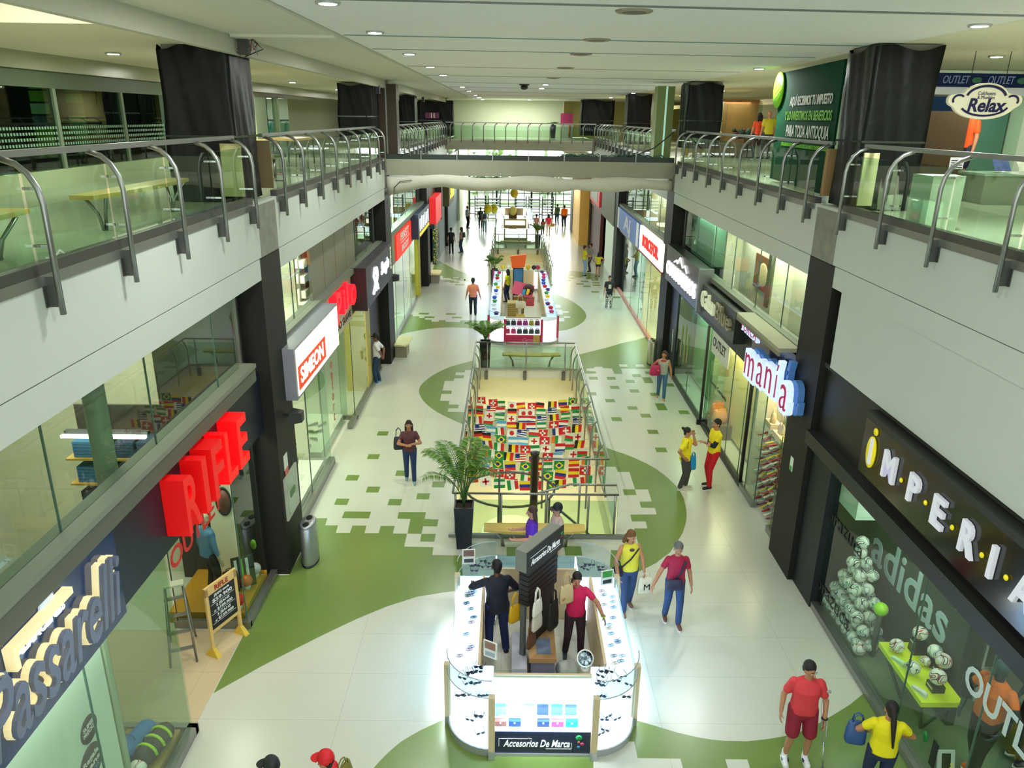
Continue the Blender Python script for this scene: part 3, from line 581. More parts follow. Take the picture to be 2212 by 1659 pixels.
# ---- right bay 1
trim(lambda b: b.box(XR+.02, XR+.16, -3, 12.5, 4.5, 5.815, PAINT).box(XR+.06, XR+.2, -3, 12.84, 4.42, 4.5, BAND).box(5.66, 5.8, -3, 12.84, 3.2, 4.42, mat((22, 24, 22), .4)).box(5.46, 5.8, -3, 12.84, 2.95, 3.2, BAND))
trim(lambda b: b.box(5.64, 5.9, 11.98, 12.84, 0, 2.95, mat((14, 20, 26), .5)))
t = thing('shop_sign', 'glossy black sign board with white letters IMPERIAL, yellow dots and a yellow oval', 'sign')
MB().box(5.45, 5.6, 2.0, 10.72, 3.42, 4.3, mat((14, 16, 12), .12, spec=.8, vary=.5, vscale=2)).box(5.43, 5.62, 2.0, 10.74, 4.3, 4.4, BAND).build('board', t)
WL = mat((216, 216, 226), .5, emit=.25); YL = mat((224, 206, 20), .5, emit=.35)
b = MB(); M = Matrix.Translation((5.44, 10.38, 3.86))@Matrix.Rotation(-PI/2, 4, 'Y'); b.lathe([(0, .02), (.16, .02), (.16, 0)], YL, 24, M, 1.55, .85); b.build('oval', t)
b = MB(); b.lathe([(0, .02), (.055, .02), (.055, 0)], YL, 16, Matrix.Translation((5.44, 10.34, 4.2))@Matrix.Rotation(-PI/2, 4, 'Y')); b.build('dot', t)
MB().box(5.40, 5.42, 10.33, 10.40, 3.68, 4.08, WL).build('letter', t)
for i, (ch, y) in enumerate(zip('MPERIAL', (9.78, 9.1, 8.48, 7.84, 7.34, 6.78, 6.2))):
    b = MB(); b.text(ch, FR((5.44, y, 3.88), *RW), .56, WL, .05, (.34, .26, .26, .28, .07, .34, .26)[i], 'CENTER', 0, .012); b.build('letter', t)
for y in (9.45, 8.8, 8.17, 7.55, 7.1, 6.5): MB().ball((5.43, y, 3.86), (.02, .035, .035), YL, 10, 6).build('dot', t)
window([(a, a+1.55, .12, 2.95) for a in (2.7, 4.25, 5.8, 7.35)]+[(8.9, 11.96, .12, 2.95)], 'y', XGR)
trim(lambda b: b.box(5.66, 5.8, -2, 12.0, 0, .12, STEEL))
for z, nm in ((1.95, 'upper'), (.55, 'lower')):
    b = MB(); b.text('brazuca', FR((5.745, 11.35, z), *RW), .38, mat((30, 30, 26), .5), .004, 1.35, bold=.002); solo(b, 'window_lettering', 'black lettering brazuca on the right shop glass, the %s of the two' % nm, 'lettering')
t = thing('display_wall', 'dark grey display wall with big pale adidas lettering and three slanted bars', 'display wall')
MB().box(6.6, 6.72, 9.05, 12.3, 0, 2.95, mat((62, 70, 62), .6)).build('panel', t)
PB = mat((190, 206, 206), .5)
b = MB(); b.text('adidas', FR((6.6, 10.72, 1.38), *RW), .98, PB, .01, 2.45, bold=.012)
for k in range(3):
    y = 11.55-k*.72; h = .3+k*.22; b.add([(6.59, y, 1.9), (6.59, y-.5, 1.9), (6.59, y-.5+.28, 1.95+h), (6.59, y+.28, 1.95+h)], [(0, 3, 2, 1)], PB)
b.text('®', FR((6.6, 9.42, 1.85), *RW), .2, PB, .004); b.build('lettering', t)
trim(lambda b: b.box(6.0, 6.6, 12.2, 12.32, 0, 2.95, mat((196, 212, 192), .5)).box(5.86, 6.2, 11.3, 12.0, 2.2, 2.95, mat((196, 212, 192), .5)))
b = MB(); b.box(5.84, 10.6, 2, 12.2, 0, .012, floor_mat((120, 136, 108))); struct(b, 'floor')
lamp_in(7.0, 6, 5.2, 150, (.9, 1, .95)); lamp_in(6.2, 10.2, 2.9, 26, (.9, 1, .95), .6, 1.6)
# ---- right bay 2
trim(lambda b: b.box(5.6, 5.86, 14, 26.28, 4.26, 4.38, LEDGE).box(5.68, 5.82, 14, 26.28, 3.02, 4.26, BAND))
trim(lambda b: b.box(5.2, 5.62, 14.02, 16.9, 4.3, 4.38, mat((150, 148, 122), .6)).box(5.2, 5.24, 14.02, 16.9, 4.22, 4.3, mat((120, 118, 96), .6)))
window([(14.02, 15.6, 4.38, 5.81), (15.6, 17.4, 4.38, 5.81), (17.4, 19.4, 4.38, 5.81), (19.4, 21.4, 4.38, 5.81), (21.4, 23.4, 4.38, 5.81), (23.4, 25, 4.38, 5.81)], 'y', XGR)
trim(lambda b: b.box(6.3, 6.4, 14.1, 15.5, 3.6, 5.8, mat((178, 116, 40), .5, vary=.5, vscale=2)).box(6.4, 6.5, 15.5, 22.5, 3.4, 5.8, mat((214, 210, 186), .6)).box(6.0, 6.2, 17.35, 17.55, 4.38, 5.8, mat((110, 110, 96), .5)).box(6.0, 6.6, 22.5, 25.2, 4.38, 5.8, mat((120, 160, 130), .5)))
b = MB(); b.box(6.36, 6.39, 18.2, 19.6, 4.45, 5.3, mat((120, 70, 32), .5)); b.ball((6.36, 18.9, 4.85), (.02, .35, .3), mat((226, 196, 150), .5)); solo(b, 'poster', 'brown and cream poster inside the upper right shop window', 'poster')
FU = mat((196, 214, 250), .5, emit=.8); FB = mat((66, 110, 160), .5, emit=.3); MG = mat((176, 22, 84), .5, emit=.25)
t = thing('shop_sign', 'lit bubble letter sign mania in magenta on pale blue beside the near right pillar', 'sign')
MB().box(5.6, 5.66, 14.05, 16.8, 3.06, 4.2, mat((34, 10, 14), .2, spec=.7)).build('back_board', t)
for i, (ch, y, z) in enumerate((('m', 15.55, 3.66), ('a', 14.85, 3.72), ('n', 14.32, 3.78), ('í', 13.88, 3.8), ('a', 13.42, 3.74))):
    b = MB(); M = FR((5.36, y, z-.06), *RW)
    b.text(ch, FR((5.5, y, z-.06), *RW), 1.05, FB, .12, (.74, .5, .5, .2, .5)[i], bold=.075); b.text(ch, FR((5.3, y, z-.06), *RW), 1.05, FU, .12, (.72, .48, .48, .18, .48)[i], bold=.075); b.text(ch, FR((5.19, y, z-.06), *RW), 1.05, MG, .02, (.6, .36, .36, .1, .36)[i], bold=-.008); b.build('letter', t)
b = MB(); b.text('FURCA', FR((5.5, 16.1, 4.18), *RW), .34, FB, .1, 1.15, bold=.03); b.text('FURCA', FR((5.34, 16.1, 4.18), *RW), .34, FU, .08, 1.13, bold=.03); b.text('FURCA', FR((5.26, 16.1, 4.18), *RW), .34, MG, .01, 1.05, bold=-.004); b.build('small_lettering', t)
t = thing('shop_sign', 'black sign with pale letters CalzaBlue, Calza glowing and Blue dim', 'sign')
MB().box(5.4, 5.68, 17.6, 20.9, 3.42, 4.2, mat((40, 42, 34), .4)).build('box', t); b = MB(); b.text('Calza', FR((5.4, 20.05, 3.85), *RW), .62, mat((214, 222, 190), .5, emit=.35), .08, 1.35, bold=.004); b.build('lettering', t)  # Calza emits a faint glow, Blue gets a dimmer colour instead
b = MB(); b.text('Blue', FR((5.4, 18.5, 3.85), *RW), .62, mat((150, 144, 112), .5), .08, 1.3, bold=.004); b.build('lettering', t)
t = thing('shop_sign', 'black sign with glowing white letters COMODISIMOS under a mountain outline', 'sign')
MB().box(5.3, 5.66, 21.0, 25.6, 3.42, 4.58, mat((30, 34, 30), .3)).box(5.28, 5.68, 20.9, 21.0, 3.4, 4.6, STEEL).build('box', t)
NL = mat((255, 255, 255), .5, emit=2.2)
b = MB(); b.text('COMODISIMOS', FR((5.3, 23.3, 3.86), *RW), .6, NL, .04, 4.1, bold=.006); b.build('lettering', t)
b = MB(); b.tube([(5.27, y, z) for y, z in ((24.2, 4.22), (23.9, 4.32), (23.75, 4.25), (23.4, 4.48), (23.0, 4.25), (22.7, 4.36), (22.4, 4.2))], .025, NL, 5); b.build('mountain_outline', t)
trim(lambda b: b.box(5.7, 5.84, 14.02, 14.75, 0, .14, STEEL).box(5.7, 5.84, 15.8, 16.8, 0, .14, STEEL).box(5.7, 5.84, 16.8, 20.8, 0, .12, mat((30, 32, 30), .5)).box(5.7, 5.84, 20.9, 25.4, 0, .1, mat((60, 66, 54), .5)).box(5.6, 6.5, 20.84, 20.94, 0, .16, mat((20, 20, 18), .4)))
window([(14.02, 14.75, .14, 3.02), (15.8, 16.55, .14, 3.02), (16.55, 17.2, .14, 3.02), (17.2, 18.4, .14, 3.02), (18.4, 20.8, .14, 3.02)], 'y', XGR); window([(21.0, 23.1, .1, 3.02), (23.1, 25.1, .1, 3.02)], 'y', XGR); window([(5.78, 6.6, .14, 3.02)], 'x', 20.9)
trim(lambda b: b.box(5.72, 5.82, 25.1, 26.28, 0, 3.4, mat((18, 22, 20), .4)).box(5.66, 5.7, 25.3, 25.34, .9, 1.7, CHROME).box(5.66, 5.72, 20.86, 20.92, 0, 3.0, mat((20, 20, 16), .4)).box(5.72, 5.8, 16.9, 16.96, 0, 3.0, mat((20, 20, 16), .4)).box(6.3, 6.4, 18.2, 20.9, .1, 3.0, mat((236, 214, 140), .5)).box(6.4, 6.5, 21.0, 25.1, .1, 3.0, mat((150, 184, 140), .5)))
b = MB(); b.box(5.735, 5.75, 18.9, 20.6, 2.35, 3.0, mat((214, 214, 200), .5)); b.text('OUTLET', FR((5.735, 19.85, 2.68), *RW), .36, mat((30, 28, 26), .5), .004, 1.3, bold=.01); b.text('Cuenta Corriente', FR((5.75, 19.6, 1.55), *RW), .16, mat((30, 28, 26), .5), .004, 1.7, bold=.004)
solo(b, 'window_lettering', 'white OUTLET panel and Cuenta Corriente lettering on the glass door of the right shop', 'lettering')
b = MB()
for k, (y, z, h) in enumerate(((24.2, 1.3, .8), (23.7, 1.25, 1.0), (23.3, 1.35, .7))): b.box(5.745, 5.752, y, y+.16, z, z+h, mat((120, 140, 60), .6)); b.box(5.744, 5.751, y+.03, y+.12, z-.25, z+.1, mat((176, 150, 110), .6))
solo(b, 'window_sticker', 'faded green and tan picture sticker on the glass of the green lit shop', 'sticker')
trim(lambda b: b.box(8.0, 8.1, 14.1, 16.9, 0, 3.0, mat((150, 116, 60), .6)))
lamp_in(6.9, 15.6, 3.0, 130, (1, .86, .5), 1.6, 2.2); lamp_in(6.1, 19.5, 3.0, 90, (1, .86, .5), .5, 2.0); lamp_in(6.1, 23.2, 3.0, 60, (.7, 1, .7), .5, 3); lamp_in(6.15, 17.5, 5.78, 150, (1, .97, .85), .5, 6); lamp_in(-5.4, 16, 5.78, 90, (1, .95, .85), .8, 3); lamp_in(6.0, 23, 5.7, 50, (.8, 1, .85), .4, 3)
# ---- right bay 3+
trim(lambda b: b.box(5.6, 5.86, 27.5, 39.68, 4.3, 4.42, LEDGE).box(5.68, 5.82, 27.5, 39.68, 3.05, 4.3, mat((150, 148, 124), .5)).box(5.7, 5.84, 27.5, 39.6, 0, .12, mat((190, 130, 120), .4)))
window([(y, y+2.1, 4.42, 5.81) for y in (27.52, 29.62, 31.72, 33.82, 35.92)], 'y', XGR); window([(y, y+2.3, .12, 3.05) for y in (28.4, 30.7, 33.0, 35.3)], 'y', XGR)
t = thing('shop_sign', 'glowing white sign with red block lettering beyond the second right pillar', 'sign')
MB().box(5.5, 5.68, 27.2, 32.4, 3.3, 4.3, mat((255, 246, 222), .5, emit=1.3)).build('light_panel', t); MB().box(5.49, 5.7, 27.15, 32.45, 3.24, 3.3, mat((150, 40, 30), .5)).build('frame', t)
b = MB(); b.text('BORCEFOR.', FR((5.5, 29.8, 3.78), *RW), .62, mat((240, 20, 16), .5, emit=.5), .03, 3.5, bold=.02); b.build('lettering', t)
t = thing('shop_sign', 'blue picture sign with white panels between the second and third right pillars', 'sign')
MB().box(5.5, 5.68, 32.6, 39.4, 3.3, 4.3, mat((54, 90, 150), .4, emit=.25, vary=.5)).build('panel', t); b = MB(); b.text('Aj', FR((5.5, 36, 3.8), *RW), .9, mat((200, 200, 206), .5), .01, 2.2, bold=.03); b.box(5.49, 5.51, 38.8, 39.3, 3.3, 4.3, WHITE); b.box(5.49, 5.51, 32.7, 33.3, 3.3, 4.3, WHITE); b.build('lettering', t)
trim(lambda b: b.box(7.4, 7.5, 27.6, 32.8, 0, 3.0, mat((236, 220, 160), .5)).box(6.6, 6.7, 34, 39.5, 0, 3.0, mat((150, 200, 180), .5)))
lamp_in(6.6, 29.8, 3.0, 200, (1, .85, .5), 1.2, 3.5); lamp_in(6.4, 36, 3.0, 200, (.8, 1, .95), .8, 5); lamp_in(7, 33, 5.7, 160)
trim(lambda b: b.box(5.5, 5.7, 40.85, 46.4, 3.1, 5.8, mat((120, 120, 96), .6)).box(5.5, 5.72, 46.4, 53, 3.1, 5.8, mat((130, 30, 30), .5)).box(5.8, 5.9, 40.85, 46.4, 0, 3.1, mat((206, 226, 206), .5, emit=.3)).box(5.6, 5.8, 47.5, 53, 0, 3.1, mat((90, 24, 20), .5)).box(4.3, 6.2, 54.2, 67, 3.9, 5.9, mat((206, 196, 170), .6)).box(4.9, 6.2, 54.2, 62, 0, 3.9, mat((226, 176, 80), .5, emit=.12)).box(4.86, 4.92, 60, 62, 0, 3.9, mat((36, 24, 18), .5)))
t = thing('shop_sign', 'narrow red framed sign with white panel on the far right', 'sign'); MB().box(5.4, 5.6, 47, 52.5, 3.4, 5.2, mat((200, 30, 30), .5, emit=.3)).build('frame', t); MB().box(5.38, 5.42, 48, 52, 3.6, 5.0, mat((190, 206, 196), .5)).build('panel', t)
lamp_in(7, 43.5, 5.5, 250); lamp_in(4.4, 57, 3.7, 60, (1, .8, .4), .5, 4)
# stickers, extinguisher cabinet, speakers
b = MB(); b.box(XR-.012, XR-.002, 13.38, 13.52, 2.08, 2.36, mat((210, 220, 200), .5)); b.box(XR-.014, XR-.011, 13.4, 13.5, 2.08, 2.18, mat((60, 150, 60), .5)); solo(b, 'notice', 'small white and green notice on the near right black pillar', 'notice')
t = thing('extinguisher_cabinet', 'grey framed glass fire cabinet on the near left black pillar', 'cabinet')
MB().box(-4.22, -4.17, 12.98, 13.78, 1.1, 1.98, mat((176, 178, 160), .5)).build('frame', t); MB().box(-4.172, -4.162, 13.06, 13.70, 1.18, 1.9, mat((140, 160, 140), .15)).build('glass_door', t); MB().box(-4.166, -4.15, 13.2, 13.5, 1.5, 1.62, mat((70, 110, 60), .5)).build('hose', t)
b = MB(); b.box(-4.212, -4.198, 13.12, 13.34, 2.1, 2.4, mat((214, 220, 204), .5)); b.box(-4.2, -4.196, 13.12, 13.34, 1.99, 2.12, mat((190, 90, 80), .5)); solo(b, 'notice', 'white and red fire notice above the cabinet on the near left pillar', 'notice')
for nm, x, y in (('near left', -4.2, 13.42), ('second left', -4.2, 26.6), ('third left', -4.2, 40.0)):
    t = thing('loudspeaker', 'black wall loudspeaker on the %s pillar' % nm, 'speaker', (x, y, 3.1), 0, 'black loudspeakers')
    MB().box(0, .14, .05, .09, -.02, .02, BLACK).build('bracket', t)
    b = MB(); b.add([(.12, -.14, -.12), (.34, -.09, -.09), (.34, .09, -.09), (.12, .14, -.12), (.12, -.14, .12), (.34, -.09, .1), (.34, .09, .1), (.12, .14, .12)], [(3, 2, 1, 0), (4, 5, 6, 7), (0, 1, 5, 4), (1, 2, 6, 5), (2, 3, 7, 6), (3, 0, 4, 7)], mat((26, 28, 26), .4)); b.build('cabinet', t)
# ================= voids, railings, flags =================
def void_rail(label, tubes, posts, panels, base, wall_y=None):
    t = thing('railing', label, 'railing')
    for pts in tubes: MB().tube(pts, .026, STEEL, 8).build('handrail', t)
    for pts in posts: MB().tube(pts, .024, STEEL, 8).build('post', t)
    for b4 in panels: MB().box(*b4, RG).build('glass_panel', t)
    for b4 in base: MB().box(*b4, STEEL).build('base_channel', t)
    return t
def side_posts(x, sg, ys): return [[(x-sg*.02, y, -.32), (x-sg*.02, y, .62), (x+sg*.02, y, .82), (x+sg*.1, y, .95), (x+sg*.16, y, .99)] for y in ys]
for nm, V, ys in (('near', V1, [15.6, 17.1, 18.6, 20.1, 21.6, 23.1, 24.6, 25.6]), ('far', V2, [41, 42.6, 44.2, 45.8, 47.4, 49, 50.6, 51.9])):
    x0, x1, y0, y1 = V
    void_rail('steel and glass railing along the left side of the %s floor opening' % nm, [[(x0, y0, 1.0), (x0, y1, 1.0)]], side_posts(x0+.14, -1, ys), [(x0+.03, x0+.042, y0+.05, y1-.05, .05, .88)], [(x0-.01, x0+.05, y0, y1, 0, .05)])
    yr = 16.2 if nm == 'near' else y0
    void_rail('steel and glass railing along the right side of the %s floor opening' % nm, [[(x1, yr, 1.0), (x1, y1, 1.0)]], side_posts(x1-.14, 1, [y for y in ys if y > yr]), [(x1-.042, x1-.03, yr+.05, y1-.05, .05, .88)], [(x1-.05, x1+.01, yr, y1, 0, .05)])
    void_rail('steel and glass railing across the back end of the %s floor opening' % nm, [[(x0, y1, 1.0), (x1, y1, 1.0)]], [[(x, y1-.06, -.34), (x, y1-.06, 1.0)] for x in (x0+.4, .66, x1-.35)], [(x0+.1, x1-.1, y1-.03, y1-.018, .06, .88)], [(x0, x1, y1-.05, y1+.02, 0, .06)])
    for x in (x0+.4, .66, x1-.35): 
        b = MB().box(x-.1, x+.02, y1-.1, y1-.04, -.36, -.06, DARKSTEEL); solo(b, 'bracket', 'steel railing bracket on the back wall of the %s floor opening, %s from the left' % (nm, ORD[(x0+.4, .66, x1-.35).index(x)]), 'bracket', 'railing brackets')
x0, x1, y0, y1 = V1
void_rail('steel and glass railing at the front of the near floor opening behind the long bench', [[(x0, y0, 1.0), (x1, y0, 1.0), (x1+.02, y0+.45, 1.0), (1.38, y0+.47, 1.0), (.67, y0+.02, 1.0)]],
          [[(x, y0, 0), (x, y0, 1.0)] for x in (x0+.05, -.1, .85, 1.75, 2.32)]+[[(1.6, y0+.46, 0), (1.6, y0+.46, 1.0)]], [(x0+.1, x1-.05, y0+.02, y0+.032, .05, .84), (x1-.01, x1+.002, y0, y0+.4, .05, .84)], [(x0-.1, x1+.3, y0-.12, y0-.04, 0, .08)])
void_rail('short steel railing spanning the near floor opening right of the black post', [[(.77, 16.2, 1.0), (x1, 16.2, 1.0)]], [[(x, 16.2, -.3), (x, 16.2, 1.0)] for x in (.85, 1.9)], [], [])
b = MB(); pts = [(.1+1.05*math.cos(a), 16.3+.9*math.sin(a), .15) for a in [k*PI/12 for k in range(0, 25)]]; b.tube(pts, .03, DARKSTEEL, 8); 
for k in (2, 7, 12, 17, 22): p = pts[k]; b.tube([p, (p[0], p[1], -1.4)], .025, DARKSTEEL, 6)
b.tube([(1.1, 15.6, .1), (2.2, 15.0, -.6)], .03, DARKSTEEL, 6)
t = thing('stair_rail', 'curved dark steel stair handrail going down inside the near floor opening', 'handrail'); b.build('handrail', t)
t = thing('post', 'black round post standing at the front of the near floor opening', 'post', (.63, 15.5, 0)); b = MB(); b.lathe([(.09, -4.4), (.09, 1.42), (.105, 1.43), (.105, 1.47), (.06, 1.48)], mat((16, 18, 18), .35), 18); b.build('shaft', t)
# basement furniture
for i, (x, y, r) in enumerate(((-.3, 17.5, 1.0), (1.0, 19.2, .9), (0.2, 21.5, 1.0))):
    t = thing('lounge_seat', 'round cream lounge seat in the basement, %s from the front' % ORD[i], 'seat', (x, y, -4.4), 0, 'cream lounge seats'); MB().lathe([(r, 0), (r, .4), (r*.85, .5), (r*.4, .46), (.05, .46)], mat((232, 226, 190), .5), 26).build('seat', t)
for i, (x, y) in enumerate(((2.6, 17.6), (1.9, 15.4), (-.6, 15.0))):
    t = thing('low_table', 'dark low table in the basement, %s from the right' % ORD[i], 'table', (x, y, -4.4), 0, 'dark basement tables'); b = MB().box(-.8, .8, -.7, .7, .5, .62, mat((44, 34, 26), .5)); b.build('table_top', t)
    for u in (-.7, .7):
        for v in (-.6, .6): MB().box(u-.03, u+.03, v-.03, v+.03, 0, .5, BLACK).build('leg', t)
# flags
FC = {k: mat(v, .7) for k, v in dict(g=(20, 140, 62), r=(206, 28, 32), w=(238, 238, 226), b=(24, 44, 130), y=(240, 214, 20), k=(24, 22, 20), o=(226, 120, 40), c=(90, 170, 214)).items()}
def flag_mesh(kind):
    b = MB(); wd, h = .29, .26
    def R(u0, u1, v0, v1, c, z=0): b.box(-wd/2+u0*wd, -wd/2+u1*wd, -.002-z, .002+z, -h+v0*h, -h+v1*h, FC[c])
    o, c = kind[0], kind[1:4]
    if o == 'v':
        for i, q in enumerate(c): R(i/3, (i+1)/3, 0, 1, q)
    elif o == 'h':
        for i, q in enumerate(c): R(0, 1, 1-(i+1)/3, 1-i/3, q)
    elif o == 's':
        for i in range(7): R(0, 1, i/7, (i+1)/7, c[i % 2])
        R(0, .42, .5, 1, c[2], .001)
    elif o == 'x':
        R(0, 1, 0, 1, c[0]); R(.42, .58, .15, .85, c[1], .001); R(.2, .8, .4, .6, c[1], .001)
    elif o == 'd':
        R(0, 1, 0, 1, c[0]); M = Matrix.Translation((0, 0, -h/2))@Matrix.Rotation(PI/2, 4, 'X'); b.prism([(-wd*.4, 0), (0, h*.4), (wd*.4, 0), (0, -h*.4)] if c[1] == 'y' else [(h*.28*math.cos(a), h*.28*math.sin(a)) for a in [k*PI/6 for k in range(12)]], -.003, .003, FC[c[1]], M)
        if c[2] != '-': b.prism([(h*.2*math.cos(a), h*.2*math.sin(a)) for a in [k*PI/6 for k in range(12)]], -.004, .004, FC[c[2]], M)
    return b
kinds = [('vgwr', 'green, white and red upright striped'), ('hgwg', 'green and white banded'), ('dgyb', 'green flag with yellow diamond and blue disc'), ('vkyr', 'black, yellow and red upright striped'), ('hryr', 'red and yellow banded'), ('xwr-', 'white flag with red cross'), ('xrw-', 'red flag with white cross'),
         ('dwr-', 'white flag with red disc'), ('sbwb', 'blue and white finely striped'), ('srwb', 'red and white finely striped with blue corner'), ('hkry', 'black, red and yellow banded'), ('vbwr', 'blue, white and red upright striped'), ('hrwb', 'red, white and blue banded'), ('vogw', 'orange, green and white upright striped'), ('hybr', 'yellow, blue and red banded'), ('hcwc', 'pale blue and white banded'), ('hwrg', 'white, red and green banded')]
protos = {}
rnd = random.Random(11)
nrow = 11
for r in range(nrow):
    y = 17.7+r*(5.7/(nrow-1)); zz = -.12
    def zs(u): return zz-.22*math.sin(u*PI)
    b = MB(); b.tube([(x0+.05+(x1-x0-.1)*u/12, y, zs(u/12)) for u in range(13)], .006, WHITE, 5)
    solo(b, 'flag_string', 'thin white string of small flags across the near floor opening, %s from the front' % ORD[r], 'string', 'flag strings')
    nf = 10
    for k in range(nf):
        u = (k+.5+rnd.uniform(-.22, .22))/nf; x = x0+.08+(x1-x0-.16)*u
        kd, ds = rnd.choice(kinds)
        if kd not in protos: me = flag_mesh(kd).build('flag'); protos[kd] = me; o = me
        else: o = protos[kd].copy(); C.objects.link(o)
        o.location = (x, y+rnd.uniform(-.03, .03), zs(u)); o.rotation_euler = (rnd.uniform(-.25, .1), rnd.uniform(-.12, .12), rnd.uniform(-.2, .2))
        dd = (ds if 'flag' in ds else ds+' flag').replace(' upright', '').replace(' with blue corner', '').replace(' and blue disc', '')
        o['label'] = 'small %s, %s from left on the %s string' % (dd, ORD[k], ORD[r]); o['category'] = 'flag'; o['group'] = 'small national flags strung across the opening'
# ================= benches, bins, planters =================
BW = mat((206, 178, 96), .45, vary=.12)
def bench(x, y, z, L, label, rz=0):
    t = thing('bench', label, 'bench', (x, y, z), rz, 'curved wooden benches')
    n = 12; pl = [(-L/2+L*k/n, -.2+.09*(2*k/n-1)**2) for k in range(n+1)]+[(L/2-L*k/n, .2-.09*(2*k/n-1)**2*-1*-.2) for k in range(n+1)]
    b = MB(); b.prism(pl, .41, .46, BW); b.build('seat', t)
    for sx_ in (-1, 1):
        MB().tube([(sx_*(L/2-.25), -.12, .41), (sx_*(L/2-.38), -.02, .2), (sx_*(L/2-.42), .02, 0)], .022, STEEL, 8).build('leg', t); MB().tube([(sx_*(L/2-.25), .14, .41), (sx_*(L/2-.36), .06, .2), (sx_*(L/2-.38), .03, 0)], .022, STEEL, 8).build('leg', t)
    return t
bench(.6, 13.95, 0, 2.1, 'long wooden bench in front of the near floor opening behind the first kiosk')
bench(.85, 26.25, 0, 2.1, 'wooden bench at the back of the near floor opening before the pink kiosk')
bench(.45, 52.7, 0, 2.1, 'distant wooden bench at the back end of the far floor opening')
bench(-5.0, 10.6, 7.1, 2.8, 'long curved wooden bench on the upper floor behind the left railing', PI/2)
bench(-4.98, 6.6, 7.1, 2.6, 'wooden bench end on the upper floor at the left edge of the photo', PI/2)
for nm, y in (('second', 27.95), ('third', 41.4)):
    t = thing('side_bench', 'boxy bench with cream top beside the %s left pillar' % nm, 'bench', (-3.9, y, 0), 0, 'boxy side benches'); b = MB(); b.prism([(-.3, -.9), (.1, -.95), (.22, -.7), (.22, .3), (-.3, .4)], .44, .5, mat((214, 206, 150), .4)); b.build('seat', t); MB().box(-.28, .15, -.85, -.1, 0, .44, mat((140, 134, 110), .5)).build('base', t)
for nm, x, y, c in (('left', -3.92, 13.35, (168, 172, 176)), ('right', 5.28, 26.75, (190, 186, 160))):
    t = thing('trash_bin', 'brushed steel trash bin with oval holes beside the %s black pillar' % ('near left' if nm == 'left' else 'second right'), 'bin', (x, y, 0))
    m = mat(c, .3, .7); b = MB(); b.lathe([(.19, .02), (.2, .06), (.2, .84), (.19, .87)], m, 24, None, .8, 1.5); b.build('body', t); b = MB(); b.lathe([(.2, .87), (.17, .9), (.02, .9)], m, 24, None, .8, 1.5); b.build('lid', t)
    for s_ in (-1, 1): b = MB(); b.lathe([(.075, .9), (.075, .912), (.02, .905)], mat((8, 8, 8), .8), 16, Matrix.Translation((0, s_*.14, 0)), .8, 1.2); b.build('hole', t)
    MB().lathe([(.205, 0), (.205, .03)], BLACK, 24, None, .8, 1.5).build('base_ring', t)
def palm(x, y, h, pot_h, label, n=9, spread=.8, seed=1):
    rn = random.Random(seed)
    t = thing('potted_palm', label, 'plant', (x, y, 0), 0, 'potted palms')
    b = MB(); m = mat((18, 24, 38), .35); s0, s1 = .15, .2
    vs = [(-s0, -s0, 0), (s0, -s0, 0), (s0, s0, 0), (-s0, s0, 0), (-s1, -s1, pot_h), (s1, -s1, pot_h), (s1, s1, pot_h), (-s1, s1, pot_h), (-s1*.85, -s1*.85, pot_h), (s1*.85, -s1*.85, pot_h), (s1*.85, s1*.85, pot_h), (-s1*.85, s1*.85, pot_h), (-s1*.85, -s1*.85, pot_h-.06), (s1*.85, -s1*.85, pot_h-.06), (s1*.85, s1*.85, pot_h-.06), (-s1*.85, s1*.85, pot_h-.06)]
    b.add(vs, [(3, 2, 1, 0), (0, 1, 5, 4), (1, 2, 6, 5), (2, 3, 7, 6), (3, 0, 4, 7)]+[(4+i, 4+(i+1) % 4, 8+(i+1) % 4, 8+i) for i in range(4)]+[(8+i, 8+(i+1) % 4, 12+(i+1) % 4, 12+i) for i in range(4)], m); b.build('pot', t)
    MB().box(-s1*.84, s1*.84, -s1*.84, s1*.84, pot_h-.12, pot_h-.05, mat((40, 28, 20), .9)).build('soil', t)
    GL = [mat((84, 128, 40), .5), mat((54, 98, 34), .5), mat((112, 146, 54), .5)]
    for k in range(n):
        a = 2*PI*k/n+rn.uniform(-.3, .3); L = h*rn.uniform(.75, 1.05); out = spread*rn.uniform(.4, 1.0); pts = []
        for j in range(11):
            u = j/10; pts.append(Vector((out*u**1.5*math.cos(a), out*u**1.5*math.sin(a), pot_h-.08+L*(u-.42*u**3))))
        b = MB(); b.tube(pts, [.014*(1-.8*j/10) for j in range(11)], GL[1], 5)
        for j in range(26):
            u = .34+.66*j/25; i0 = min(9, int(u*10)); f = u*10-i0; p = pts[i0].lerp(pts[i0+1], f); d = (pts[i0+1]-pts[i0]).normalized(); sd = d.cross(Vector((0, 0, 1))).normalized()
            ll = .34*math.sin(min(1, (u-.28)*1.6)*PI*.75+.35)*spread
            for s_ in (-1, 1):
                q = p+sd*s_*ll*.85+d*ll*.55-Vector((0, 0, ll*.35)); md = p.lerp(q, .5)+Vector((0, 0, .02)); wv = d*.018
                b.add([p, md-wv, q, md+wv], [(0, 1, 2, 3)], GL[(j+k) % 3])
        b.build('frond', t)
    return t
palm(-.86, 13.98, 2.15, .98, 'tall palm in a dark tapered pot at the front corner of the near floor opening', 13, 1.0, 3)
palm(-.8, 26.1, 1.2, .98, 'palm in a dark pot at the back left corner of the near floor opening', 12, .8, 5)
palm(-.75, 40.1, 1.3, .9, 'palm in a dark pot behind the pink kiosk on the left', 9, .9, 8)
palm(1.95, 52.4, 1.5, .95, 'distant palm in a dark pot at the back right of the far floor opening', 9, .8, 9)
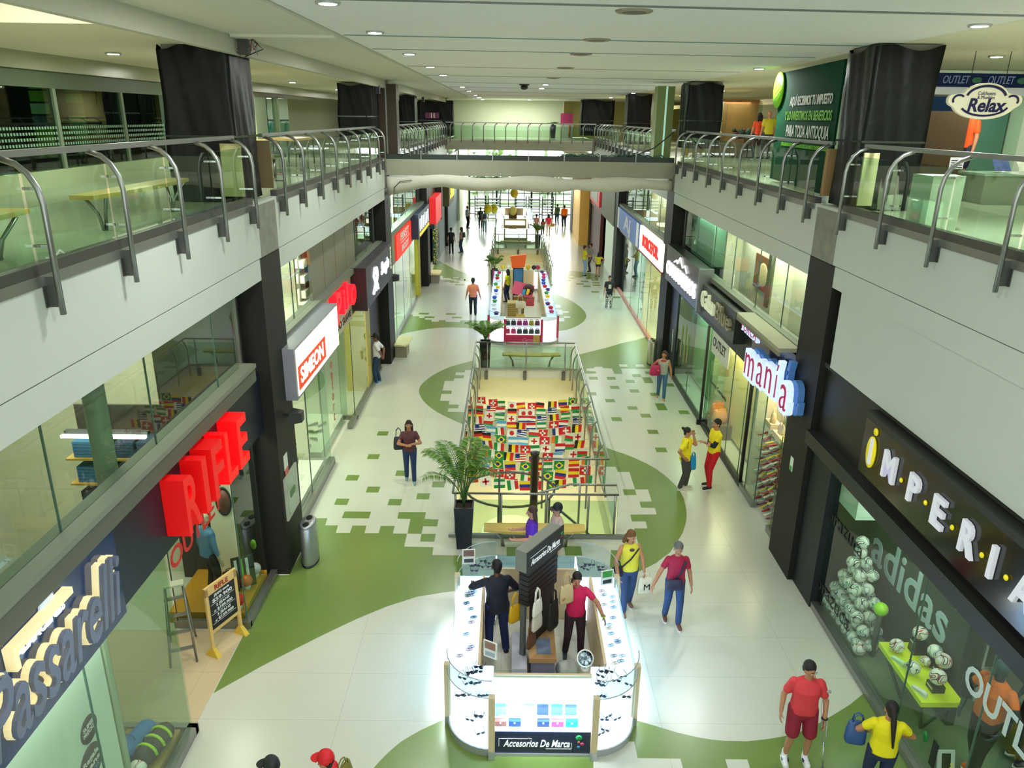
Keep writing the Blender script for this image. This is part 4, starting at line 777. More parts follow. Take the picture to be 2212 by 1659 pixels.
# menu board
t = thing('sandwich_board', 'wooden framed blackboard sign RIFLE with jeans prices on two feet', 'board', (-4.68, 10.75, 0), math.atan2(.55, .24)); PW = mat((214, 178, 108), .5)
for s_ in (-1, 1): MB().box(s_*.32-.03, s_*.32+.03, -.02, .02, 0, 1.28, PW).build('post', t); MB().add([(s_*.32-.05, -.14, 0), (s_*.32+.05, -.14, 0), (s_*.32+.05, .14, 0), (s_*.32-.05, .14, 0), (s_*.32-.03, -.03, .16), (s_*.32+.03, -.03, .16), (s_*.32+.03, .03, .16), (s_*.32-.03, .03, .16)], [(3, 2, 1, 0), (4, 5, 6, 7), (0, 1, 5, 4), (1, 2, 6, 5), (2, 3, 7, 6), (3, 0, 4, 7)], mat((214, 180, 60), .5)).build('foot', t)
MB().box(-.29, .29, -.018, .018, .42, .48, PW).box(-.35, .35, -.02, .02, 1.14, 1.3, PW).build('frame', t); MB().box(-.29, .29, -.012, .012, .48, 1.14, mat((24, 24, 28), .5)).build('blackboard', t)
b = MB(); CHK = mat((232, 232, 226), .6); b.text('RIFLE', FR((0, -.021, 1.21), *FW), .12, mat((160, 40, 26), .5), .004, .3, bold=.004)
for s_, z, sz, wd in (('JEANS desde', 1.08, .06, .34), ('$59.900', .99, .09, .44), ('2 JEANS', .88, .065, .3), ('x $109.900', .8, .07, .42), ('3 JEANS', .7, .065, .3), ('x $129.900', .62, .07, .42)): b.text(s_, FR((0, -.013, z), *FW), sz, CHK, .003, wd, bold=.0015)
for z in (.93, .75, .57): b.box(-.26, .26, -.015, -.012, z, z+.005, CHK)
b.build('lettering', t)
# ================= kiosks =================
GLOW = mat((226, 240, 255), .4, emit=1.5); KG = glass((232, 244, 250), .9, .01); BEI = mat((206, 186, 150), .5); KST = mat((176, 182, 186), .35, .6)  # case bases and back panels emit light in place of tubes inside
def arc(cx, cy, r, a0, a1, n=10): return [(cx+r*math.cos(a0+(a1-a0)*k/n), cy+r*math.sin(a0+(a1-a0)*k/n)) for k in range(n+1)]
def kiosk(label, x0, x1, y0, y1, frame, panel, glow, side_glow=None, power=160, lightcol=(.86, .93, 1)):
    t = thing('kiosk', label, 'kiosk', (0, 0, 0)); r = .66; D = .44; H = 1.03
    for nm, cx, cy, a0 in (('fl', x0+r, y0+r, PI), ('fr', x1-r, y0+r, 1.5*PI), ('bl', x0+r, y1-r, .5*PI), ('br', x1-r, y1-r, 0)):
        o_ = arc(cx, cy, r, a0, a0+PI/2); pl = o_+[(cx, cy)]
        MB().prism(pl, 0, .12, KST).build('plinth', t); MB().prism(arc(cx, cy, r-.02, a0, a0+PI/2)+[(cx, cy)], .12, .16, glow).build('display_base', t)
        MB().prism([(cx+(p[0]-cx)*.97, cy+(p[1]-cy)*.97) for p in o_]+[(cx, cy)], 1.0, 1.015, KG).build('glass_shelf', t)
        b = MB(); n_ = len(o_); vs = [(p[0], p[1], .16) for p in o_]+[(p[0], p[1], 1.3) for p in o_]; b.add(vs, [(i, i+1, n_+i+1, n_+i) for i in range(n_-1)], KG, True); b.build('curved_glass', t)
        b = MB(); b.tube([(p[0], p[1], 1.3) for p in o_], .008, KST, 5); b.tube([(p[0], p[1], 1.01) for p in o_], .008, KST, 5); b.build('rim', t)
        sx_ = 1 if cx < (x0+x1)/2 else -1; sy_ = 1 if cy < (y0+y1)/2 else -1
        MB().box(cx-.012, cx+.012, cy, cy-sy_*r, .16, 1.0, glow).box(cx, cx-sx_*r, cy-.012, cy+.012, .16, 1.0, glow).build('back_panel', t)
    # front and back showcases
    for yy, dd in ((y0, 1), (y1, -1)):
        a, c = x0+r+.02, x1-r-.02
        MB().box(a, c, yy+.0*dd, yy+D*dd, 0, .05, KST).build('plinth', t)
        MB().box(a, c, yy+.02*dd, yy+D*dd, .05, .42, panel).build('lower_panel', t); MB().box(a, c, yy+.03*dd, yy+(D-.02)*dd, .42, .44, glow).box(a, c, yy+(D-.03)*dd, yy+(D-.015)*dd, .44, H-.03, glow).build('display_base', t)
        MB().box(a, c, yy+.2*dd, yy+(D-.03)*dd, .72, .73, KG).build('glass_shelf', t)
        MB().box(a, c, yy+.015*dd, yy+.025*dd, .44, H-.01, KG).build('front_glass', t); MB().box(a, c, yy+.01*dd, yy+D*dd, H-.01, H, KG).build('top_glass', t); MB().box(a, c, yy+D*dd, yy+(D+.04)*dd, 0, H+.01, BEI).build('back_board', t)
    for xx, dd in ((x0, 1), (x1, -1)):
        a, c = y0+r+.02, y1-r-.02
        MB().box(xx+.02*dd, xx+D*dd, a, c, 0, .1, KST).build('plinth', t); MB().box(xx+.03*dd, xx+(D-.02)*dd, a, c, .1, .3, side_glow or glow).box(xx+.05*dd, xx+(D-.02)*dd, a, c, .82, .84, side_glow or glow).box(xx+(D-.03)*dd, xx+(D-.015)*dd, a, c, .3, .98, side_glow or glow).build('display_base', t)
        MB().box(xx+.02*dd, xx+.03*dd, a, c, .3, H-.01, KG).build('front_glass', t); MB().box(xx+.02*dd, xx+D*dd, a, c, H-.01, H, KG).build('top_glass', t); MB().box(xx+D*dd, xx+(D+.04)*dd, a, c, 0, H+.01, BEI).build('back_board', t)
    for (px, py) in ((x0+r, y0), (x1-r, y0), (x0, y0+r), (x1, y0+r), (x0, y1-r), (x1, y1-r)):
        MB().box(px-.045, px+.045, py-.06, py+.03, .14, 1.06, frame).build('post', t); MB().box(px-.045, px+.045, py-.07, py+.04, 0, .14, KST).build('post_foot', t)
    return t
NV = mat((26, 36, 62), .35)
k1 = kiosk('brightly lit accessories kiosk with navy front panel in the centre of the aisle', -.82, 1.93, 8.4, 12.0, BEI, NV, GLOW)
b = MB(); WT = mat((240, 244, 250), .5, emit=.3); b.text('Accesorios De Marca', FR((.47, 8.415, .22), *FW), .17, WT, .006, .93, shear=.3, bold=.002)
b.box(-.06, -.055, 8.412, 8.416, .17, .31, WT).box(-.06, .4, 8.412, 8.416, .305, .311, WT).box(.6, .96, 8.412, 8.416, .13, .136, WT).box(.955, .961, 8.412, 8.416, .13, .24, WT); b.build('lettering', k1)
b = MB()
for (dx, dz, rr, c) in ((1.06, .33, .045, (40, 170, 100)), (1.06, .25, .02, (190, 110, 90)), (1.11, .22, .028, (200, 70, 120)), (1.06, .17, .022, (60, 140, 220))): b.lathe([(0, .004), (rr, .004), (rr, 0)], mat(c, .5), 14, Matrix.Translation((dx, 8.417, dz))@Matrix.Rotation(PI/2, 4, 'X'))
b.build('logo_dots', k1)
for x, y, w_, h_ in ((.55, 8.35, 1.3, 0), (-.9, 10.4, 0, 0)): pass
area('kiosk_lamp', (.55, 8.40, .7), 1.2, 34, (.8, .9, 1), .2, (PI*.32, 0, 0)); area('kiosk_lamp', (-.86, 10.3, .7), .3, 75, (.8, .9, 1), 2.2, (0, -PI*.34, 0)); area('kiosk_lamp', (1.97, 10.3, .7), .3, 75, (.8, .9, 1), 2.2, (0, PI*.34, 0))
# slatted display tower with rotated sign
RZ = math.radians(55); tw = thing('display_tower', 'tall black slatted display tower with tilted sign Accesorios De Marca inside the bright kiosk', 'display tower', (.62, 10.34, 0), RZ)
MB().box(-.5, .5, .0, .22, 1.98, 2.34, mat((120, 122, 112), .5)).box(-.52, .52, -.02, 0, 1.96, 2.36, mat((32, 38, 44), .35)).build('sign_box', tw)
b = MB(); b.text('Accesorios De Marca', FR((-.02, -.022, 2.14), *FW), .15, WT, .004, .82, shear=.3, bold=.001); b.box(-.45, .0, -.026, -.022, 2.235, 2.24, WT).box(.1, .42, -.026, -.022, 2.06, 2.066, WT)
for dx, dz, rr, c in ((.45, 2.25, .03, (40, 170, 80)), (.44, 2.19, .014, (220, 60, 60)), (.48, 2.2, .012, (60, 120, 220))): b.lathe([(0, .004), (rr, .004), (rr, 0)], mat(c, .5), 12, Matrix.Translation((dx, -.022, dz))@Matrix.Rotation(PI/2, 4, 'X'))
b.build('lettering', tw)
b = MB(); sl = mat((34, 28, 30), .5)
for k in range(7): b.box(-.42, .42, .02, .2, 1.34+k*.09, 1.415+k*.09, sl)
b.box(-.41, .41, .04, .18, 1.33, 1.97, BLACK); b.build('slat_panel', tw); MB().box(-.46, -.40, .06, .14, 0, 1.34, mat((110, 118, 124), .4, .6)).build('pole', tw); MB().box(-.1, .4, .05, .2, .5, 1.34, mat((24, 24, 26), .5)).build('lower_panel', tw)
# hanging bags etc.
def bag(label, loc, col, w_=.3, h_=.24, d=.1, rz=0, cat='bag', strap=.22, group=None, name='handbag', s=1.0, trimc=None):
    t = thing(name, label, cat, loc, rz, group, s); m = mat(col, .5)
    b = MB(); n = 8; pr = []
    vs = []; fs = []
    secs = ((0, .86, .8), (.08, 1, 1), (.5, .98, .9), (.9, .86, .5), (1, .82, .28))
    for (u, sw, sd) in secs:
        for k in range(16):
            a = 2*PI*k/16; cx = abs(math.cos(a))**.5*(1 if math.cos(a) >= 0 else -1); sy = abs(math.sin(a))**.5*(1 if math.sin(a) >= 0 else -1); vs.append((cx*w_/2*sw, sy*d/2*sd, u*h_))
    for i in range(len(secs)-1):
        for k in range(16): fs.append((i*16+k, i*16+(k+1) % 16, (i+1)*16+(k+1) % 16, (i+1)*16+k))
    fs += [tuple(range(15, -1, -1)), tuple(64+k for k in range(16))]; b.add(vs, fs, m, True); b.build('body', t)
    if strap:
        for s_ in (-1, 1): MB().tube([(-w_*.26, s_*d*.12, h_*.95), (-w_*.2, s_*d*.15, h_+strap*.7), (0, s_*d*.15, h_+strap), (w_*.2, s_*d*.15, h_+strap*.7), (w_*.26, s_*d*.12, h_*.95)], .009, mat(trimc or col, .5), 6).build('strap', t)
    return t
bag('yellow bag with orange price card hanging on the left of the display tower', (.17, 10.12, 1.0), (206, 160, 20), .26, .3, .08, .7)
bag('cream fabric tote hanging on the right of the display tower', (.98, 10.35, 1.18), (206, 186, 140), .26, .34, .08, .5)
bag('long white and brown bag hanging on the front of the display tower', (.5, 9.9, 1.02), (196, 192, 176), .26, .3, .07, .95)
bag('white basket bag hanging high on the front of the display tower', (.5, 9.88, 1.3), (226, 224, 214), .24, .26, .06, .95)
bag('brown leather bag hanging lowest on the display tower', (.42, 9.86, .72), (96, 62, 48), .24, .26, .06, .95)
bag('black tall bag hanging in the middle of the display tower', (.76, 10.08, .9), (18, 18, 20), .26, .5, .08, .9)
MB().box(-.2, .2, -.1, .1, 0, .01, BLACK)
t = thing('cardboard_box', 'brown cardboard box with a bluish vent sheet on a stand inside the bright kiosk', 'box', (.62, 10.2, 0)); MB().box(-.23, .2, -.38, .38, .44, .52, mat((178, 138, 92), .7)).build('box_top', t); MB().box(-.11, .12, -.27, .12, .52, .525, mat((108, 124, 150), .6)).build('sheet', t); MB().box(-.2, .18, -.34, .34, 0, .44, mat((120, 124, 150), .6)).build('stand', t)
t = thing('storage_box', 'tall pale box standing left of the steel pole inside the bright kiosk', 'box'); MB().box(.12, .36, 9.7, 10.6, 0, .42, mat((178, 180, 196), .6)).build('box', t)
t = thing('paper_sheet', 'white printed sheet on a dark case at the kiosk front', 'paper'); MB().box(.48, .76, 9.25, 9.65, 0, .2, mat((26, 36, 52), .5)).build('case', t); MB().box(.5, .68, 9.42, 9.62, .2, .206, WHITE).build('sheet', t)
bag('bright green plastic bag over an orange box inside the kiosk', (1.0, 9.62, 0), (110, 190, 50), .34, .3, .26, 0, 'bag', 0, None, 'plastic_bag')
t = thing('storage_box', 'orange box under the green plastic bag inside the kiosk', 'box'); MB().box(.86, 1.16, 9.2, 9.44, 0, .22, mat((226, 96, 50), .6)).build('box', t)
bag('crumpled clear white plastic bag on the kiosk floor', (1.02, 10.15, 0), (206, 212, 210), .34, .2, .3, .3, 'bag', 0, None, 'plastic_bag')
t = thing('round_mirror', 'round tilted table mirror on the front right of the bright kiosk', 'mirror', (1.16, 8.98, 1.04)); M = Matrix.Translation((0, 0, .18))@Matrix.Rotation(math.radians(50), 4, 'X'); b = MB(); b.lathe([(.11, 0), (.125, .01), (.11, .02)], WHITE, 24, M); b.build('frame', t); MB().lathe([(.0, .021), (.105, .021)], mat((200, 220, 230), .05, 1), 24, M).build('glass', t); MB().tube([(0, 0, 0), (0, .02, .12)], .012, CHROME, 6).build('stem', t); MB().lathe([(.06, 0), (.06, .01)], WHITE, 16).build('foot', t)
wc = [(150, 80, 66), (36, 56, 110), (180, 180, 190), (40, 50, 90), (222, 60, 140), (30, 150, 200)]; wn_ = ['brown wallet with a white tag', 'navy wallet with white dotted border', 'grey patterned wallet', 'dark wallet with pink edge', 'hot pink patterned wallet', 'turquoise wallet']
for i, c in enumerate(wc):
    t = thing('wallet', '%s in the glowing front case of the kiosk' % wn_[i], 'wallet', (-.04+i*.2, 8.5, .445), 0, 'wallets in the front case'); MB().box(-.085, .085, -.01, .015, 0, .13, mat(c, .4)).build('body', t); MB().box(-.088, .088, -.012, -.009, .09, .13, mat(tuple(min(255, int(v*1.3+20)) for v in c), .4)).build('flap', t); MB().box(-.012, .012, -.015, -.012, .055, .08, mat((230, 230, 230), .4)).build('tag', t)
for i in range(6):
    t = thing('cosmetic_pouch', 'small %s pouch in the second row of the glowing front case' % ['pale cyan', 'white', 'grey dotted', 'dark blue', 'sky blue', 'blue grey'][i], 'pouch', (-.04+i*.2, 8.72, .445), 0, 'pouches in the front case'); MB().box(-.08, .08, -.03, .03, 0, .16, mat([(130, 220, 226), (226, 232, 232), (170, 172, 180), (60, 70, 150), (90, 170, 220), (96, 110, 170)][i], .4)).build('body', t)
# sunglasses copies
def sung(): 
    t = thing('sunglasses', '', 'sunglasses'); m = mat((40, 30, 50), .2)
    for s_ in (-1, 1): MB().ball((s_*.036, 0, .02), (.03, .006, .022), m, 10, 6).build('lens', t); MB().tube([(s_*.068, 0, .028), (s_*.07, .12, .03)], .004, m, 4).build('arm', t)
    MB().tube([(-.01, 0, .03), (.01, 0, .03)], .004, m, 4).build('bridge', t); return t
sg = sung(); first = True; rn = random.Random(4); 
for nm, cx, cy, sx_, sy_ in (('front left', -.16, 9.06, -1, -1), ('front right', 1.27, 9.06, 1, -1), ('back left', -.16, 11.34, -1, 1), ('back right', 1.27, 11.34, 1, 1)):
    k = 0
    for z, q in ((.165, 5), (.5, 5), (.72, 3), (1.02, 7)):
        for j in range(q):
            a = rn.uniform(.25, 1.3); rr = rn.uniform(.2, .52); x = cx+sx_*rr*math.cos(a); y = cy+sy_*rr*math.sin(a)
            zz = z if z in (.165, 1.02) else z
            if z in (.5, .72): x = cx+sx_*rn.uniform(.08, .55); y = cy+sy_*.05
            o = sg if first else dup(sg); first = False; o.location = (x, y, zz); o.rotation_euler = (0, 0, rn.uniform(-.6, .6)); o['label'] = 'sunglasses in the %s round case of the bright kiosk, number %s' % (nm, ORD[k]); o['label'] = 'small dark sunglasses in the %s rounded corner case of the bright kiosk' % nm; o['group'] = 'sunglasses in the kiosk corner cases'; k += 1
for i in range(34):
    s_ = i % 2; b = MB(); c = rn.choice(((200, 150, 60), (190, 60, 90), (120, 150, 190), (90, 60, 120), (200, 200, 210), (60, 60, 70)))
    for q in range(3): b.tube([(.03*math.cos(a)+.02*q, .03*math.sin(a), .004+.006*q) for a in [j*PI/5 for j in range(11)]], .004, mat(c, .3, .4), 4)
    solo(b, 'bracelet', 'small bracelets lying in the %s glass showcase of the bright kiosk' % ('right' if s_ else 'left'), 'jewelry', 'bracelets in the side showcases', ((-.6 if not s_ else 1.7)+rn.uniform(-.1, .1), rn.uniform(9.2, 11.2), .842))
for lb, loc, rz, cs in (('photo card of a woman in a cap on the left corner case', (-.62, 11.25, 1.31), .1, ((120, 90, 80), (60, 60, 66))), ('green white and black price card on the right corner case', (1.72, 11.05, 1.06), .3, ((60, 150, 60), (30, 36, 40))), ('picture card standing in the front left corner case', (-.2, 9.2, 1.04), -.5, ((150, 110, 90), (160, 170, 180)))):
    t = thing('card', lb, 'card', loc, rz); MB().box(-.11, .11, -.01, .01, 0, .28, WHITE).build('sheet', t); MB().box(-.09, .09, -.014, -.009, .15, .27, mat(cs[0], .5)).box(-.08, .08, -.014, -.009, .03, .1, mat(cs[1], .5)).build('print', t)
# pink kiosk
PK = mat((196, 30, 84), .4); GLP = mat((250, 236, 226), .4, emit=.9)
k2 = kiosk('pink accessories kiosk with bags and hats beyond the near floor opening', -.78, 1.98, 28.9, 39.6, PK, PK, GLP, mat((206, 214, 255), .4, emit=1.6), 0)
b = MB(); b.text('Carmin', FR((.8, 28.91, .22), *FW), .2, mat((230, 160, 180), .5), .006, .5, shear=.4); b.build('lettering', k2); MB().box(1.0, 1.25, 28.9, 28.92, .07, .41, mat((190, 160, 80), .5, vary=.5)).build('poster', k2)
t = thing('sign_tower', 'orange flared sign on a tall black and blue picture post in the pink kiosk', 'sign', (.45, 36, 0)); b = MB(); b.add([(-.3, -.1, 1.75), (.3, -.1, 1.8), (.3, .1, 1.8), (-.3, .1, 1.75), (-.38, -.1, 2.3), (.38, -.1, 2.4), (.38, .1, 2.4), (-.38, .1, 2.3)], [(3, 2, 1, 0), (4, 5, 6, 7), (0, 1, 5, 4), (1, 2, 6, 5), (2, 3, 7, 6), (3, 0, 4, 7)], mat((226, 90, 24), .5)); b.build('sign_box', t)
MB().box(-.25, .25, -.08, .08, 0, 1.75, BLACK).build('post', t); MB().box(-.2, .22, -.1, -.08, 1.0, 1.7, mat((60, 110, 160), .4, vary=.6, vscale=4)).build('picture', t)
t = thing('hat_board', 'pink tilted board with a colourful round patch in the pink kiosk', 'board', (.62, 32.2, 0)); M = Matrix.Translation((0, 0, 1.5))@Matrix.Rotation(.25, 4, 'Y')@Matrix.Rotation(-.3, 4, 'X')
MB().box(-.45, .45, -.02, .02, -.25, .3, mat((226, 90, 130), .5), M).build('board', t); b = MB(); b.lathe([(0, .03), (.24, .03), (.24, 0)], mat((70, 20, 44), .5), 20, M@Matrix.Translation((.22, -.02, .08))@Matrix.Rotation(PI/2, 4, 'X')); b.box(.0, .12, -.06, -.04, -.2, .05, mat((40, 150, 210), .5), M).box(.16, .28, -.06, -.04, -.15, .1, mat((240, 200, 30), .5), M).build('patch', t); MB().box(-.4, .5, -.04, .3, 1.0, 1.2, mat((150, 110, 60), .6)).build('shelf', t); MB().box(-.05, .05, 0, .08, 0, 1.3, BLACK).build('post', t)
bag('white handbag hanging at the front of the pink kiosk tower', (.5, 30.9, 1.02), (226, 222, 206), .42, .3, .14, 0, 'bag', .3)
bag('cream handbag hanging under the white one in the pink kiosk', (.5, 30.4, .62), (200, 180, 90), .4, .28, .14, 0, 'bag', .3)
bag('dark pink handbag hanging beside the white one in the pink kiosk', (.9, 31.0, 1.1), (190, 60, 80), .34, .3, .14, 0, 'bag', .3)
bag('coral red bag low on the right inside the pink kiosk', (.95, 30.0, .3), (220, 60, 50), .36, .36, .14)
t = thing('carton_stack', 'stack of flat tan cartons on the left of the pink kiosk tower', 'cartons', (.18, 31.2, 0))
for k in range(7): MB().box(-.22, .22, -.3, .3, .6+k*.09, .68+k*.09, mat((170, 150, 90), .6)).build('carton', t)
MB().box(-.2, .2, -.28, .28, 0, .6, mat((120, 90, 50), .6)).build('stand', t)
cols = [(30, 30, 34), (40, 36, 44), (214, 30, 110), (230, 60, 150), (220, 180, 30), (120, 40, 60), (190, 20, 60), (236, 20, 110), (36, 36, 44), (24, 24, 30), (30, 30, 36), (60, 50, 56)]
for i, c in enumerate(cols):
    r_ = i//6; q = i % 6
    bag('small %s bag in the front case of the pink kiosk, %s row, %s from left' % ('dark' if max(c) < 70 else 'bright', ['back', 'front'][r_], ORD[q]), (-.02+q*.235, 29.22-r_*.16, .745 if r_ == 0 else .445), c, .2, .17, .1, 0, 'bag', .06, 'bags in the pink front case')
for i in range(26):
    c = rn.choice(((200, 30, 50), (60, 90, 190), (230, 200, 40), (90, 60, 120), (230, 230, 240), (200, 60, 120), (80, 150, 80))); s_ = i % 2
    solo(MB().ball((0, 0, .06), (.11, .11, .06), mat(c, .5), 12, 8).box(-.08, .08, -.2, -.08, .01, .03, mat(c, .5)), 'cap', 'small coloured cap on the %s counter of the pink kiosk' % ('right' if s_ else 'left'), 'cap', 'caps on the pink kiosk counters', ((-.55 if not s_ else 1.72)+rn.uniform(-.08, .08), 29.8+i*.35, 1.035))
for i, (x, c) in enumerate(((-.3, (230, 200, 60)), (.0, (240, 240, 230)), (.3, (200, 20, 30)), (1.0, (220, 180, 40)), (1.3, (40, 30, 40)), (1.5, (180, 40, 90)))):
    solo(MB().ball((0, 0, .12), .12, mat(c, .5), 12, 8).tube([(0, 0, 0), (0, 0, .06)], .05, BLACK, 8), 'hat_stand', 'round hat stand at the back end of the pink kiosk, %s from the left' % ORD[i], 'hat stand', 'hat stands', (x, 39.3, 1.04))
# distant kiosks
k3 = kiosk('beige kiosk with glowing shelves beyond the far floor opening', -1.0, 1.9, 54.4, 60.5, mat((150, 134, 84), .5), mat((140, 130, 80), .5), mat((250, 250, 236), .4, emit=1.6))
k4 = kiosk('most distant white lit kiosk before the grille gate', -1.1, 1.9, 62.0, 68.0, mat((170, 170, 160), .5), mat((150, 150, 130), .5), mat((250, 255, 250), .4, emit=1.8))
MB().box(-.4, 1.2, 54.6, 54.9, 1.06, 1.7, mat((150, 134, 84), .5)).box(-.3, 1.1, 54.56, 54.6, 1.3, 1.6, mat((255, 252, 236), .4, emit=2.0)).build('sign_board', k3)
t = thing('gorilla_figure', 'brown standing mascot shaped stand with a pale round balloon on the distant kiosk', 'figure', (.25, 57, 1.04)); t['label'] = 'tall brown display stand with a round yellow balloon on the distant kiosk'; t.name = 'display_stand'
MB().box(-.3, .3, -.1, .1, 0, 1.1, mat((96, 66, 30), .6)).build('post', t); MB().ball((0, -.25, 1.0), (.28, .28, .34), mat((230, 220, 120), .4), 14, 10).build('balloon', t)
for i, (x, y, z, c) in enumerate(((-1.6, 58, 2.0, (220, 206, 30)), (-1.2, 60, 1.8, (214, 200, 30)), (.35, 60, 3.0, (232, 200, 30)))):
    t = thing('balloon', 'yellow balloon near the far kiosks, %s from the left' % ORD[i], 'balloon', (x, y, z), 0, 'yellow balloons'); MB().ball((0, 0, 0), (.3, .3, .36), mat(c, .4), 14, 10).build('balloon_skin', t); MB().tube([(0, 0, -.36), (.05, 0, -z+.0)], .012, WHITE, 4).build('string', t)
for i in range(5):
    t = thing('tray_rack', 'dark tray rack near the far gate, %s from the left' % ORD[i], 'rack', ((-2.6, -1.4, 1.0, 2.2, 3.4)[i], 69.5, 0), 0, 'dark racks')
    for k in range(6): MB().box(-.5, .5, -.3, .3, .2+k*.28, .26+k*.28, mat((70, 76, 80), .5)).build('tray', t)
    for u in (-.48, .48): MB().box(u-.03, u+.03, -.3, .3, 0, 1.9, BLACK).build('side', t)
# ================= people =================
def cap(b, p0, p1, r0, r1, m, fl=(1, 1), up=None, seg=12):
    p0 = Vector(p0); p1 = Vector(p1); d = p1-p0; L = d.length; d = d.normalized() if L > 1e-6 else Vector((0, 0, 1))
    ref = Vector(up) if up else (Vector((1, 0, 0)) if abs(d.x) < .9 else Vector((0, 1, 0)))
    a = (ref-d*ref.dot(d)).normalized(); c = d.cross(a); rings = []
    for k in range(1, 4): t = PI/2*k/4; rings.append((-r0*math.cos(t), r0*math.sin(t)))
    rings += [(0, r0), (L, r1)]
    for k in range(3, 0, -1): t = PI/2*k/4; rings.append((L+r1*math.cos(t), r1*math.sin(t)))
    vs = []; fs = []; n = len(rings)
    for h, r in rings:
        for k in range(seg): t = 2*PI*k/seg; vs.append(p0+d*h+a*math.cos(t)*r*fl[0]+c*math.sin(t)*r*fl[1])
    for i in range(n-1):
        for k in range(seg): fs.append((i*seg+k, i*seg+(k+1) % seg, (i+1)*seg+(k+1) % seg, (i+1)*seg+k))
    fs += [tuple(range(seg-1, -1, -1)), tuple((n-1)*seg+k for k in range(seg))]
    b.add(vs, fs, m, True)
def loft(b, secs, m, X=None, seg=18):
    vs = []; fs = []
    for (z, rx, ry, yo) in secs:
        for k in range(seg):
            t = 2*PI*k/seg; c, s = math.cos(t), math.sin(t); p = Vector((rx*abs(c)**.85*(1 if c >= 0 else -1), yo+ry*abs(s)**.9*(1 if s >= 0 else -1), z)); vs.append(X@p if X else p)
    for i in range(len(secs)-1):
        for k in range(seg): fs.append((i*seg+k, i*seg+(k+1) % seg, (i+1)*seg+(k+1) % seg, (i+1)*seg+k))
    fs += [tuple(range(seg-1, -1, -1)), tuple((len(secs)-1)*seg+k for k in range(seg))]
    b.add(vs, fs, m, True)
def bake(b, name, parent, vox, it=3, scale=None):
    m = b.mats[0]; me = bpy.data.meshes.new('tmp'); me.from_pydata(b.v, [], b.f); me.update(); o = bpy.data.objects.new('tmp', me); C.objects.link(o)
    r = o.modifiers.new('r', 'REMESH'); r.mode = 'VOXEL'; r.voxel_size = vox; r.use_smooth_shade = True
    if it: s = o.modifiers.new('s', 'SMOOTH'); s.factor = .5; s.iterations = it
    bpy.context.view_layer.update(); me2 = bpy.data.meshes.new_from_object(o.evaluated_get(bpy.context.evaluated_depsgraph_get()))
    bpy.data.objects.remove(o); bpy.data.meshes.remove(me); me2.name = name; me2.materials.clear(); me2.materials.append(m)
    me2.polygons.foreach_set('use_smooth', [True]*len(me2.polygons))
    q = bpy.data.objects.new(name, me2); C.objects.link(q); q.parent = parent; return q
def ik(a, t, l1, l2, pole):
    a = Vector(a); t = Vector(t); d = t-a; L = min(d.length, (l1+l2)*.995); u = d.normalized(); t2 = a+u*L
    x = (l1*l1-l2*l2+L*L)/(2*L); h = math.sqrt(max(0, l1*l1-x*x)); p = Vector(pole); p = (p-u*p.dot(u)); p = p.normalized() if p.length > 1e-5 else Vector((0, 1, 0))
    return a+u*x+p*h, t2
SK = (178, 124, 92)
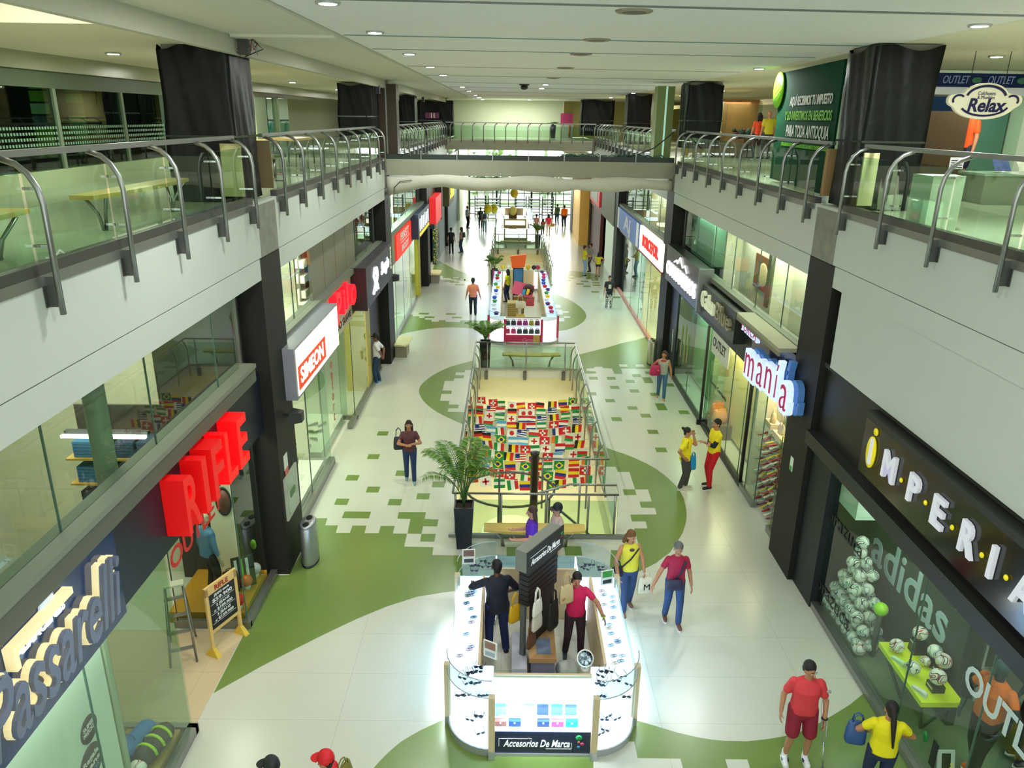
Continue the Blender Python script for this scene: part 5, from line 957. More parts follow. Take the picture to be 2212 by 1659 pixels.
def person(label, loc, rz, H=1.65, top=(200, 50, 60), bottom=(30, 44, 80), shoe=(40, 36, 36), skin=SK, hair=(26, 20, 18), hs='short', capc=None, sleeve=.5, shorts=None, feet=((0, .02), (0, -.02)), hands=None, poles=None, lean=0.0, head=(0, 0), vox=.012, face=True, girth=1.0, kind='person', neck_skin=True, sleevec=None, skirt=False, name='person', cat='person', group=None, sole=(225, 225, 220), long_top=0.0, hold=(0, 0), grp=None):
    s = H/1.7; t = thing(name, label, cat, loc, rz, group, s)
    sk = mat(skin, .5); tp = mat(top, .75, bump=.25, bscale=9); bt = mat(bottom, .8, bump=.2, bscale=9)
    X = Matrix.Translation((0, 0, .93))@Matrix.Rotation(-lean, 4, 'X')@Matrix.Translation((0, 0, -.93))
    g = girth; hipL, hipR = Vector((-.09*g, 0, .92)), Vector((.09*g, 0, .92))
    sh = [X@Vector((-.158*g, -.01, 1.365)), X@Vector((.158*g, -.01, 1.365))]
    hands = hands or ((-.27, .05, .80), (.27, .05, .80)); poles = poles or ((-.4, -1, -.2), (.4, -1, -.2))
    fe = [Vector((-.1+feet[0][0], feet[0][1], .085+(feet[0][2] if len(feet[0]) > 2 else 0))), Vector((.1+feet[1][0], feet[1][1], .085+(feet[1][2] if len(feet[1]) > 2 else 0)))]
    kn = [ik(h, f, .43, .42, (0, 1, 0)) for h, f in ((hipL, fe[0]), (hipR, fe[1]))]
    el = [ik(sh[i], hands[i], .285, .255, poles[i]) for i in (0, 1)]
    hc = X@Vector((0, .015, 1.585)); HR = Matrix.Translation(hc)@Matrix.Rotation(head[0], 4, 'Z')@Matrix.Rotation(head[1]-lean*.6, 4, 'X')
    # ---- body: one continuous surface
    b = MB()
    loft(b, [(.84, .13*g, .10*g, 0), (.92, .155*g, .115*g, 0), (1.02, .14*g, .105*g, 0), (1.15, .135*g, .10*g, 0), (1.28, .155*g, .105*g, 0), (1.37, .16*g, .09, -.005), (1.42, .09, .065, -.005)], sk, X)
    cap(b, X@Vector((0, -.01, 1.38)), X@Vector((0, .005, 1.52)), .058, .052, sk)
    cap(b, HR@Vector((0, -.012, .025)), HR@Vector((0, -.01, .03)), .092, .088, sk, (.84, 1.02)); cap(b, HR@Vector((0, .02, -.02)), HR@Vector((0, .032, -.068)), .064, .042, sk, (.95, 1))
    cap(b, HR@Vector((0, .085, .012)), HR@Vector((0, .104, -.022)), .011, .017, sk)
    for e in (-1, 1): cap(b, HR@Vector((e*.078, -.01, .01)), HR@Vector((e*.08, -.006, -.03)), .014, .01, sk)
    for i in (0, 1):
        e = -1 if i == 0 else 1
        cap(b, sh[i], el[i][0], .05*g, .042, sk); cap(b, el[i][0], el[i][1], .044, .029, sk)
        d = (el[i][1]-el[i][0]).normalized(); hd = (d+Vector((0, .12, 0))).normalized(); sd = hd.cross(Vector((0, 1, 0)) if abs(hd.y) < .8 else Vector((0, 0, 1))).normalized(); nn = sd.cross(hd); fw = Vector((0, 1, 0))-hd*hd.y; fw = fw.normalized() if fw.length > .2 else sd
        pn = hd.cross(fw).normalized(); w0 = el[i][1]; cur = pn*e*-1 if pn.x*e > 0 else pn*e
        cur = -pn if (pn.x*e) > 0 else pn
        for q in (-.022, 0, .022): cap(b, w0+fw*q*.6, w0+hd*.085+fw*q, .017, .014, sk)
        cl = .5+hold[i]*1.2
        for q, L in ((-.03, .032), (-.01, .04), (.011, .043), (.031, .038)):
            p1 = w0+hd*.092+fw*q; p2 = p1+(hd*math.cos(cl*.5)+cur*math.sin(cl*.5))*L; p3 = p2+(hd*math.cos(cl*1.5)+cur*math.sin(cl*1.5))*L*.8; cap(b, p1, p2, .0095, .009, sk, seg=8); cap(b, p2, p3, .009, .0075, sk, seg=8)
        p1 = w0+hd*.03+fw*.026; p2 = p1+(fw*.7+hd*.6+cur*.3).normalized()*.038; cap(b, p1, p2, .012, .0105, sk, seg=8); cap(b, p2, p2+(hd*.8+cur*.4+fw*.2).normalized()*.028, .0105, .0085, sk, seg=8)
        hp = (hipL, hipR)[i]; cap(b, hp, kn[i][0], .082*g, .052, sk); cap(b, kn[i][0]-Vector((0, .005, 0)), kn[i][0].lerp(fe[i], .35)-Vector((0, .015, 0)), .052, .053, sk); cap(b, kn[i][0].lerp(fe[i], .35)-Vector((0, .012, 0)), fe[i]-Vector((0, .02, 0)), .052, .034, sk)
        cap(b, fe[i]-Vector((0, .02, .03)), fe[i]+Vector((e*.01, .12, -.055)), .036, .026, sk)
    bake(b, 'body', t, vox, 2)
    # ---- top
    zb = .90-long_top
    b = MB(); loft(b, [(zb, .172*g, .128*g, 0), (1.0, .168*g, .128*g, .005), (1.12, .158*g, .12*g, .006), (1.27, .178*g, .125*g, .004), (1.35, .182*g, .112, -.004), (1.405, .13*g, .09, -.005), (1.445, .07, .062, -.005)], tp, X)
    if sleeve > 0:
        for i in (0, 1):
            if sleeve > 1: cap(b, sh[i], el[i][0], .06*g, .05, tp); cap(b, el[i][0], el[i][0].lerp(el[i][1], sleeve-1), .052, .042, tp)
            else: cap(b, sh[i], sh[i].lerp(el[i][0], sleeve), .06*g, .058*g, tp)
    bake(b, 'shirt', t, vox, 3)
    if sleevec:
        b = MB(); c2 = mat(sleevec, .7)
        for i in (0, 1): cap(b, sh[i].lerp(el[i][0], .55), el[i][0], .06, .056, c2); cap(b, el[i][0], el[i][0].lerp(el[i][1], .55), .055, .045, c2)
        bake(b, 'sleeve', t, vox, 2)
    # ---- bottom
    b = MB(); loft(b, [(.80, .12*g, .10*g, 0), (.88, .165*g, .122*g, 0), (.97, .158*g, .118*g, 0), (1.02, .15*g, .11*g, 0)], bt)
    if skirt:
        loft(b, [(.58, .2*g, .17*g, .01), (.75, .18*g, .15*g, 0), (.92, .155*g, .115*g, 0)], bt)
    for i in (0, 1):
        hp = (hipL, hipR)[i]; k_, f_ = kn[i][0], fe[i]
        if shorts is None: cap(b, hp, k_, .098*g, .07*g, bt); cap(b, k_, f_-Vector((0, .01, -.02)), .068*g, .057*g, bt)
        elif not skirt: cap(b, hp, k_.lerp(hp, max(0, 1-shorts)), .1*g, .092*g, bt)
    bake(b, 'trousers' if shorts is None else ('skirt' if skirt else 'shorts'), t, vox, 2)
    for i in (0, 1):
        e = -1 if i == 0 else 1; b = MB(); c3 = mat(shoe, .5)
        cap(b, fe[i]-Vector((0, .035, .035)), fe[i]+Vector((e*.012, .13, -.045)), .046, .038, c3, (1, .85)); cap(b, fe[i]-Vector((0, .03, .0)), fe[i]-Vector((0, .02, .04)), .044, .044, c3); bake(b, 'shoe', t, max(vox*.8, .009), 1)
        MB().prism([(fe[i].x+e*.006+x_*.048, fe[i].y+.045+y_*.14) for x_, y_ in ((-.8, -.85), (.8, -.85), (1, 0), (.8, .75), (0, 1), (-.8, .75), (-1, 0))], fe[i].z-.085, fe[i].z-.063, mat(sole, .6)).build('shoe_sole', t)
    # ---- hair / cap
    hm = mat(hair, .7, bump=.3, bscale=30)
    if hs != 'bald':
        b = MB(); cap(b, HR@Vector((0, -.028, .048)), HR@Vector((0, -.026, .05)), .099, .097, hm, (.88, 1.0)); cap(b, HR@Vector((0, -.06, 0)), HR@Vector((0, -.06, -.04)), .062, .05, hm, (1.2, .7) if True else None)
        if hs in ('long', 'bob'):
            L_ = .3 if hs == 'long' else .1
            for e in (-1, 0, 1): cap(b, HR@Vector((e*.06, -.055, .0)), HR@Vector((e*.075, -.075, -.06-L_)), .05, .035, hm, (1, 1))
        if hs == 'pony': cap(b, HR@Vector((0, -.11, .03)), HR@Vector((0.0, -.14, -.12)), .035, .04, hm); cap(b, HR@Vector((0, -.14, -.12)), HR@Vector((0.02, -.15, -.46)), .04, .016, hm)
        if hs == 'bun': cap(b, HR@Vector((0, -.12, .075)), HR@Vector((0, -.145, .09)), .042, .036, hm)
        bake(b, 'hair', t, max(vox*.8, .01), 2)
    if capc:
        cm = mat(capc, .6); b = MB(); cap(b, HR@Vector((0, -.018, .06)), HR@Vector((0, -.018, .065)), .106, .102, cm, (.9, 1.04)); bake(b, 'cap_crown', t, max(vox*.8, .01), 1)
        b = MB(); pl = [(.078*math.cos(a), .06+.105*math.sin(a)) for a in [PI*k/8 for k in range(9)]]; b.prism(pl, .05, .062, cm, HR@Matrix.Rotation(-.15, 4, 'X')); b.build('cap_brim', t)
    if face and kind == 'person':
        ew = mat((236, 230, 222), .3); ed = mat((30, 20, 16), .3)
        for e in (-1, 1):
            b = MB(); b.ball(HR@Vector((e*.031, .078, .012)), (.013, .008, .007), ew, 10, 6); b.ball(HR@Vector((e*.031, .085, .012)), (.006, .004, .006), ed, 8, 6); b.build('eye', t)
            MB().tube([HR@Vector((e*.047, .074, .03)), HR@Vector((e*.031, .085, .035)), HR@Vector((e*.016, .086, .032))], .004, hm, 5).build('eyebrow', t)
        MB().ball(HR@Vector((0, .078, -.054)), (.024, .01, .008), mat((150, 74, 66), .5), 10, 6).build('mouth', t)
    t['_n'] = 0; del t['_n']
    t2 = dict(HR=HR, sh=sh, el=el, X=X, s=s, obj=t, kn=kn, fe=fe)
    return t2
def wp(p, v):
    o = p['obj']; return Matrix.Translation(o.location)@Matrix.Rotation(o.rotation_euler.z, 4, 'Z')@Matrix.Scale(p['s'], 4)@Vector(v)
def g2(px, py, z=0.0): q = G(px, py, z); return (q.x, q.y, z)
JE = (40, 66, 108)
# 1 crutch man
p = person('man in red polo and maroon shorts leaning on a crutch, front right', g2(1716, 1641), PI-.12, 1.66, (212, 58, 66), (136, 22, 44), (232, 232, 236), hs='short', shorts=.82, feet=((-.04, .0), (.05, .02)), hands=((-.27, .1, .86), (.3, .02, .86)), poles=((-1, -.6, 0), (.5, -1, 0)), head=(.45, -.15), vox=.009, girth=1.12, sleeve=.62)
t = p['obj']
for i in (0, 1): b = MB(); cap(b, p['fe'][i]+Vector((0, -.02, .0)), p['fe'][i]+Vector((0, -.02, .07)), .043, .043, mat((235, 235, 232), .8)); bake(b, 'sock', t, .01, 1); MB().box(p['fe'][i].x-.047, p['fe'][i].x+.047, p['fe'][i].y+.02, p['fe'][i].y+.07, p['fe'][i].z-.05, p['fe'][i].z-.02, mat((30, 36, 80), .5)).build('shoe_stripe', t)
MB().tube([p['el'][0][1]+Vector((.0, 0, .012))+Vector((.034*math.cos(a), .034*math.sin(a), 0)) for a in [k*PI/6 for k in range(13)]], .012, BLACK, 6).build('wristwatch', t)
a1 = wp(p, (-.245, .03, 1.27)); a0 = wp(p, (-.36, .12, 0)); hh = a0.lerp(a1, .68)
ct = thing('crutch', 'aluminium crutch under the left arm of the man in red', 'crutch', tuple(a0)); q = a1-a0; al = mat((200, 204, 208), .3, .8)
sd = Vector((.035, 0, 0)); MB().tube([(0, 0, .0), tuple(q*.35)], .012, al, 8).build('lower_tube', ct); MB().tube([tuple(q*.3), tuple(q*.42+sd), tuple(q+sd)], .009, al, 6).tube([tuple(q*.3), tuple(q*.42-sd), tuple(q-sd)], .009, al, 6).build('upright', ct)
MB().tube([tuple(q*.66+sd*1.2), tuple(q*.66-sd*1.2)], .016, mat((150, 150, 150), .7), 8).build('hand_grip', ct); MB().tube([tuple(q+sd*2), tuple(q-sd*2)], .022, mat((180, 180, 176), .7), 8).build('arm_pad', ct); MB().tube([(0, 0, 0), (0, 0, .03)], .02, mat((120, 120, 118), .8), 8).build('rubber_tip', ct)
# 2 yellow woman back
p = person('woman in yellow shirt with long dark ponytail, seen from behind, bottom right', (4.9, 7.72, 0), -.25, 1.6, (228, 214, 10), (30, 44, 76), hs='pony', sleeve=.5, hands=((-.2, .22, 1.0), (.27, .25, 1.0)), poles=((-1, -.5, 0), (1, -.5, 0)), head=(.1, -.2), vox=.009, girth=1.08, feet=((0, .1), (0, -.06)), face=False)
bag('blue denim bag held by the woman in yellow at bottom right', tuple(wp(p, (-.33, .16, .82))), (52, 84, 140), .26, .34, .14, -.2, 'bag', .12)
# 3, 4 heads at the bottom edge
person('person in dark cap and yellow green top, only the head visible at the bottom left', (-2.62, 6.72, 0), 1.1, 1.62, (206, 214, 60), (50, 54, 60), hs='short', capc=(22, 26, 26), vox=.011, head=(.3, .0))
p = person('person in red cap and red top, only the head visible at the bottom edge', (-2.02, 6.8, 0), 1.4, 1.64, (206, 30, 44), (60, 60, 60), hs='short', capc=(206, 14, 28), vox=.011)
bag('olive shoulder bag of the person in the red cap', tuple(wp(p, (.2, -.12, 1.02))), (120, 116, 40), .3, .3, .12, 1.2, 'bag', .1)
# 5 yellow tank woman
p = person('woman in yellow tank top and jeans walking beside the bright kiosk', g2(1352, 1316), PI+.15, 1.63, (226, 220, 66), JE, (120, 90, 70), skin=(190, 134, 100), hair=(110, 74, 40), hs='bob', sleeve=0, hands=((-.3, .04, .8), (.3, .3, .98)), poles=((-1, -.5, 0), (1, -.6, 0)), feet=((0, -.14), (0, .16)), head=(.35, -.3), vox=.009, girth=1.02, hold=(.9, .2))
MB().tube([(-.13, .12, 1.4), (.02, .15, 1.2), (.2, .1, .98)], .014, mat((40, 34, 44), .6), 6).build('bag_strap', p['obj']); MB().ball((0, .102, 1.36), (.05, .02, .035), mat((84, 60, 60), .6), 14, 8).build('camisole', p['obj'])
bag('small navy shoulder bag at the hip of the woman in yellow tank top', tuple(wp(p, (.26, .1, .82))), (30, 36, 60), .22, .2, .1, .3, 'bag', .12)
t = bag('cream shopping bag with letter M carried by the woman in yellow tank top', tuple(wp(p, (-.33, .06, .38))), (220, 216, 190), .3, .34, .1, PI+.2, 'bag', .1, None, 'shopping_bag'); b = MB(); b.text('M', FR((0, -.058, .15), *FW), .16, BLACK, .004); b.build('letter', t)
MB().text('M', FR((0, .062, .15), (-1, 0, 0), (0, 0, 1)), .18, BLACK, .004).build('letter', t)
# 6 maroon woman
p = person('grey haired woman in maroon top and jeans walking with one arm out', g2(1450, 1345), PI, 1.63, (160, 22, 62), JE, (110, 70, 56), skin=(180, 128, 98), hair=(96, 98, 98), hs='short', sleeve=.55, hands=((-.3, .04, .8), (.46, .22, .93)), poles=((-1, -.8, 0), (.4, -1, -.3)), feet=((0, .12), (0, -.14)), head=(.15, -.3), vox=.009, long_top=.06)
MB().tube([(-.12, .125, 1.4), (-.06, .15, 1.2), (.05, .15, 1.02)], .02, mat((40, 34, 56), .6), 6).build('bag_strap', p['obj'])
bag('dark blue bag slung in front of the woman in the maroon top', tuple(wp(p, (.06, .2, .86))), (34, 34, 62), .3, .2, .1, 0, 'bag', 0)
# 7, 8 kiosk staff
person('man in dark navy shirt seen from behind inside the bright kiosk', (-.12, 10.62, 0), .25, 1.74, (22, 26, 44), (30, 46, 92), (20, 22, 40), skin=(96, 62, 48), hair=(14, 12, 12), hs='short', sleeve=.85, hands=((-.34, .34, 1.12), (.26, .24, .98)), poles=((-1, -.5, 0), (1, -.8, 0)), feet=((-.02, .05), (.04, -.03)), lean=.08, vox=.009, face=False, girth=1.1, long_top=.08)
p = person('woman in magenta polo on the phone inside the bright kiosk', (1.16, 10.55, 0), PI, 1.6, (206, 20, 84), (50, 26, 38), (40, 66, 70), skin=(176, 120, 92), hair=(24, 18, 18), hs='pony', sleeve=.6, hands=((-.44, .3, 1.05), (.11, .12, 1.52)), poles=((-1, -.6, -.2), (.7, .2, -1)), feet=((-.02, .05), (.05, 0)), head=(.05, -.25), vox=.009, hold=(0, 1))
MB().box(-.012, .012, -.03, .03, -.055, .055, BLACK, Matrix.Translation((.095, .06, 1.57))).build('phone', p['obj']); MB().tube([p['el'][0][1]+Vector((.036*math.cos(a), .036*math.sin(a), .01)) for a in [k*PI/6 for k in range(13)]], .012, mat((220, 210, 40), .5), 6).build('wristband', p['obj'])
# 9, 10
person('woman in purple shirt walking left behind the bright kiosk', (.5, 12.7, 0), PI/2, 1.62, (96, 40, 190), JE, skin=(196, 140, 110), hair=(70, 50, 44), hs='bob', sleeve=.5, hands=((-.2, .3, 1.08), (.2, .32, 1.08)), poles=((-.4, -1, -1), (.4, -1, -1)), feet=((0, .12), (0, -.12)), vox=.01, head=(0, -.1))
person('person in black cap behind the tilted sign of the bright kiosk', (.98, 12.85, 0), PI/2+.3, 1.6, (196, 170, 160), (60, 60, 70), skin=(186, 130, 104), hs='short', capc=(22, 24, 30), vox=.011)
# 11, 12
p = person('woman in yellow football shirt with hand on chin by the right shops', g2(1473, 1056), -PI/2-.3, 1.6, (232, 216, 20), (66, 66, 62), (200, 190, 160), hair=(20, 16, 16), hs='bun', sleeve=.6, hands=((-.06, .16, 1.5), (.26, .0, .98)), poles=((-.1, .15, -1), (1, -1, 0)), feet=((-.01, .08), (0, -.04)), vox=.009, girth=1.1, head=(0, -.1), long_top=.06)
bag('bright blue bag hanging in front of the woman in yellow football shirt', tuple(wp(p, (-.2, .2, .5))), (20, 150, 210), .16, .36, .12, .3, 'bag', .1)
MB().tube([(-.16, .06, 1.4), (-.19, .06, 1.22)], .008, BLACK, 5).tube([(.16, .06, 1.4), (.19, .06, 1.22)], .008, BLACK, 5).build('shirt_stripe', p['obj'])
p = person('man in yellow football shirt and red trousers, arms crossed, by shoe shop', g2(1534, 1052), PI/2+.25, 1.78, (234, 214, 20), (196, 12, 26), (26, 20, 20), hair=(20, 16, 16), hs='short', sleeve=.55, sleevec=(24, 26, 40), hands=((.1, .22, 1.12), (-.1, .2, 1.16)), poles=((-.5, -.1, -1), (.5, -.1, -1)), feet=((0, .1), (0, .0)), vox=.009, head=(.1, 0))
# 13
p = person('woman in plum top and jeans walking on the left with a dark bag', g2(887, 1040), PI+.1, 1.6, (92, 50, 56), (30, 52, 92), (130, 160, 150), hs='long', hands=((-.06, .2, 1.14), (.06, .22, 1.12)), poles=((-1, -.2, -.6), (1, -.2, -.6)), feet=((0, .14), (0, -.12)), vox=.009, sleeve=.5)
bag('dark shoulder bag at the side of the woman in plum top', tuple(wp(p, (.27, -.04, .92))), (28, 28, 48), .26, .32, .14, .2, 'bag', .24)
# 14
person('man in white shirt and black cap, hands behind his back, at a left shop', g2(817, 827), PI/2-.1, 1.7, (222, 222, 226), (34, 60, 92), (60, 130, 160), skin=(130, 84, 62), hs='short', capc=(26, 24, 24), hands=((-.1, -.2, .96), (.1, -.2, .94)), poles=((-1, -.6, 0), (1, -.6, 0)), feet=((0, .04), (0, -.02)), vox=.011, sleeve=.7, head=(.2, 0))
# 15
person('man in salmon shirt and dark cap walking away near the pink kiosk', g2(1022, 681), .1, 1.68, (226, 132, 92), (28, 32, 36), (20, 20, 20), hs='short', capc=(26, 26, 34), sleeve=.8, feet=((0, .08), (0, -.08)), hands=((-.33, .0, .82), (.34, .0, .82)), vox=.013, face=False, girth=1.1, long_top=.04)
# 16
p = person('woman in grey vest and jeans with a pink bag walking on the right', g2(1427, 861), PI-.2, 1.6, (176, 168, 158), (70, 104, 140), (200, 130, 80), skin=(196, 130, 92), hair=(66, 36, 26), hs='long', sleeve=0, hands=((-.3, .02, .8), (.2, .2, 1.1)), poles=((-1, -.6, 0), (1, -.3, -.6)), feet=((0, .16), (0, -.14)), vox=.011, head=(-.6, .0), lean=.05)
MB().ball((0, .07, 1.38), (.11, .07, .05), mat((190, 40, 60), .6), 14, 8).build('collar', p['obj'])
bag('magenta bag carried in front by the woman in grey vest', tuple(wp(p, (.26, .2, .9))), (190, 30, 90), .34, .32, .2, .3, 'bag', .1)
# 17
p = person('person in black printed t-shirt and patterned trousers by the right shops', g2(1314, 669), PI, 1.6, (20, 20, 24), (60, 60, 58), (190, 190, 190), hs='short', sleeve=.7, feet=((0, .06), (0, -.06)), vox=.012, long_top=.1, girth=1.08)
MB().box(-.07, .07, .135, .145, 1.1, 1.3, mat((190, 196, 180), .6, vary=.6, vscale=20)).build('print', p['obj'])
bt2 = p['obj'].children; 
for ch in bt2:
    if ch.name.startswith('trousers'):
        mm = mat((120, 120, 118), .7).copy(); nt_ = mm.node_tree; bb_ = nt_.nodes['Principled BSDF']; nz = nt_.nodes.new('ShaderNodeTexNoise'); nz.inputs['Scale'].default_value = 14; rr_ = nt_.nodes.new('ShaderNodeValToRGB'); rr_.color_ramp.interpolation = 'CONSTANT'; rr_.color_ramp.elements[0].color = (.01, .01, .01, 1); rr_.color_ramp.elements[1].position = .52; rr_.color_ramp.elements[1].color = (.7, .7, .66, 1)
        nt_.links.new(nz.outputs['Fac'], rr_.inputs[0]); nt_.links.new(rr_.outputs[0], bb_.inputs['Base Color']); ch.data.materials[0] = mm
bag('white plastic bag hanging from the hand of the person in black t-shirt', tuple(wp(p, (.36, .06, .42))), (200, 210, 200), .2, .34, .12, 0, 'bag', .06, None, 'plastic_bag')
# 18..
person('man in yellow shirt and light jeans standing near the third right pillar', g2(1261, 597), -PI/2, 1.74, (214, 196, 30), (130, 160, 196), (20, 20, 20), hs='short', hands=((-.1, .24, 1.12), (.1, .24, 1.12)), poles=((-1, 0, -.6), (1, 0, -.6)), vox=.014, sleeve=.6)
person('person in grey standing behind the man in yellow shirt and light jeans', g2(1274, 588), PI/2, 1.66, (130, 130, 126), (50, 50, 60), hs='short', vox=.016)
person('girl in yellow shirt and dark skirt with hands on hips, far right', g2(1291, 599), .1, 1.4, (222, 206, 20), (50, 44, 44), (90, 60, 40), hs='long', shorts=.3, skirt=False, hands=((-.22, .02, 1.02), (.22, .02, 1.02)), poles=((-1, -.1, 0), (1, -.1, 0)), vox=.014, face=False, sleeve=.3)
person('man in black standing on the far left walkway', g2(975, 549), .2, 1.68, (18, 20, 24), (18, 20, 26), hs='short', capc=(20, 20, 22), vox=.016, face=False)
p = person('woman in beige top and jeans on the far left walkway', g2(997, 546), 1.3, 1.66, (150, 124, 104), (34, 56, 90), hs='long', vox=.016)
bag('dark backpack on the woman in beige top', tuple(wp(p, (0, -.2, 1.05))), (20, 34, 56), .26, .34, .14, 1.3, 'backpack', 0, None, 'backpack')
person('man in white shirt and dark trousers at the far left shops', g2(1010, 493), -.9, 1.74, (210, 216, 226), (30, 26, 34), hs='short', vox=.018)
p = person('person in white shirt walking away on the far left', g2(1047, 502), 0, 1.7, (190, 200, 196), (90, 120, 130), hs='short', feet=((0, .2), (0, -.2)), vox=.018, face=False)
bag('dark blue backpack of the person walking away on the far left', tuple(wp(p, (0, -.2, 1.05))), (24, 38, 70), .3, .36, .16, 0, 'backpack', 0, None, 'backpack')
person('dark dressed person beside the walker with the dark blue backpack', g2(1038, 494), .2, 1.68, (30, 44, 50), (26, 34, 50), hs='short', vox=.018, face=False)
person('woman in mauve top and green trousers walking away, far centre right', g2(1158, 511), .1, 1.66, (160, 116, 110), (70, 120, 60), hs='bun', vox=.018, face=False)
person('child in dark pink top between two women, far centre right', g2(1172, 510), 0, 1.3, (130, 60, 66), (50, 40, 50), hs='long', vox=.018, face=False)
p = person('woman in pinkish red top and pale shorts, far centre right', g2(1184, 509), 0, 1.62, (206, 40, 80), (214, 206, 180), hs='long', shorts=.4, vox=.018, face=False)
bag('tan handbag at the side of the woman in pinkish red top', tuple(wp(p, (.34, 0, .72))), (170, 130, 60), .3, .24, .12, 0, 'bag', .16)
person('person in green shirt near the far grille gate', g2(1203, 486), .3, 1.7, (60, 96, 60), (30, 50, 70), hs='short', vox=.02, face=False)
person('large man in orange shirt near the far grille gate', g2(1218, 490), .3, 1.74, (240, 110, 20), (26, 30, 44), hs='short', girth=1.25, vox=.02, face=False)
q = G(1077, 582, 1.6); person('woman in yellow shirt working inside the pink kiosk', (-.05, q.y, 0), 1.0, 1.6, (206, 210, 30), (30, 40, 90), hs='long', vox=.015, sleeve=.5)
# upper floor people
p = person('young man in orange shirt behind the brown board, upper right floor', (9.25, 16.2, 7.1), 1.9, 1.76, (236, 84, 20), (30, 30, 60), (30, 30, 34), hs='short', shorts=.8, vox=.011, sleeve=.6, hands=((-.26, .1, .8), (.26, .04, .84)))
q = AY(1657, 300, 30); person('person in yellow shirt by the cups on the upper right floor', (q.x, 30, 7.1), .2, 1.74, (196, 186, 40), (60, 60, 60), hs='bald', vox=.015, face=False, girth=1.2)
q = AY(1636, 300, 30.4); person('person in orange red top beside the one in yellow, upper right floor', (q.x, 30.4, 7.1), .1, 1.66, (224, 70, 30), (60, 50, 50), hs='long', vox=.016, face=False)
# mannequins
MQ = dict(kind='mannequin', name='mannequin', cat='mannequin', face=False)
person('mannequin in orange shirt and black trousers in the right shop window', (6.42, 8.05, .12), PI/2+.3, 1.86, (236, 110, 20), (16, 18, 20), (240, 100, 30), skin=(40, 66, 70), hair=(50, 80, 86), hs='short', sleeve=.5, sleevec=(20, 24, 28), hands=((-.3, .2, .95), (.26, .14, .9)), poles=((-1, -.5, 0), (1, -.5, 0)), feet=((0, .2), (0, -.1)), vox=.01, girth=1.1, **MQ)
person('mannequin in blue top behind the orange one in the right shop', (7.25, 8.3, .12), PI/2, 1.84, (40, 90, 160), (26, 26, 30), (40, 40, 40), skin=(60, 80, 84), hs='bald', vox=.012, **MQ)
person('mannequin in raspberry top and dark leggings at the right edge of the photo', (6.75, 7.2, .12), PI/2+.2, 1.76, (206, 26, 90), (18, 22, 30), (60, 60, 60), skin=(30, 32, 36), hs='bald', sleevec=(24, 26, 30), hands=((-.34, .16, .98), (.3, .2, .95)), poles=((-1, -.5, 0), (1, -.5, 0)), vox=.01, **MQ)
person('mannequin in blue and white plaid shirt in the left corner shop window', (-5.25, 11.75, .23), -.6, 1.7, (90, 130, 170), (36, 34, 34), (90, 60, 50), skin=(206, 180, 150), hs='bald', sleeve=1.5, vox=.012, **MQ)
person('mannequin in dark coat in the third right shop window', (6.3, 34.6, .1), PI/2, 1.8, (20, 30, 34), (20, 26, 30), skin=(30, 36, 40), hs='bald', sleeve=1.8, vox=.018, **MQ)
person('mannequin in teal dress in the third right shop window', (6.3, 33.4, .1), PI/2, 1.8, (30, 70, 90), (30, 60, 80), skin=(150, 150, 140), hs='bald', vox=.018, **MQ)
person('shopper in white shirt and jeans half hidden inside the near left shop', (-6.1, 8.25, 0), .6, 1.68, (210, 214, 210), (60, 84, 110), hs='short', vox=.014, **dict(face=False))
# ================= upper floor =================
FILM = mat((15, 18, 16), .38, bump=.9, bscale=3.0, spec=.2)
def wrap(label, x0, x1, y0, y1, z0, z1, seed=0, taper=0.0):
    rn = random.Random(seed); t = thing('wrapped_column', label, 'column', ((x0+x1)/2, (y0+y1)/2, z0), 0, 'columns wrapped in black plastic')
    nx, nz = 14, 16; w2, d2 = (x1-x0)/2, (y1-y0)/2; per = []
    for i in range(nx): per.append((-1+2*i/nx, -1))
    for i in range(nx): per.append((1, -1+2*i/nx))
    for i in range(nx): per.append((1-2*i/nx, 1))
    for i in range(nx): per.append((-1, 1-2*i/nx))
    vs = []; fs = []; n = len(per); ph = [rn.uniform(0, 6) for _ in range(6)]
    for j in range(nz+1):
        v = j/nz; z = v*(z1-z0)
        for i, (a, c) in enumerate(per):
            k = 1+.022*math.sin(i*.55+ph[0]+v*3)+.018*math.sin(i*1.7+v*9+ph[1])-taper*(1-v); zz = z
            if j == nz: zz += .05*math.sin(i*.5+ph[2])-.03
            vs.append((a*w2*k-taper*(1-v)*.5, c*d2*k, zz))
    for j in range(nz):
        for i in range(n): fs.append((j*n+i, j*n+(i+1) % n, (j+1)*n+(i+1) % n, (j+1)*n+i))
    b = MB(); b.add(vs, fs, FILM, True); b.build('plastic_film', t); MB().box(-w2*.9, w2*.9, -d2*.9, d2*.9, 0, z1-z0+.02, mat((120, 120, 104), .8)).build('core', t)
    zb = (z1-z0)*.42; k_ = 1.03-taper*.55; b = MB(); b.box(-w2*k_-taper*.3, w2*k_-taper*.3, -d2*k_, d2*k_, zb, zb+.035, mat((50, 54, 48), .12, spec=.9)); b.build('tape_band', t)
wrap('black plastic wrapped column, nearest on the left of the upper floor', -5.52, -4.42, 12.9, 14.0, 7.12, 9.5, 1)
wrap('black plastic wrapped column, nearest on the right of the upper floor', 5.72, 6.78, 12.95, 14.05, 7.12, 9.64, 2, .1)
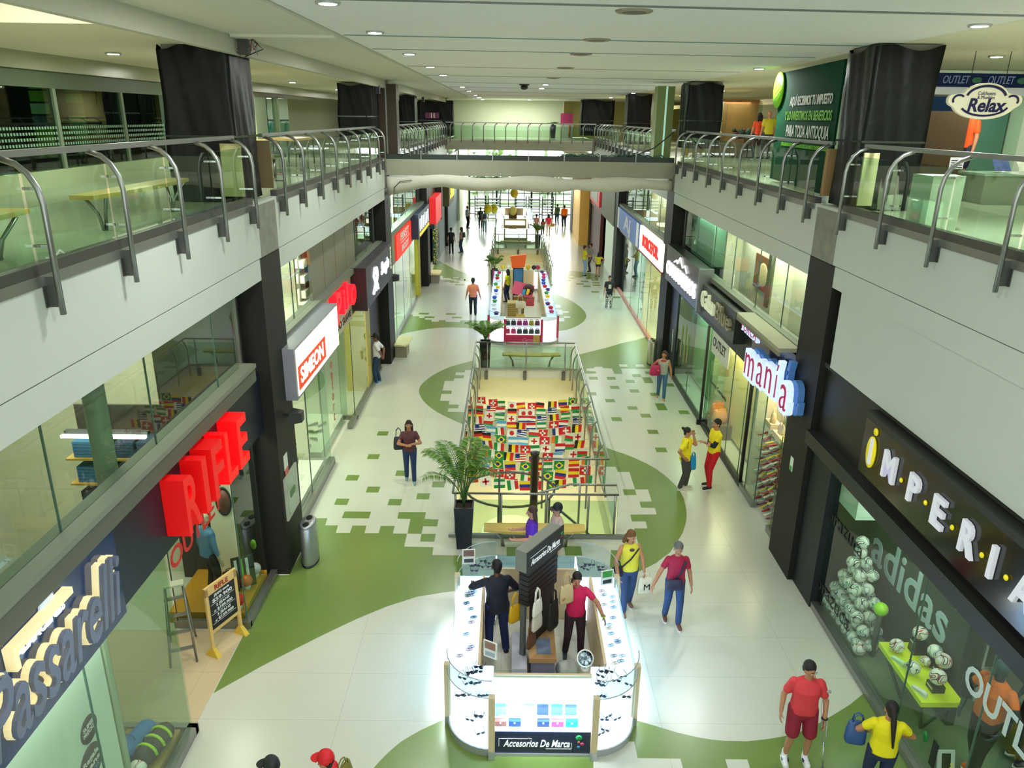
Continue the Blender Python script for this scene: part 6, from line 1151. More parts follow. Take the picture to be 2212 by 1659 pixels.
for nm_, yf, yb, pl, pr, zl, zr in (('at the near bridge', 26.3, 27.4, (728, 817), (1472, 1565), 7.7, 7.6), ('third', 39.7, 40.8, (862, 900), (1352, 1410), 7.3, 7.3), ('farthest', 53.0, 54.0, (903, 980), (1255, 1329), 7.3, 7.4)):
    wrap('black plastic wrapped column %s on the left of the upper floor' % nm_, AY(pl[0], 200, yf).x, AY(pl[1], 200, yb).x, yf, yb, zl, 9.45, len(nm_))
    wrap('black plastic wrapped column %s on the right of the upper floor' % nm_, AY(pr[0], 200, yb).x, AY(pr[1], 200, yf).x, yf, yb, zr, 9.62, len(nm_)+3)
b = MB(); b.box(-.45, .45, -.05, .05, 0, .35, mat((110, 40, 90), .5)).box(-.08, -.02, -.06, -.05, .02, .33, WHITE).box(.1, .16, -.06, -.05, .02, .33, WHITE)
solo(b, 'restroom_sign', 'purple sign with two white figures before the far left black wrapped column', 'sign', None, (-5.1, 52.6, 8.35))
t = thing('wooden_post', 'dark brown boxed post beside the near bridge on the left', 'post', (-4.25, 27.9, 7.1)); MB().box(-.36, -.02, -.3, .3, 0, 2.4, mat((58, 44, 24), .5)).box(.03, .36, -.3, .3, 0, 2.4, mat((58, 44, 24), .5)).build('panel', t); MB().box(-.02, .03, -.28, .28, 0, 2.4, STEEL).build('edge_strip', t)
t = thing('glazed_post', 'olive green lit post beside the near bridge on the right', 'post', (5.25, 27.9, 7.1)); MB().box(-.28, .0, -.3, .3, 0, 2.45, mat((132, 150, 84), .5)).box(.06, .3, -.3, .3, 0, 2.45, mat((120, 140, 76), .5)).build('panel', t); MB().box(.0, .06, -.31, .28, 0, 2.45, mat((190, 240, 220), .4, emit=.4)).build('glass_strip', t)
t = thing('cable', 'black cable looping from the green netting to the right railing', 'cable'); MB().tube([(3.6, 26.7, 7.3), (4.2, 26.7, 7.33), (4.8, 26.5, 7.6), (5.2, 26.4, 7.95), (5.36, 26.4, 8.1)], .02, BLACK, 6).build('cable', t)
t = thing('cable', 'thin black cable dangling from the canvas on the left', 'cable'); MB().tube([(-3.3, 26.5, 6.45), (-3.7, 26.5, 6.4), (-3.9, 26.5, 6.2), (-3.95, 26.5, 5.6), (-3.93, 26.5, 5.1)], .012, BLACK, 5).build('cable', t)
# end panels beside railings
for lb, x0_, x1_, y_, c in (('beige end panel beside the first left wrapped column', -4.62, -4.3, 12.72, (190, 184, 130)), ('brown end panel behind the first left wrapped column', -4.62, -4.3, 14.3, (120, 104, 70)), ('pale end panel in front of the first right wrapped column', 5.62, 5.86, 12.62, (206, 200, 150)), ('tan end panel behind the first right wrapped column', 5.66, 5.92, 14.25, (160, 128, 84))):
    t = thing('end_panel', lb, 'panel'); MB().box(x0_, x1_, y_-.02, y_+.02, 7.22, 8.04, mat(c, .6)).build('panel', t)
t = thing('storage_cabinet', 'white angular cabinet behind the glass railing, right of the wrapped column', 'cabinet', (5.95, 10.9, 7.1)); MB().prism([(-.22, -.25), (.22, -.25), (.32, .2), (-.22, .3)], 0, .72, mat((206, 216, 196), .5)).build('body', t); b = MB(); b.prism([(-.22, -.25), (.22, -.25), (.0, -.27)], .72, .73, WHITE); b.build('top', t)
t = thing('floor_board', 'flat dark triangular board on the upper floor at the right', 'board'); MB().prism([(6.7, 13.2), (7.4, 12.9), (7.0, 12.3), (6.9, 12.5)], 7.1, 7.13, mat((40, 46, 40), .5)).build('board', t)
# green tax banner
bx0, by0, bx1, by1 = 5.98, 14.75, 6.35, 19.2
t = thing('banner', 'dark green hanging banner with tax lettering PARA TODA ANTIOQUIA', 'banner'); dv = Vector((bx1-bx0, by1-by0, 0)); dn = dv.normalized(); O = Vector((bx0, by0, 0)); Lb = dv.length
MG_ = FR((bx0, by0, 7.18), dn, (0, 0, 1)); MF = FR((bx1-.012, by1, 7.18), -dn, (0, 0, 1))
GRN = mat((6, 66, 40), .85, vary=.35, vscale=.8, spec=.1); b = MB(); b.box(0, Lb, 0, 2.38, -.02, .02, GRN, MG_); b.build('fabric', t)
def bt(b, s_, u, v, sz, wd, c): b.text(s_, FR(O+dn*(Lb-u)+Vector((-.03, 0, 7.18+v)), -dn, (0, 0, 1)), sz, c, .005, wd, bold=.004)
LG = mat((120, 196, 30), .5); b = MB(); bt(b, 'AQUÍ RECIBIMOS TU IMPUESTO', 2.6, 1.72, .26, 3.0, WHITE); bt(b, 'Y LO INVERTIMOS EN BENEFICIOS', 2.5, 1.42, .26, 3.4, LG); bt(b, 'PARA TODA ANTIOQUIA', 2.6, 1.1, .34, 3.1, WHITE); bt(b, 'OTRA ADMINISTRACION QUE INVIERTE ADECUADAMENTE TUS IMPUESTOS AQUI', 2.5, .82, .1, 3.5, LG); b.build('lettering', t)
b = MB(); M = FR(O+dn*(Lb-.05)+Vector((-.06, 0, 7.18+2.0)), -dn, (0, 0, 1)); b.lathe([(0, .02), (.42, .02), (.42, 0)], mat((130, 206, 20), .5, emit=.1), 30, M, 1.1, .95)
for k in range(3): b.box(-.25, .25, .12-k*.12, .15-k*.12, .02, .028, mat((60, 120, 20), .5), M@Matrix.Rotation(.35, 4, 'Z'))
b.build('round_badge', t)
# Relax hanging sign
t = thing('hanging_sign', 'hanging cloud shaped white sign Relax with navy outline', 'sign', (8.15, 14, 8.86)); CR = mat((232, 228, 200), .4, emit=.25); NB = mat((24, 24, 84), .4)
def cloud(k): 
    pts = [(.55*math.cos(a)*k, -.02+.27*math.sin(a)*k) for a in [math.radians(q) for q in range(196, 346, 12)]]+[(.56*k+.08*math.cos(a), .02+.09*math.sin(a)) for a in [math.radians(q) for q in (-60, -20, 20, 60, 100)]]+[(.40*math.cos(a)*k, .06+.24*math.sin(a)*k) for a in [math.radians(q) for q in range(20, 165, 12)]]+[(-.56*k+.08*math.cos(a), .02+.09*math.sin(a)) for a in [math.radians(q) for q in (80, 120, 160, 200, 240)]]; return pts
M = FR((0, 0, 0), *FW); b = MB(); b.prism(cloud(1.0), -.04, .04, CR, M); b.build('sign_body', t)
b = MB(); b.tube([(.34*math.cos(a), -.05, .05+.2*math.sin(a)) for a in [math.radians(q) for q in range(15, 170, 8)]], .022, NB, 6); b.tube([(.42*math.cos(a), -.05, -.03+.2*math.sin(a)) for a in [math.radians(q) for q in range(205, 345, 8)]], .018, NB, 6)
for e in (-1, 1): b.tube([(e*(.46+.1*math.cos(a)), -.05, .02+.08*math.sin(a)) for a in [math.radians(q) for q in range(-30, 150, 15)]], .018, NB, 6)
b.text('Relax', FR((.02, -.045, -.07), *FW), .3, NB, .01, .66, shear=.15, bold=.008); b.text('Colchones', FR((0, -.045, .13), *FW), .09, NB, .006, .3); b.text('& Muebles', FR((0, -.045, .065), *FW), .08, NB, .006, .3); b.build('lettering', t)
MB().tube([(-.3, 0, .2), (-.3, 0, .8)], .006, BLACK, 4).tube([(.3, 0, .2), (.3, 0, .8)], .006, BLACK, 4).build('hanger_wire', t)
t = thing('outlet_band', 'navy band with repeated pale OUTLET lettering over the upper right shop', 'sign'); MB().box(6.9, 12.9, 19.0, 19.12, 9.3, 9.6, mat((20, 40, 110), .4)).build('band', t)
b = MB()
for k in range(5): b.text('OUTLET', FR((9.8-.55+k*1.05, 18.99, 9.45), *FW), .24, mat((150, 170, 200), .5, emit=.15), .01, .62, shear=.2); b.ball((10.3-.55+k*1.05, 18.99, 9.45), (.13, .01, .07), mat((90, 150, 130), .5), 10, 6)
b.build('lettering', t)
trim(lambda b: b.box(6.9, 12.9, 19.05, 19.3, 9.14, 9.3, mat((226, 230, 224), .5, emit=.2)))
t = thing('blue_poster', 'large blue poster wall with thin pale letters behind the first right wrapped column', 'poster'); MB().box(8.2, 10.7, 19.35, 19.45, 7.1, 9.1, mat((18, 62, 120), .4)).build('board', t); b = MB(); b.text('IO', FR((9.15, 19.34, 8.85), *FW), .34, mat((60, 190, 230), .5, emit=.4), .005, .3); b.text('DAD.', FR((9.35, 19.34, 8.5), *FW), .34, mat((60, 190, 230), .5, emit=.4), .005, .7); b.box(10.0, 10.35, 19.33, 19.34, 8.0, 8.5, mat((150, 170, 180), .5)).build('lettering', t)
window([(7.0, 8.5, 7.15, 9.1), (10.7, 12.2, 7.15, 9.1)], 'x', 19.2)
trim(lambda b: b.box(10.7, 12.95, 21, 21.1, 7.1, 9.14, mat((110, 150, 136), .5)))
trim(lambda b: b.box(6.9, 12.9, 18.6, 19.0, 7.1, 7.22, mat((170, 176, 150), .5)))
t = thing('blue_curtain', 'bright blue striped panel between the green banner and the wrapped column', 'panel'); MB().box(6.45, 6.9, 17.0, 17.05, 7.2, 9.3, mat((30, 110, 190), .4, vary=.5, vscale=5)).build('panel', t)
t = thing('cardboard_sheet', 'tall brown cardboard panel in front of the young man in orange', 'panel', (8.35, 15.5, 7.1), -.25); MB().box(-.42, .42, -.015, .015, 0.02, 1.62, mat((62, 46, 16), .8)).build('panel', t); MB().box(-.3, .3, -.02, .3, 0, .02, mat((62, 46, 16), .8)).build('foot', t)
t = thing('display_counter', 'pale counter with magazines and papers on the upper floor at the right edge', 'counter', (9.4, 14.8, 7.1)); MB().box(-.7, 1.4, -.4, .4, 0, .5, mat((150, 156, 130), .5)).box(-.75, 1.45, -.45, .45, .5, .54, mat((190, 204, 190), .2)).build('counter', t)
for k, (x, w_) in enumerate(((-.25, .3), (.25, .4), (.85, .3))):
    b = MB(); M = Matrix.Translation((9.4+x, 14.75, 7.66+.14))@Matrix.Rotation(-.7, 4, 'X'); b.box(-w_/2, w_/2, -.004, .004, -.16, .16, mat(((60, 80, 120), (190, 200, 180), (214, 216, 206))[k], .5, vary=.5, vscale=9), M); b.box(-.03, .03, .0, .12, -.18, -.16, WHITE, M); solo(b, 'magazine', 'leaning magazine on the upper counter, %s from the left' % ORD[k], 'magazine', 'leaning magazines')
t = thing('white_notice', 'small white striped notice on the railing before the upper counter', 'notice'); b = MB(); b.box(7.95, 8.2, 14.32, 14.33, 7.72, 7.92, mat((230, 236, 240), .5, emit=.3)); [b.box(7.97, 8.18, 14.31, 14.32, 7.74+.04*k, 7.755+.04*k, BLACK) for k in range(4)]; b.build('sheet', t)
t = thing('signpost', 'grey steel stanchion with a round foot on the upper right floor', 'stanchion', (8.3, 12.2, 7.1)); MB().tube([(0, 0, 0), (0, 0, 1.25)], .03, STEEL, 10).build('pole', t); MB().lathe([(.16, 0), (.16, .02), (.03, .03)], STEEL, 18).build('foot', t); MB().box(-.06, .06, -.02, .02, 1.2, 1.5, mat((200, 206, 196), .5)).build('head', t)
# right upper shops beyond the banner: colourful interior
trim(lambda b: b.box(10.1, 10.25, 22, 26, 7.1, 9.1, mat((150, 170, 140), .5)).box(10.1, 10.25, 26, 27, 7.1, 9.1, mat((120, 60, 20), .5)).box(10.1, 10.3, 22, 60, 9.1, 9.3, mat((206, 200, 150), .5)).box(7.2, 10.1, 33.0, 33.1, 7.1, 9.3, mat((166, 120, 70), .5, vary=.6, vscale=1.5)).box(7.8, 8.6, 32.8, 32.9, 7.9, 9.2, mat((150, 176, 150), .4)))
window([(7.2, 8.6, 7.15, 9.1), (8.6, 10.0, 7.15, 9.1)], 'x', 32.2)
for i, (x, y, r) in enumerate(((7.75, 31.6, .13), (9.9, 31.4, .12))):
    t = thing('paper_cup_display', 'big white cup shaped display with orange rim, %s on the upper right floor' % ('left' if i == 0 else 'right'), 'display', (x, y, 7.1)); MB().lathe([(r*.9, 0), (r*1.6, .95)], mat((224, 220, 190), .5), 20).build('cup', t); MB().lathe([(r*1.65, .95), (r*1.65, 1.05)], mat((230, 70, 20), .5, emit=.2), 20).build('rim', t)
    if i: MB().box(-.3, .3, -.1, .1, 1.05, 1.3, mat((200, 40, 30), .5)).build('topper', t)
for i, (x, c) in enumerate(((7.3, (190, 160, 30)), (8.9, (40, 60, 40)), (9.4, (60, 110, 100)), (9.0, (120, 40, 40)), (8.2, (200, 180, 40)))):
    t = thing('potted_flowers', 'clump of goods on a stand in the upper right shop, %s from the left' % ORD[(0, 2, 4, 3, 1)[i]], 'goods', (x, 31.2+.15*i, 7.1)); b = MB()
    for k in range(14): b.ball((random.uniform(-.2, .2), random.uniform(-.12, .12), .75+random.uniform(0, .3)), .08, mat(c, .5), 8, 6)
    b.build('goods', t); MB().box(-.22, .22, -.15, .15, 0, .72, mat((110, 84, 50), .6)).build('stand', t); t.name = 'goods_stand'
trim(lambda b: b.box(7.5, 7.7, 41, 52, 7.1, 9.6, mat((200, 190, 130), .5)).box(3.95, 4.2, 60.4, 61, 7.1, 9.6, mat((190, 170, 90), .5)))
t = thing('advert_stand', 'pink and purple advert stand with a pale figure before the far cream wall', 'advert', (4.0, 57.5, 7.1)); MB().box(-.42, .42, -.04, .04, 0, .95, mat((190, 196, 186), .5)).box(-.44, .44, -.05, .03, .95, 1.7, mat((196, 60, 120), .5, vary=.5, vscale=3)).build('board', t); MB().tube([(.2, -.06, .1), (.2, -.06, .9)], .07, mat((190, 110, 90), .5), 8).build('figure_print', t)
palm(3.05, 57.6, .5, .9, 'small potted plant beside the pink advert stand on the far upper floor', 8, .45, 21).location.z = 7.1
# left upper shops
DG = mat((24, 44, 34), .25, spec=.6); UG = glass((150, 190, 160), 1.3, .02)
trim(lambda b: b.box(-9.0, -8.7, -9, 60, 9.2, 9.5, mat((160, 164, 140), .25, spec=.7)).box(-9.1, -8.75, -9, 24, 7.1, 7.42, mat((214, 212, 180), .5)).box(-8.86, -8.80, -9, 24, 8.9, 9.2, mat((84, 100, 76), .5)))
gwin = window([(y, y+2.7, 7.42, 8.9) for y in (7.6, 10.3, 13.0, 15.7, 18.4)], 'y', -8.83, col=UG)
trim(lambda b: [b.box(-8.9, -8.78, y-.05, y+.05, 7.42, 8.9, mat((110, 130, 104), .4)) for y in (7.6, 10.3, 13.0, 15.7, 18.4, 21.1)])
b = MB()
for r_ in range(5):
    for k in range(100): b.box(-8.822, -8.818, 12+k*.09, 12.05+k*.09, 7.76+r_*.1, 7.81+r_*.1, mat((120, 160, 130), .5))
o = b.build('dot_pattern', gwin)
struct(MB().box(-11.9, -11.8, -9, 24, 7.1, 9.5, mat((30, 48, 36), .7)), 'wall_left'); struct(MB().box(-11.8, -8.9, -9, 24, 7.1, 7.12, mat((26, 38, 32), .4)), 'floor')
for i, (x, y, c) in enumerate(((-9.6, 16.6, (190, 200, 140)), (-9.8, 13.8, (110, 160, 140)), (-10.2, 19.0, (170, 180, 160)))):
    t = thing('shop_display', 'bright packaged goods tower behind the dark upper left glass, %s from the left' % ORD[(1, 0, 2)[i]], 'display', (x, y, 7.12)); b = MB()
    for k in range(7): b.box(-.15+.03*random.random(), .15, -.12, .12, .35+k*.24, .55+k*.24, mat(random.choice((c, (90, 110, 150), (220, 220, 200), (150, 190, 60))), .5, emit=.12))
    b.build('goods', t); MB().box(-.2, .2, -.2, .2, 0, .35, BLACK).build('stand', t)
for i in range(5):
    t = thing('dark_chair', 'dark seat behind the upper left shop glass, %s from the left' % ORD[i], 'chair', (-9.5, 12.5+i*1.3, 7.12), 0, 'dark seats behind glass'); MB().box(-.25, .25, -.25, .25, .38, .46, BLACK).build('seat', t); MB().box(-.3, -.24, -.25, .25, .46, .95, BLACK).build('backrest', t)
    for u in (-.2, .2):
        for v in (-.2, .2): MB().box(u-.02, u+.02, v-.02, v+.02, 0, .38, STEEL).build('leg', t)
for i, (x, y, z) in enumerate(((-10.2, 12.6, 9.0), (-9.9, 13.4, 8.7), (-10.4, 16.4, 8.75))):
    t = thing('spotlight', 'small bright spotlight behind the upper left shop glass, %s from the left' % ORD[i], 'light', (x, y, z), 0, 'spotlights behind glass'); MB().lathe([(.09, 0), (.07, .03)], LENS, 12).build('lens', t); MB().tube([(0, 0, .03), (0, 0, 9.5-z)], .012, BLACK, 5).build('rod', t)
# second left shop, wood and teal goods
trim(lambda b: b.box(-10.6, -10.5, 24, 32, 7.1, 9.3, mat((150, 100, 44), .6, vary=.4, vscale=3)).box(-8.9, -8.75, 24, 36, 9.05, 9.22, mat((92, 88, 66), .5)).box(-9.0, -8.7, 27.2, 27.6, 7.1, 9.1, mat((196, 204, 160), .5)).box(-8.9, -8.8, 27.6, 29.2, 7.1, 9.1, mat((140, 160, 130), .5)).box(-8.9, -8.75, 30.4, 30.6, 7.1, 9.1, mat((150, 170, 130), .5)).box(-10.0, -9.9, 29.2, 36, 7.1, 9.1, mat((20, 90, 90), .5, vary=.6, vscale=3)))
window([(24.1, 27.2, 7.15, 9.05), (29.2, 32.2, 7.15, 9.05)], 'y', -8.85)
t = thing('lit_panel', 'pale panel with blue poster beside the first left wrapped column', 'panel', (-8.5, 21.3, 7.1)); MB().box(-.05, .05, 0, 1.1, 0, 2.1, mat((190, 214, 200), .5, emit=.2)).build('panel', t); MB().box(.05, .06, .1, .9, 1.0, 1.65, mat((40, 140, 200), .5, emit=.2)).build('poster', t); MB().ball((.065, .5, 1.25), (.01, .18, .14), mat((230, 190, 40), .5), 12, 8).build('poster_picture', t)
rn = random.Random(5)
for i in range(10):
    y = 24.3+i*.62+(1.2 if i > 4 else 0); t = thing('garment_rack', 'colourful goods on a stand in the upper left shop, %s from the left' % ORD[i], 'goods', (-9.5, y, 7.1), 0, 'goods in the upper left shop'); t.name = 'goods_stand'; b = MB(); c = rn.choice(((200, 130, 30), (150, 40, 50), (40, 80, 40), (60, 150, 150), (30, 40, 60), (190, 180, 140)) if i < 5 else ((30, 130, 140), (20, 70, 80), (130, 40, 60), (60, 180, 200)))
    for k in range(10): b.ball((rn.uniform(-.2, .2), rn.uniform(-.2, .2), .7+rn.uniform(0, 1.0)), (.13, .13, .18), mat(c, .6), 8, 6)
    b.build('goods', t); MB().tube([(0, 0, 0), (0, 0, 1.6)], .03, STEEL, 6).build('pole', t)
for i, (x, y) in enumerate(((-6.6, 20), (-6.3, 23))):
    t = thing('cafe_table', 'long pale wooden table on the upper left floor, %s from the front' % ORD[i], 'table', (x, y, 7.1), 0, 'pale tables'); MB().box(-.45, .45, -1.1, 1.1, .7, .76, mat((196, 176, 110), .4)).build('table_top', t)
    for u in (-.38, .38):
        for v in (-1, 1): MB().tube([(u, v, 0), (u, v, .7)], .025, STEEL, 6).build('leg', t)
for i in range(7):
    t = thing('pendant_post', 'slim grey stool on the upper left floor, %s from the front' % ORD[i], 'stool', (-5.6+.2*(i % 2), 17+i*1.15, 7.1), 0, 'grey stools'); t.name = 'stool'; MB().lathe([(.17, .42), (.17, .46), (.02, .47)], mat((150, 150, 120), .5), 16).build('seat', t); MB().tube([(0, 0, 0), (0, 0, .42)], .03, STEEL, 8).build('leg', t); MB().lathe([(.16, 0), (.16, .02)], STEEL, 16).build('foot', t)
# box speaker with cables near the first left column top
t = thing('cable_bundle', 'bundle of wires and a small box at the top of the first left wrapped column', 'wires', (-4.1, 12.8, 9.45)); MB().box(-.1, .06, -.06, .06, -.1, .12, mat((60, 60, 54), .6)).build('box', t); b = MB()
for k in range(9): a = rn.uniform(-.2, .15); b.tube([(a, 0, .12), (a+rn.uniform(-.15, .15), rn.uniform(-.1, .1), rn.uniform(-.1, .1)), (a+rn.uniform(-.2, .2), 0, -.16+rn.uniform(0, .2))], .01, mat(rn.choice(((40, 40, 40), (150, 150, 140), (110, 70, 50))), .6), 5)
b.build('wire', t)
for i, (x, y) in enumerate(((-4.28, 26.3), (-4.28, 39.7))): solo(MB().box(-.06, .06, -.08, .08, -.16, .1, mat((24, 30, 44), .4)).tube([(0, 0, -.16), (.02, 0, -.6)], .01, BLACK, 5), 'ceiling_camera_box', 'small dark box under the ceiling edge at the %s left column' % ('second' if i == 0 else 'third'), 'box', None, (x, y, 9.3))
# gallery lights: bright coves and downlights over both side galleries
for sx_, xs_ in (('left', -7.2), ('right', 8.8)):
    for i, y in enumerate((4, 9.5, 15, 21, 27, 34, 42, 50)):
        zc = 9.495 if sx_ == 'left' else 9.665
        o = dup(proto, 'recessed light over the %s gallery, %s from the front' % (sx_, ORD[i]), (xs_, y, zc), group='round lights over the side galleries')
        area('gallery_lamp', (xs_, y, zc-.06), .5, (60 if sx_ == 'left' else 70), (1, .99, .86))
area('cove_lamp', (-5.7, 8.9, 9.84), 1.4, 30, (1, .98, .84), 2.2)
area('shop_lamp', (11.2, 20.2, 9.4), 1.5, 40, (.85, 1, .96)); area('shop_lamp', (9, 32.6, 9.2), 1.5, 30, (1, .9, .7)); area('shop_lamp', (-9.6, 27.5, 9.1), 1.0, 40, (1, .95, .8), 6)
area('shop_lamp', (0.5, 57, 9.5), 4, 260, (.95, 1, .88), 3)
# ================= window goods =================
def ballmat(c1, c2):
    m = mat((228, 226, 214), .35).copy(); nt = m.node_tree; b_ = nt.nodes['Principled BSDF']
    for l in list(b_.inputs['Base Color'].links): nt.links.remove(l)
    tc = nt.nodes.new('ShaderNodeTexCoord'); n1 = nt.nodes.new('ShaderNodeTexNoise'); n1.inputs['Scale'].default_value = 9; n1.inputs['Detail'].default_value = 0
    nt.links.new(tc.outputs['Object'], n1.inputs['Vector']); r = nt.nodes.new('ShaderNodeValToRGB'); r.color_ramp.interpolation = 'CONSTANT'; nt.links.new(n1.outputs['Fac'], r.inputs[0]); e = r.color_ramp.elements
    W = lin((232, 230, 216))+(1,); K = lin(c1)+(1,); Q = lin(c2)+(1,); e[0].color = W; e[1].position = .42; e[1].color = K
    for p_, c_ in ((.48, W), (.54, Q), (.585, W)): q_ = e.new(p_); q_.color = c_
    nt.links.new(r.outputs[0], b_.inputs['Base Color']); return m
BM = [ballmat((20, 24, 36), (40, 130, 100)), ballmat((120, 40, 30), (170, 90, 40)), ballmat((50, 30, 30), (190, 60, 50)), ballmat((30, 60, 120), (50, 140, 110))]
bme = []
for m in BM: q_ = MB().ball((0, 0, 0), .11, m, 20, 12).build('football'); bme.append(q_)
used = [False]*4
def football(k, loc, label, group, s=1.0, cat='ball'):
    if used[k]: o = bme[k].copy(); C.objects.link(o)
    else: o = bme[k]; used[k] = True
    o.location = loc; o.rotation_euler = (rn.random()*6, rn.random()*6, rn.random()*6); o.scale = (s, s, s); o['label'] = label; o['category'] = cat; o['group'] = group; return o
cnt = 0; lv = [(7, .125), (6, .33), (5, .53), (4, .73), (3, .93), (2, 1.13), (1, 1.33), (1, 1.53)]
for li, (q, z) in enumerate(lv):
    for k in range(q*2 if li < 7 else 1):
        row = k % 2; j = k//2; x = 5.98+row*.215+(.1 if li % 2 else 0); y = 11.35+(j-(q-1)/2)*.22
        football(rn.choice((0, 3)), (x, y, z+.03), 'black and white patterned football, %s layer of the pile in the right window' % ORD[li], 'footballs piled in the right window')
football(0, (6.05, 11.3, 1.78), 'topmost football on the pile in the right window', 'single ball'); football(1, (5.97, 10.62, .135), 'football on the floor at the near end of the pile', 'single ball 2')
solo(MB().ball((0, 0, 0), .115, mat((170, 230, 20), .3), 18, 12), 'football', 'plain lime green ball beside the football pile', 'ball', None, (6.2, 10.62, .93)); solo(MB().tube([(6.2, 10.62, .012), (6.2, 10.62, .82)], .05, mat((60, 70, 60), .4), 10), 'ball_stand', 'thin stand under the lime green ball', 'stand')
t = thing('display_table', 'lime yellow display table with footballs in the right window', 'table'); LY = mat((206, 220, 10), .45, emit=.1)
b = MB(); b.prism([(5.9, 8.66), (6.5, 8.66), (6.5, 9.98), (5.9, 9.98)], .70, .78, LY); b.build('table_top', t)
for (a_, c_) in (((5.96, 8.75), (6.2, 9.0)), ((6.44, 8.75), (6.2, 9.0)), ((5.96, 9.88), (6.2, 9.6)), ((6.44, 9.88), (6.2, 9.6))): MB().tube([(a_[0], a_[1], .70), (c_[0], c_[1], .012)], .025, mat((80, 90, 84), .4), 6).build('leg', t)
for i, (px, py, k, zz, s_) in enumerate(((1938, 1395, 1, .9, 1.0), (1988, 1368, 2, 1.12, 1.0), (2026, 1408, 3, 1.0, 1.0), (2052, 1428, 2, 1.02, 1.05), (1972, 1442, 0, .9, .95), (2026, 1462, 1, 1.0, 1.08), (1999, 1428, 1, .87, .7))):
    q = G(px, py, zz); football(k, (min(max(q.x, 5.98), 6.48), min(max(q.y, 8.75), 9.9), zz), 'football on the lime yellow table, %s from the left' % ORD[(0, 2, 4, 6, 1, 5, 3)[i]], 'footballs on the lime yellow table', s_)
    if zz > .9: solo(MB().box(-.09, .09, -.09, .09, .78-zz, -.108*s_, mat((24, 26, 26), .3)).box(-.091, -.09, -.07, .07, -.17, -.15, WHITE), 'ball_box', 'black box under the %s football on the lime yellow table' % ORD[(0, 2, 4, 6, 1, 5, 3)[i]], 'box', 'black ball boxes', (min(max(q.x, 5.98), 6.48), min(max(q.y, 8.75), 9.9), zz))
def shoe(label, loc, rz, c, heel=.0, s=1.0, group=None, sole=(230, 230, 224)):
    t = thing('shoe', label, 'shoe', loc, rz, group, s); m = mat(c, .4); b = MB()
    vs = []; fs = []; secs = [(-.12, .03, .02+heel, .085+heel), (-.08, .036, .02+heel, .09+heel), (-.02, .03, .02+heel*.7, .075+heel*.5), (.05, .038, .015, .055), (.1, .036, .012, .045), (.135, .018, .012, .03)]
    for (y, wd, z0_, z1_) in secs:
        for k in range(10): a = 2*PI*k/10; vs.append((wd*math.cos(a), y, (z0_+z1_)/2+(z1_-z0_)/2*math.sin(a)))
    for i in range(5):
        for k in range(10): fs.append((i*10+k, i*10+(k+1) % 10, (i+1)*10+(k+1) % 10, (i+1)*10+k))
    fs += [tuple(range(9, -1, -1)), tuple(50+k for k in range(10))]; b.add(vs, fs, m, True); b.build('upper', t)
    b = MB(); b.box(-.03, .03, .03, .12, 0, .014, mat(sole, .5)); 
    if heel: b.tube([(0, -.1, 0), (0, -.1, .03+heel)], [.008, .014], m, 6)
    else: b.box(-.03, .03, -.12, .03, 0, .02, mat(sole, .5))
    b.build('sole', t); return t
shoe('white and green football boot on the front left of the lime yellow table', (5.97, 9.5, .78), .3, (206, 236, 190)); shoe('white and orange football boot on the near edge of the lime yellow table', (5.97, 8.86, .78), .3, (230, 226, 224))
for i, (x, y, c) in enumerate(((7.6, 8.6, (30, 30, 34)), (7.6, 9.2, (210, 216, 60)))):
    shoe('sports shoe on a white shelf inside the right shop, %s' % ('near' if i == 0 else 'far'), (x, y, 1.25), 1.5, c)
t = thing('shelf_unit', 'white framed shelf unit behind the adidas wall in the right shop', 'shelf'); b = MB()
for z in (.6, 1.2, 1.8): b.box(7.3, 8.2, 8.2, 9.6, z, z+.04, WHITE)
for x in (7.3, 8.16):
    for y in (8.2, 9.56): b.box(x, x+.04, y, y+.04, .012, 2.2, WHITE)
b.build('frame', t)
t = thing('price_stand', 'black and white notice stand on the floor inside the right window', 'stand', (6.0, 7.95, .012)); M = Matrix.Rotation(-.3, 4, 'X'); MB().box(-.12, .12, -.01, .01, 0, .5, mat((206, 206, 200), .5), M).box(-.06, .06, -.015, -.01, .05, .46, BLACK, M).build('board', t); b = MB(); b.text('IMPERIAL', FR((0, -.016, .25), (0, 0, -1), (1, 0, 0)), .06, YL, .002, .34); b.build('lettering', t)
b = MB(); M = Matrix.Translation((5.745, 8.2, .62))@Matrix.Rotation(-PI/2, 4, 'Y'); b.lathe([(0, .006), (.07, .006), (.07, 0)], mat((20, 130, 60), .5), 18, M, 1.2, .7); b.box(5.74, 5.75, 7.9, 8.02, .35, .75, BLACK); solo(b, 'window_sticker', 'green round and black stickers low on the right shop glass', 'sticker')
b = MB(); b.text('OUTLET', FR((5.74, 6.9, 2.05), *RW), .5, PB, .005, 1.7, bold=.01); solo(b, 'window_lettering', 'pale OUTLET lettering on the glass at the right edge of the photo', 'lettering')
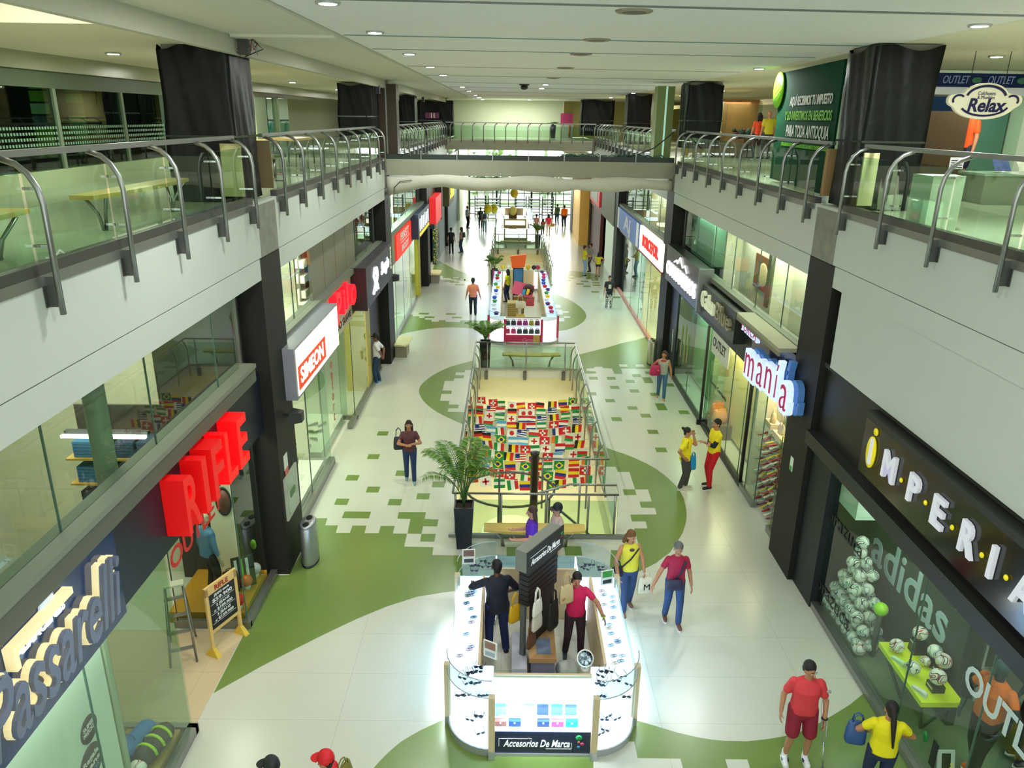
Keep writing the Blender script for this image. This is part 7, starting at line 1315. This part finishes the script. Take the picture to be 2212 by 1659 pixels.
# shoe shop window goods
ci = [(226, 214, 180), (200, 120, 40), (180, 60, 40), (230, 226, 216), (214, 190, 60), (150, 90, 50), (120, 40, 40), (96, 130, 60)]
n_ = 0
t = thing('glass_shelves', 'stack of glass shelves full of shoes in the shoe shop window', 'shelves')
for z in (.35, .65, .95, 1.25, 1.55, 1.85): MB().box(5.85, 6.5, 14.05, 16.5, z, z+.012, KG).build('shelf', t)
for x in (5.85, 6.5): MB().box(x-.01, x+.01, 14.85, 14.87, 0.0, 2.2, STEEL).build('upright', t)
for zi, z in enumerate((.0, .362, .662, .962, 1.262, 1.562)):
    for k in range(15):
        for r_ in range(2):
            y = 14.14+k*.16+rn.uniform(-.02, .02)
            sc_ = dict(heel=.05) if rn.random() < .5 else {}
            shoe('%s shoe in the shoe shop window, %s shelf up, %s row' % (('cream', 'tan', 'red brown', 'white', 'yellow', 'brown', 'dark red', 'olive')[(n_*5) % 8], ORD[zi], 'front' if r_ == 0 else 'back'), (5.98+r_*.28, y, z), PI/2+rn.uniform(-.4, .4), ci[(n_*5) % 8], group='shoes in the shoe shop window', s=.85, **sc_); n_ += 1
bag('white handbag with looped handles high in the shoe shop window', (6.05, 14.9, 2.0), (226, 216, 200), .36, .24, .14, PI/2, 'bag', .24)
bag('white and brown pointed handbag left of the looped one', (6.05, 15.5, 2.0), (214, 196, 176), .26, .22, .12, PI/2, 'bag', .26); bag('cream bag with gold trim on the far side of the shoe shop window', (6.1, 16.2, 2.0), (200, 180, 140), .3, .24, .14, 1.2, 'bag', .1); bag('lime yellow large bag near the pillar in the shoe shop window', (6.0, 14.2, 1.05), (190, 190, 20), .4, .5, .12, PI/2, 'bag', .1); bag('orange handbag behind the white one in the shoe shop', (6.4, 14.9, 1.9), (210, 110, 30), .3, .26, .12, PI/2, 'bag', .12)
for x, y in ((6.05, 15.2), (6.1, 16.2)): solo(MB().box(x-.12, x+.12, y-.55 if y < 16 else y-.2, y+.2+.3*(y<16), 1.865, 2.0, mat((206, 196, 160), .5)), 'display_plinth', 'cream plinth carrying handbags, %s part of the shoe shop window' % ('near' if y < 16 else 'far'), 'plinth')
t = thing('shoe_rack', 'dark brown wall rack with pale shoes inside the shoe shop', 'rack'); MB().box(6.9, 7.0, 14.3, 16.8, 0, 3.0, mat((90, 60, 30), .5)).build('back', t)
for z in (1.5, 2.0, 2.5): MB().box(6.6, 6.9, 14.3, 16.8, z, z+.04, mat((220, 214, 190), .5)).build('shelf', t)
for zi, z in enumerate((1.54, 2.04, 2.54)):
    for k in range(6): shoe('pale high heeled shoe on the brown wall rack, %s shelf up, %s from the right' % (ORD[zi], ORD[k]), (6.72, 14.7+k*.36, z), 1.2, (226, 206, 150), .05, group='heels on the wall rack')
for i, (y, z, c) in enumerate(((20.3, .5, (210, 120, 20)), (20.0, .42, (240, 160, 90)))): bag('%s backpack on a wooden crate behind the OUTLET glass' % ('ochre' if i == 0 else 'orange'), (6.0, y, z), c, .44, .4, .26, .4, 'backpack', .06, None, 'backpack')
solo(MB().box(-.25, .25, -.5, .5, 0, .42, mat((90, 60, 30), .6)), 'wooden_crate', 'dark wooden crate under the orange backpacks', 'crate', None, (6.05, 20.2, 0))
# third right shop warm display
for i in range(9): solo(MB().ball((0, 0, 0), (.16, .16, .13), mat(rn.choice(((210, 140, 30), (160, 90, 30), (230, 190, 60))), .5, emit=.1), 12, 8), 'bag_display', 'golden brown goods hanging in the warm window beyond the second pillar, %s up' % ORD[i], 'goods', None, (6.2, 28.6, .35+i*.28))
solo(MB().tube([(0, 0, 0), (0, 0, 2.9)], .05, mat((60, 30, 20), .5), 8), 'display_pole', 'dark pole carrying golden brown goods in the warm window', 'pole', None, (6.34, 28.6, 0))
# left window goods
for i, (x, y, c, cc) in enumerate(((-5.05, 8.3, (46, 116, 180), None), (-4.78, 8.25, (40, 44, 34), (170, 210, 20)))):
    t = thing('duffel_bag', ('blue duffel bag' if i == 0 else 'black and lime duffel bag')+' at the foot of the near left window', 'bag', (x, y, .16), -.2); m = mat(c, .6); b = MB(); cap(b, (0, -.2, .16), (0, .2, .16), .145, .145, m, (1.0, 1.0)); b.build('body', t)
    if cc:
        for k in (-.16, 0, .16): b = MB(); b.tube([(.148*math.cos(a), k, .16+.148*math.sin(a)) for a in [PI*j/8 for j in range(9)]], .022, mat(cc, .5), 6); b.build('panel', t)
    MB().tube([(-.08, -.1, .29), (-.05, -.1, .36), (.05, -.1, .36), (.08, -.1, .29)], .01, m, 6).build('handle', t)
football(2, (-4.85, 7.9, .27), 'white red and blue football beside the duffel bags in the left window', 'ball left'); solo(MB().box(-.14, .14, -.12, .12, 0, .1, mat((230, 100, 70), .7)).box(-.13, .13, -.11, .11, .1, .16, mat((226, 90, 60), .7)), 'folded_shirts', 'folded orange shirts in the near left window', 'shirts', None, (-5.15, 7.88, .16))
for i, (x, y, c) in enumerate(((-4.72, 12.45, (214, 206, 206)), (-4.75, 12.05, (226, 100, 30)), (-4.7, 11.45, (210, 30, 20)))):
    t = thing('football', '%s ball on a white cup in the left corner window' % ('silver and red', 'orange and yellow', 'bright red')[i], 'ball', (x, y, .22)); MB().ball((0, 0, .17), .11, mat(c, .25, vary=.5, vscale=7), 20, 12).build('ball_skin', t); MB().lathe([(.05, 0), (.06, .06)], WHITE, 14).build('cup', t)
solo(MB().ball((0, 0, 0), .09, mat((80, 150, 220), .4), 14, 10), 'cap', 'small sky blue cap in the left corner window', 'cap', None, (-4.85, 11.7, .3)); bag('black and white backpack leaning in the left corner window', (-5.0, 11.95, .22), (30, 30, 34), .3, .42, .2, .2, 'backpack', .05, None, 'backpack'); t = thing('leaning_board', 'dark board with green and white stripes leaning in the left corner window', 'board', (-4.8, 12.1, .22), .5); M = Matrix.Rotation(-.2, 4, 'X'); MB().box(-.2, .2, -.01, .01, 0, .6, mat((36, 40, 34), .5), M).build('board', t); b = MB(); [b.box(-.15+.1*k, -.1+.1*k, -.016, -.01, .2, .55, mat(((220, 220, 210), (110, 190, 50), (220, 220, 210))[k], .5), M) for k in range(3)]; b.build('stripe', t)
t = thing('ladder', 'grey folding step ladder in the entrance beside the wooden blackboard', 'ladder', (-5.35, 10.55, 0), .4)
for s_ in (-1, 1): MB().tube([(s_*.2, -.35, 0), (s_*.13, 0, 1.3)], .02, STEEL, 6).build('rail', t); MB().tube([(s_*.2, .35, 0), (s_*.13, 0, 1.3)], .02, STEEL, 6).build('rail', t)
for k in range(4): MB().box(-.17, .17, -.32+k*.085, -.24+k*.085, .25+k*.27, .27+k*.27, STEEL).build('step', t)
MB().box(-.15, .15, -.08, .08, 1.3, 1.33, mat((190, 196, 170), .5)).build('top_step', t)
n_ = 0
for nm, y0_, x_, z in (('first', 14.3, -4.95, .26), ('second', 18.4, -5.2, .22)):
    for k in range(8): shoe('grey shoe on the white platform of the %s left window beyond the pillar' % nm, (x_-.25*(k % 2), y0_+(k//2)*.5, z), rn.uniform(0, 3), (126, 124, 110), s=1.1, group='grey shoes on the %s white platform' % nm)
b = MB()
for k in range(7): a, z = 14.2+.28*(k % 2)+.35*(k//3), .5+.32*(k//2); b.ball((-4.49, a, z), (.004, .11, .1), mat((128, 128, 116), .6), 14, 8)
solo(b, 'window_sticker', 'grey round footprint stickers on the first glass beyond the near left pillar', 'sticker')
b = MB(); b.text('XOXES', FR((-4.49, 14.6, 1.75), *LW), .3, mat((60, 130, 100), .5), .004, .7, shear=.3); solo(b, 'window_lettering', 'green slanted lettering on the first glass beyond the near left pillar', 'lettering')
# goods in the bright far left shop and lit goods in mezzanine windows
for i in range(12):
    t = thing('wall_shelf_goods', 'pale goods on a wall stand in the mint lit left shop, %s from front' % ORD[i], 'goods', (-6.0, 28.4+i*.7, 0), 0, 'goods in the mint lit shop'); b = MB()
    for k in range(4): b.box(-.1, .1, -.22, .22, .5+k*.55, .78+k*.55, mat(rn.choice(((210, 220, 206), (160, 180, 170), (90, 110, 110), (230, 120, 100))), .5))
    b.build('goods', t); MB().box(-.16, -.1, -.25, .25, 0, 2.6, WHITE).build('stand', t)
for sx_, X_, ys_ in (('left', -6.2, (22.6, 23.2, 23.8, 24.4, 33, 34, 35, 36, 37)), ('right', 7.0, (27.9, 28.9, 29.9, 30.9, 32, 33, 34.5, 36))):
    for i, y in enumerate(ys_):
        t = thing('stock_shelf', 'stock shelf in an upper %s shop window, %s from the front' % (sx_, ORD[i]), 'shelf', (X_, y, 3.1), 0, 'stock shelves in the upper %s windows' % sx_); b = MB()
        for k in range(5): b.box(-.15, .15, -.25, .25, .2+k*.45, .42+k*.45, mat(rn.choice(((190, 60, 50), (200, 160, 70), (90, 120, 110), (220, 220, 210), (150, 70, 90))), .5))
        b.build('goods', t); MB().box(-.2, .2, -.27, .27, 0, .1, WHITE).box(-.02, .02, -.27, .27, .1, 2.4, STEEL).build('frame', t)
        if i % 2 == 0: MB().box(.16, .2, -.25, .25, 2.3, 2.34, mat((255, 255, 245), .4, emit=5)).build('strip_light', t)
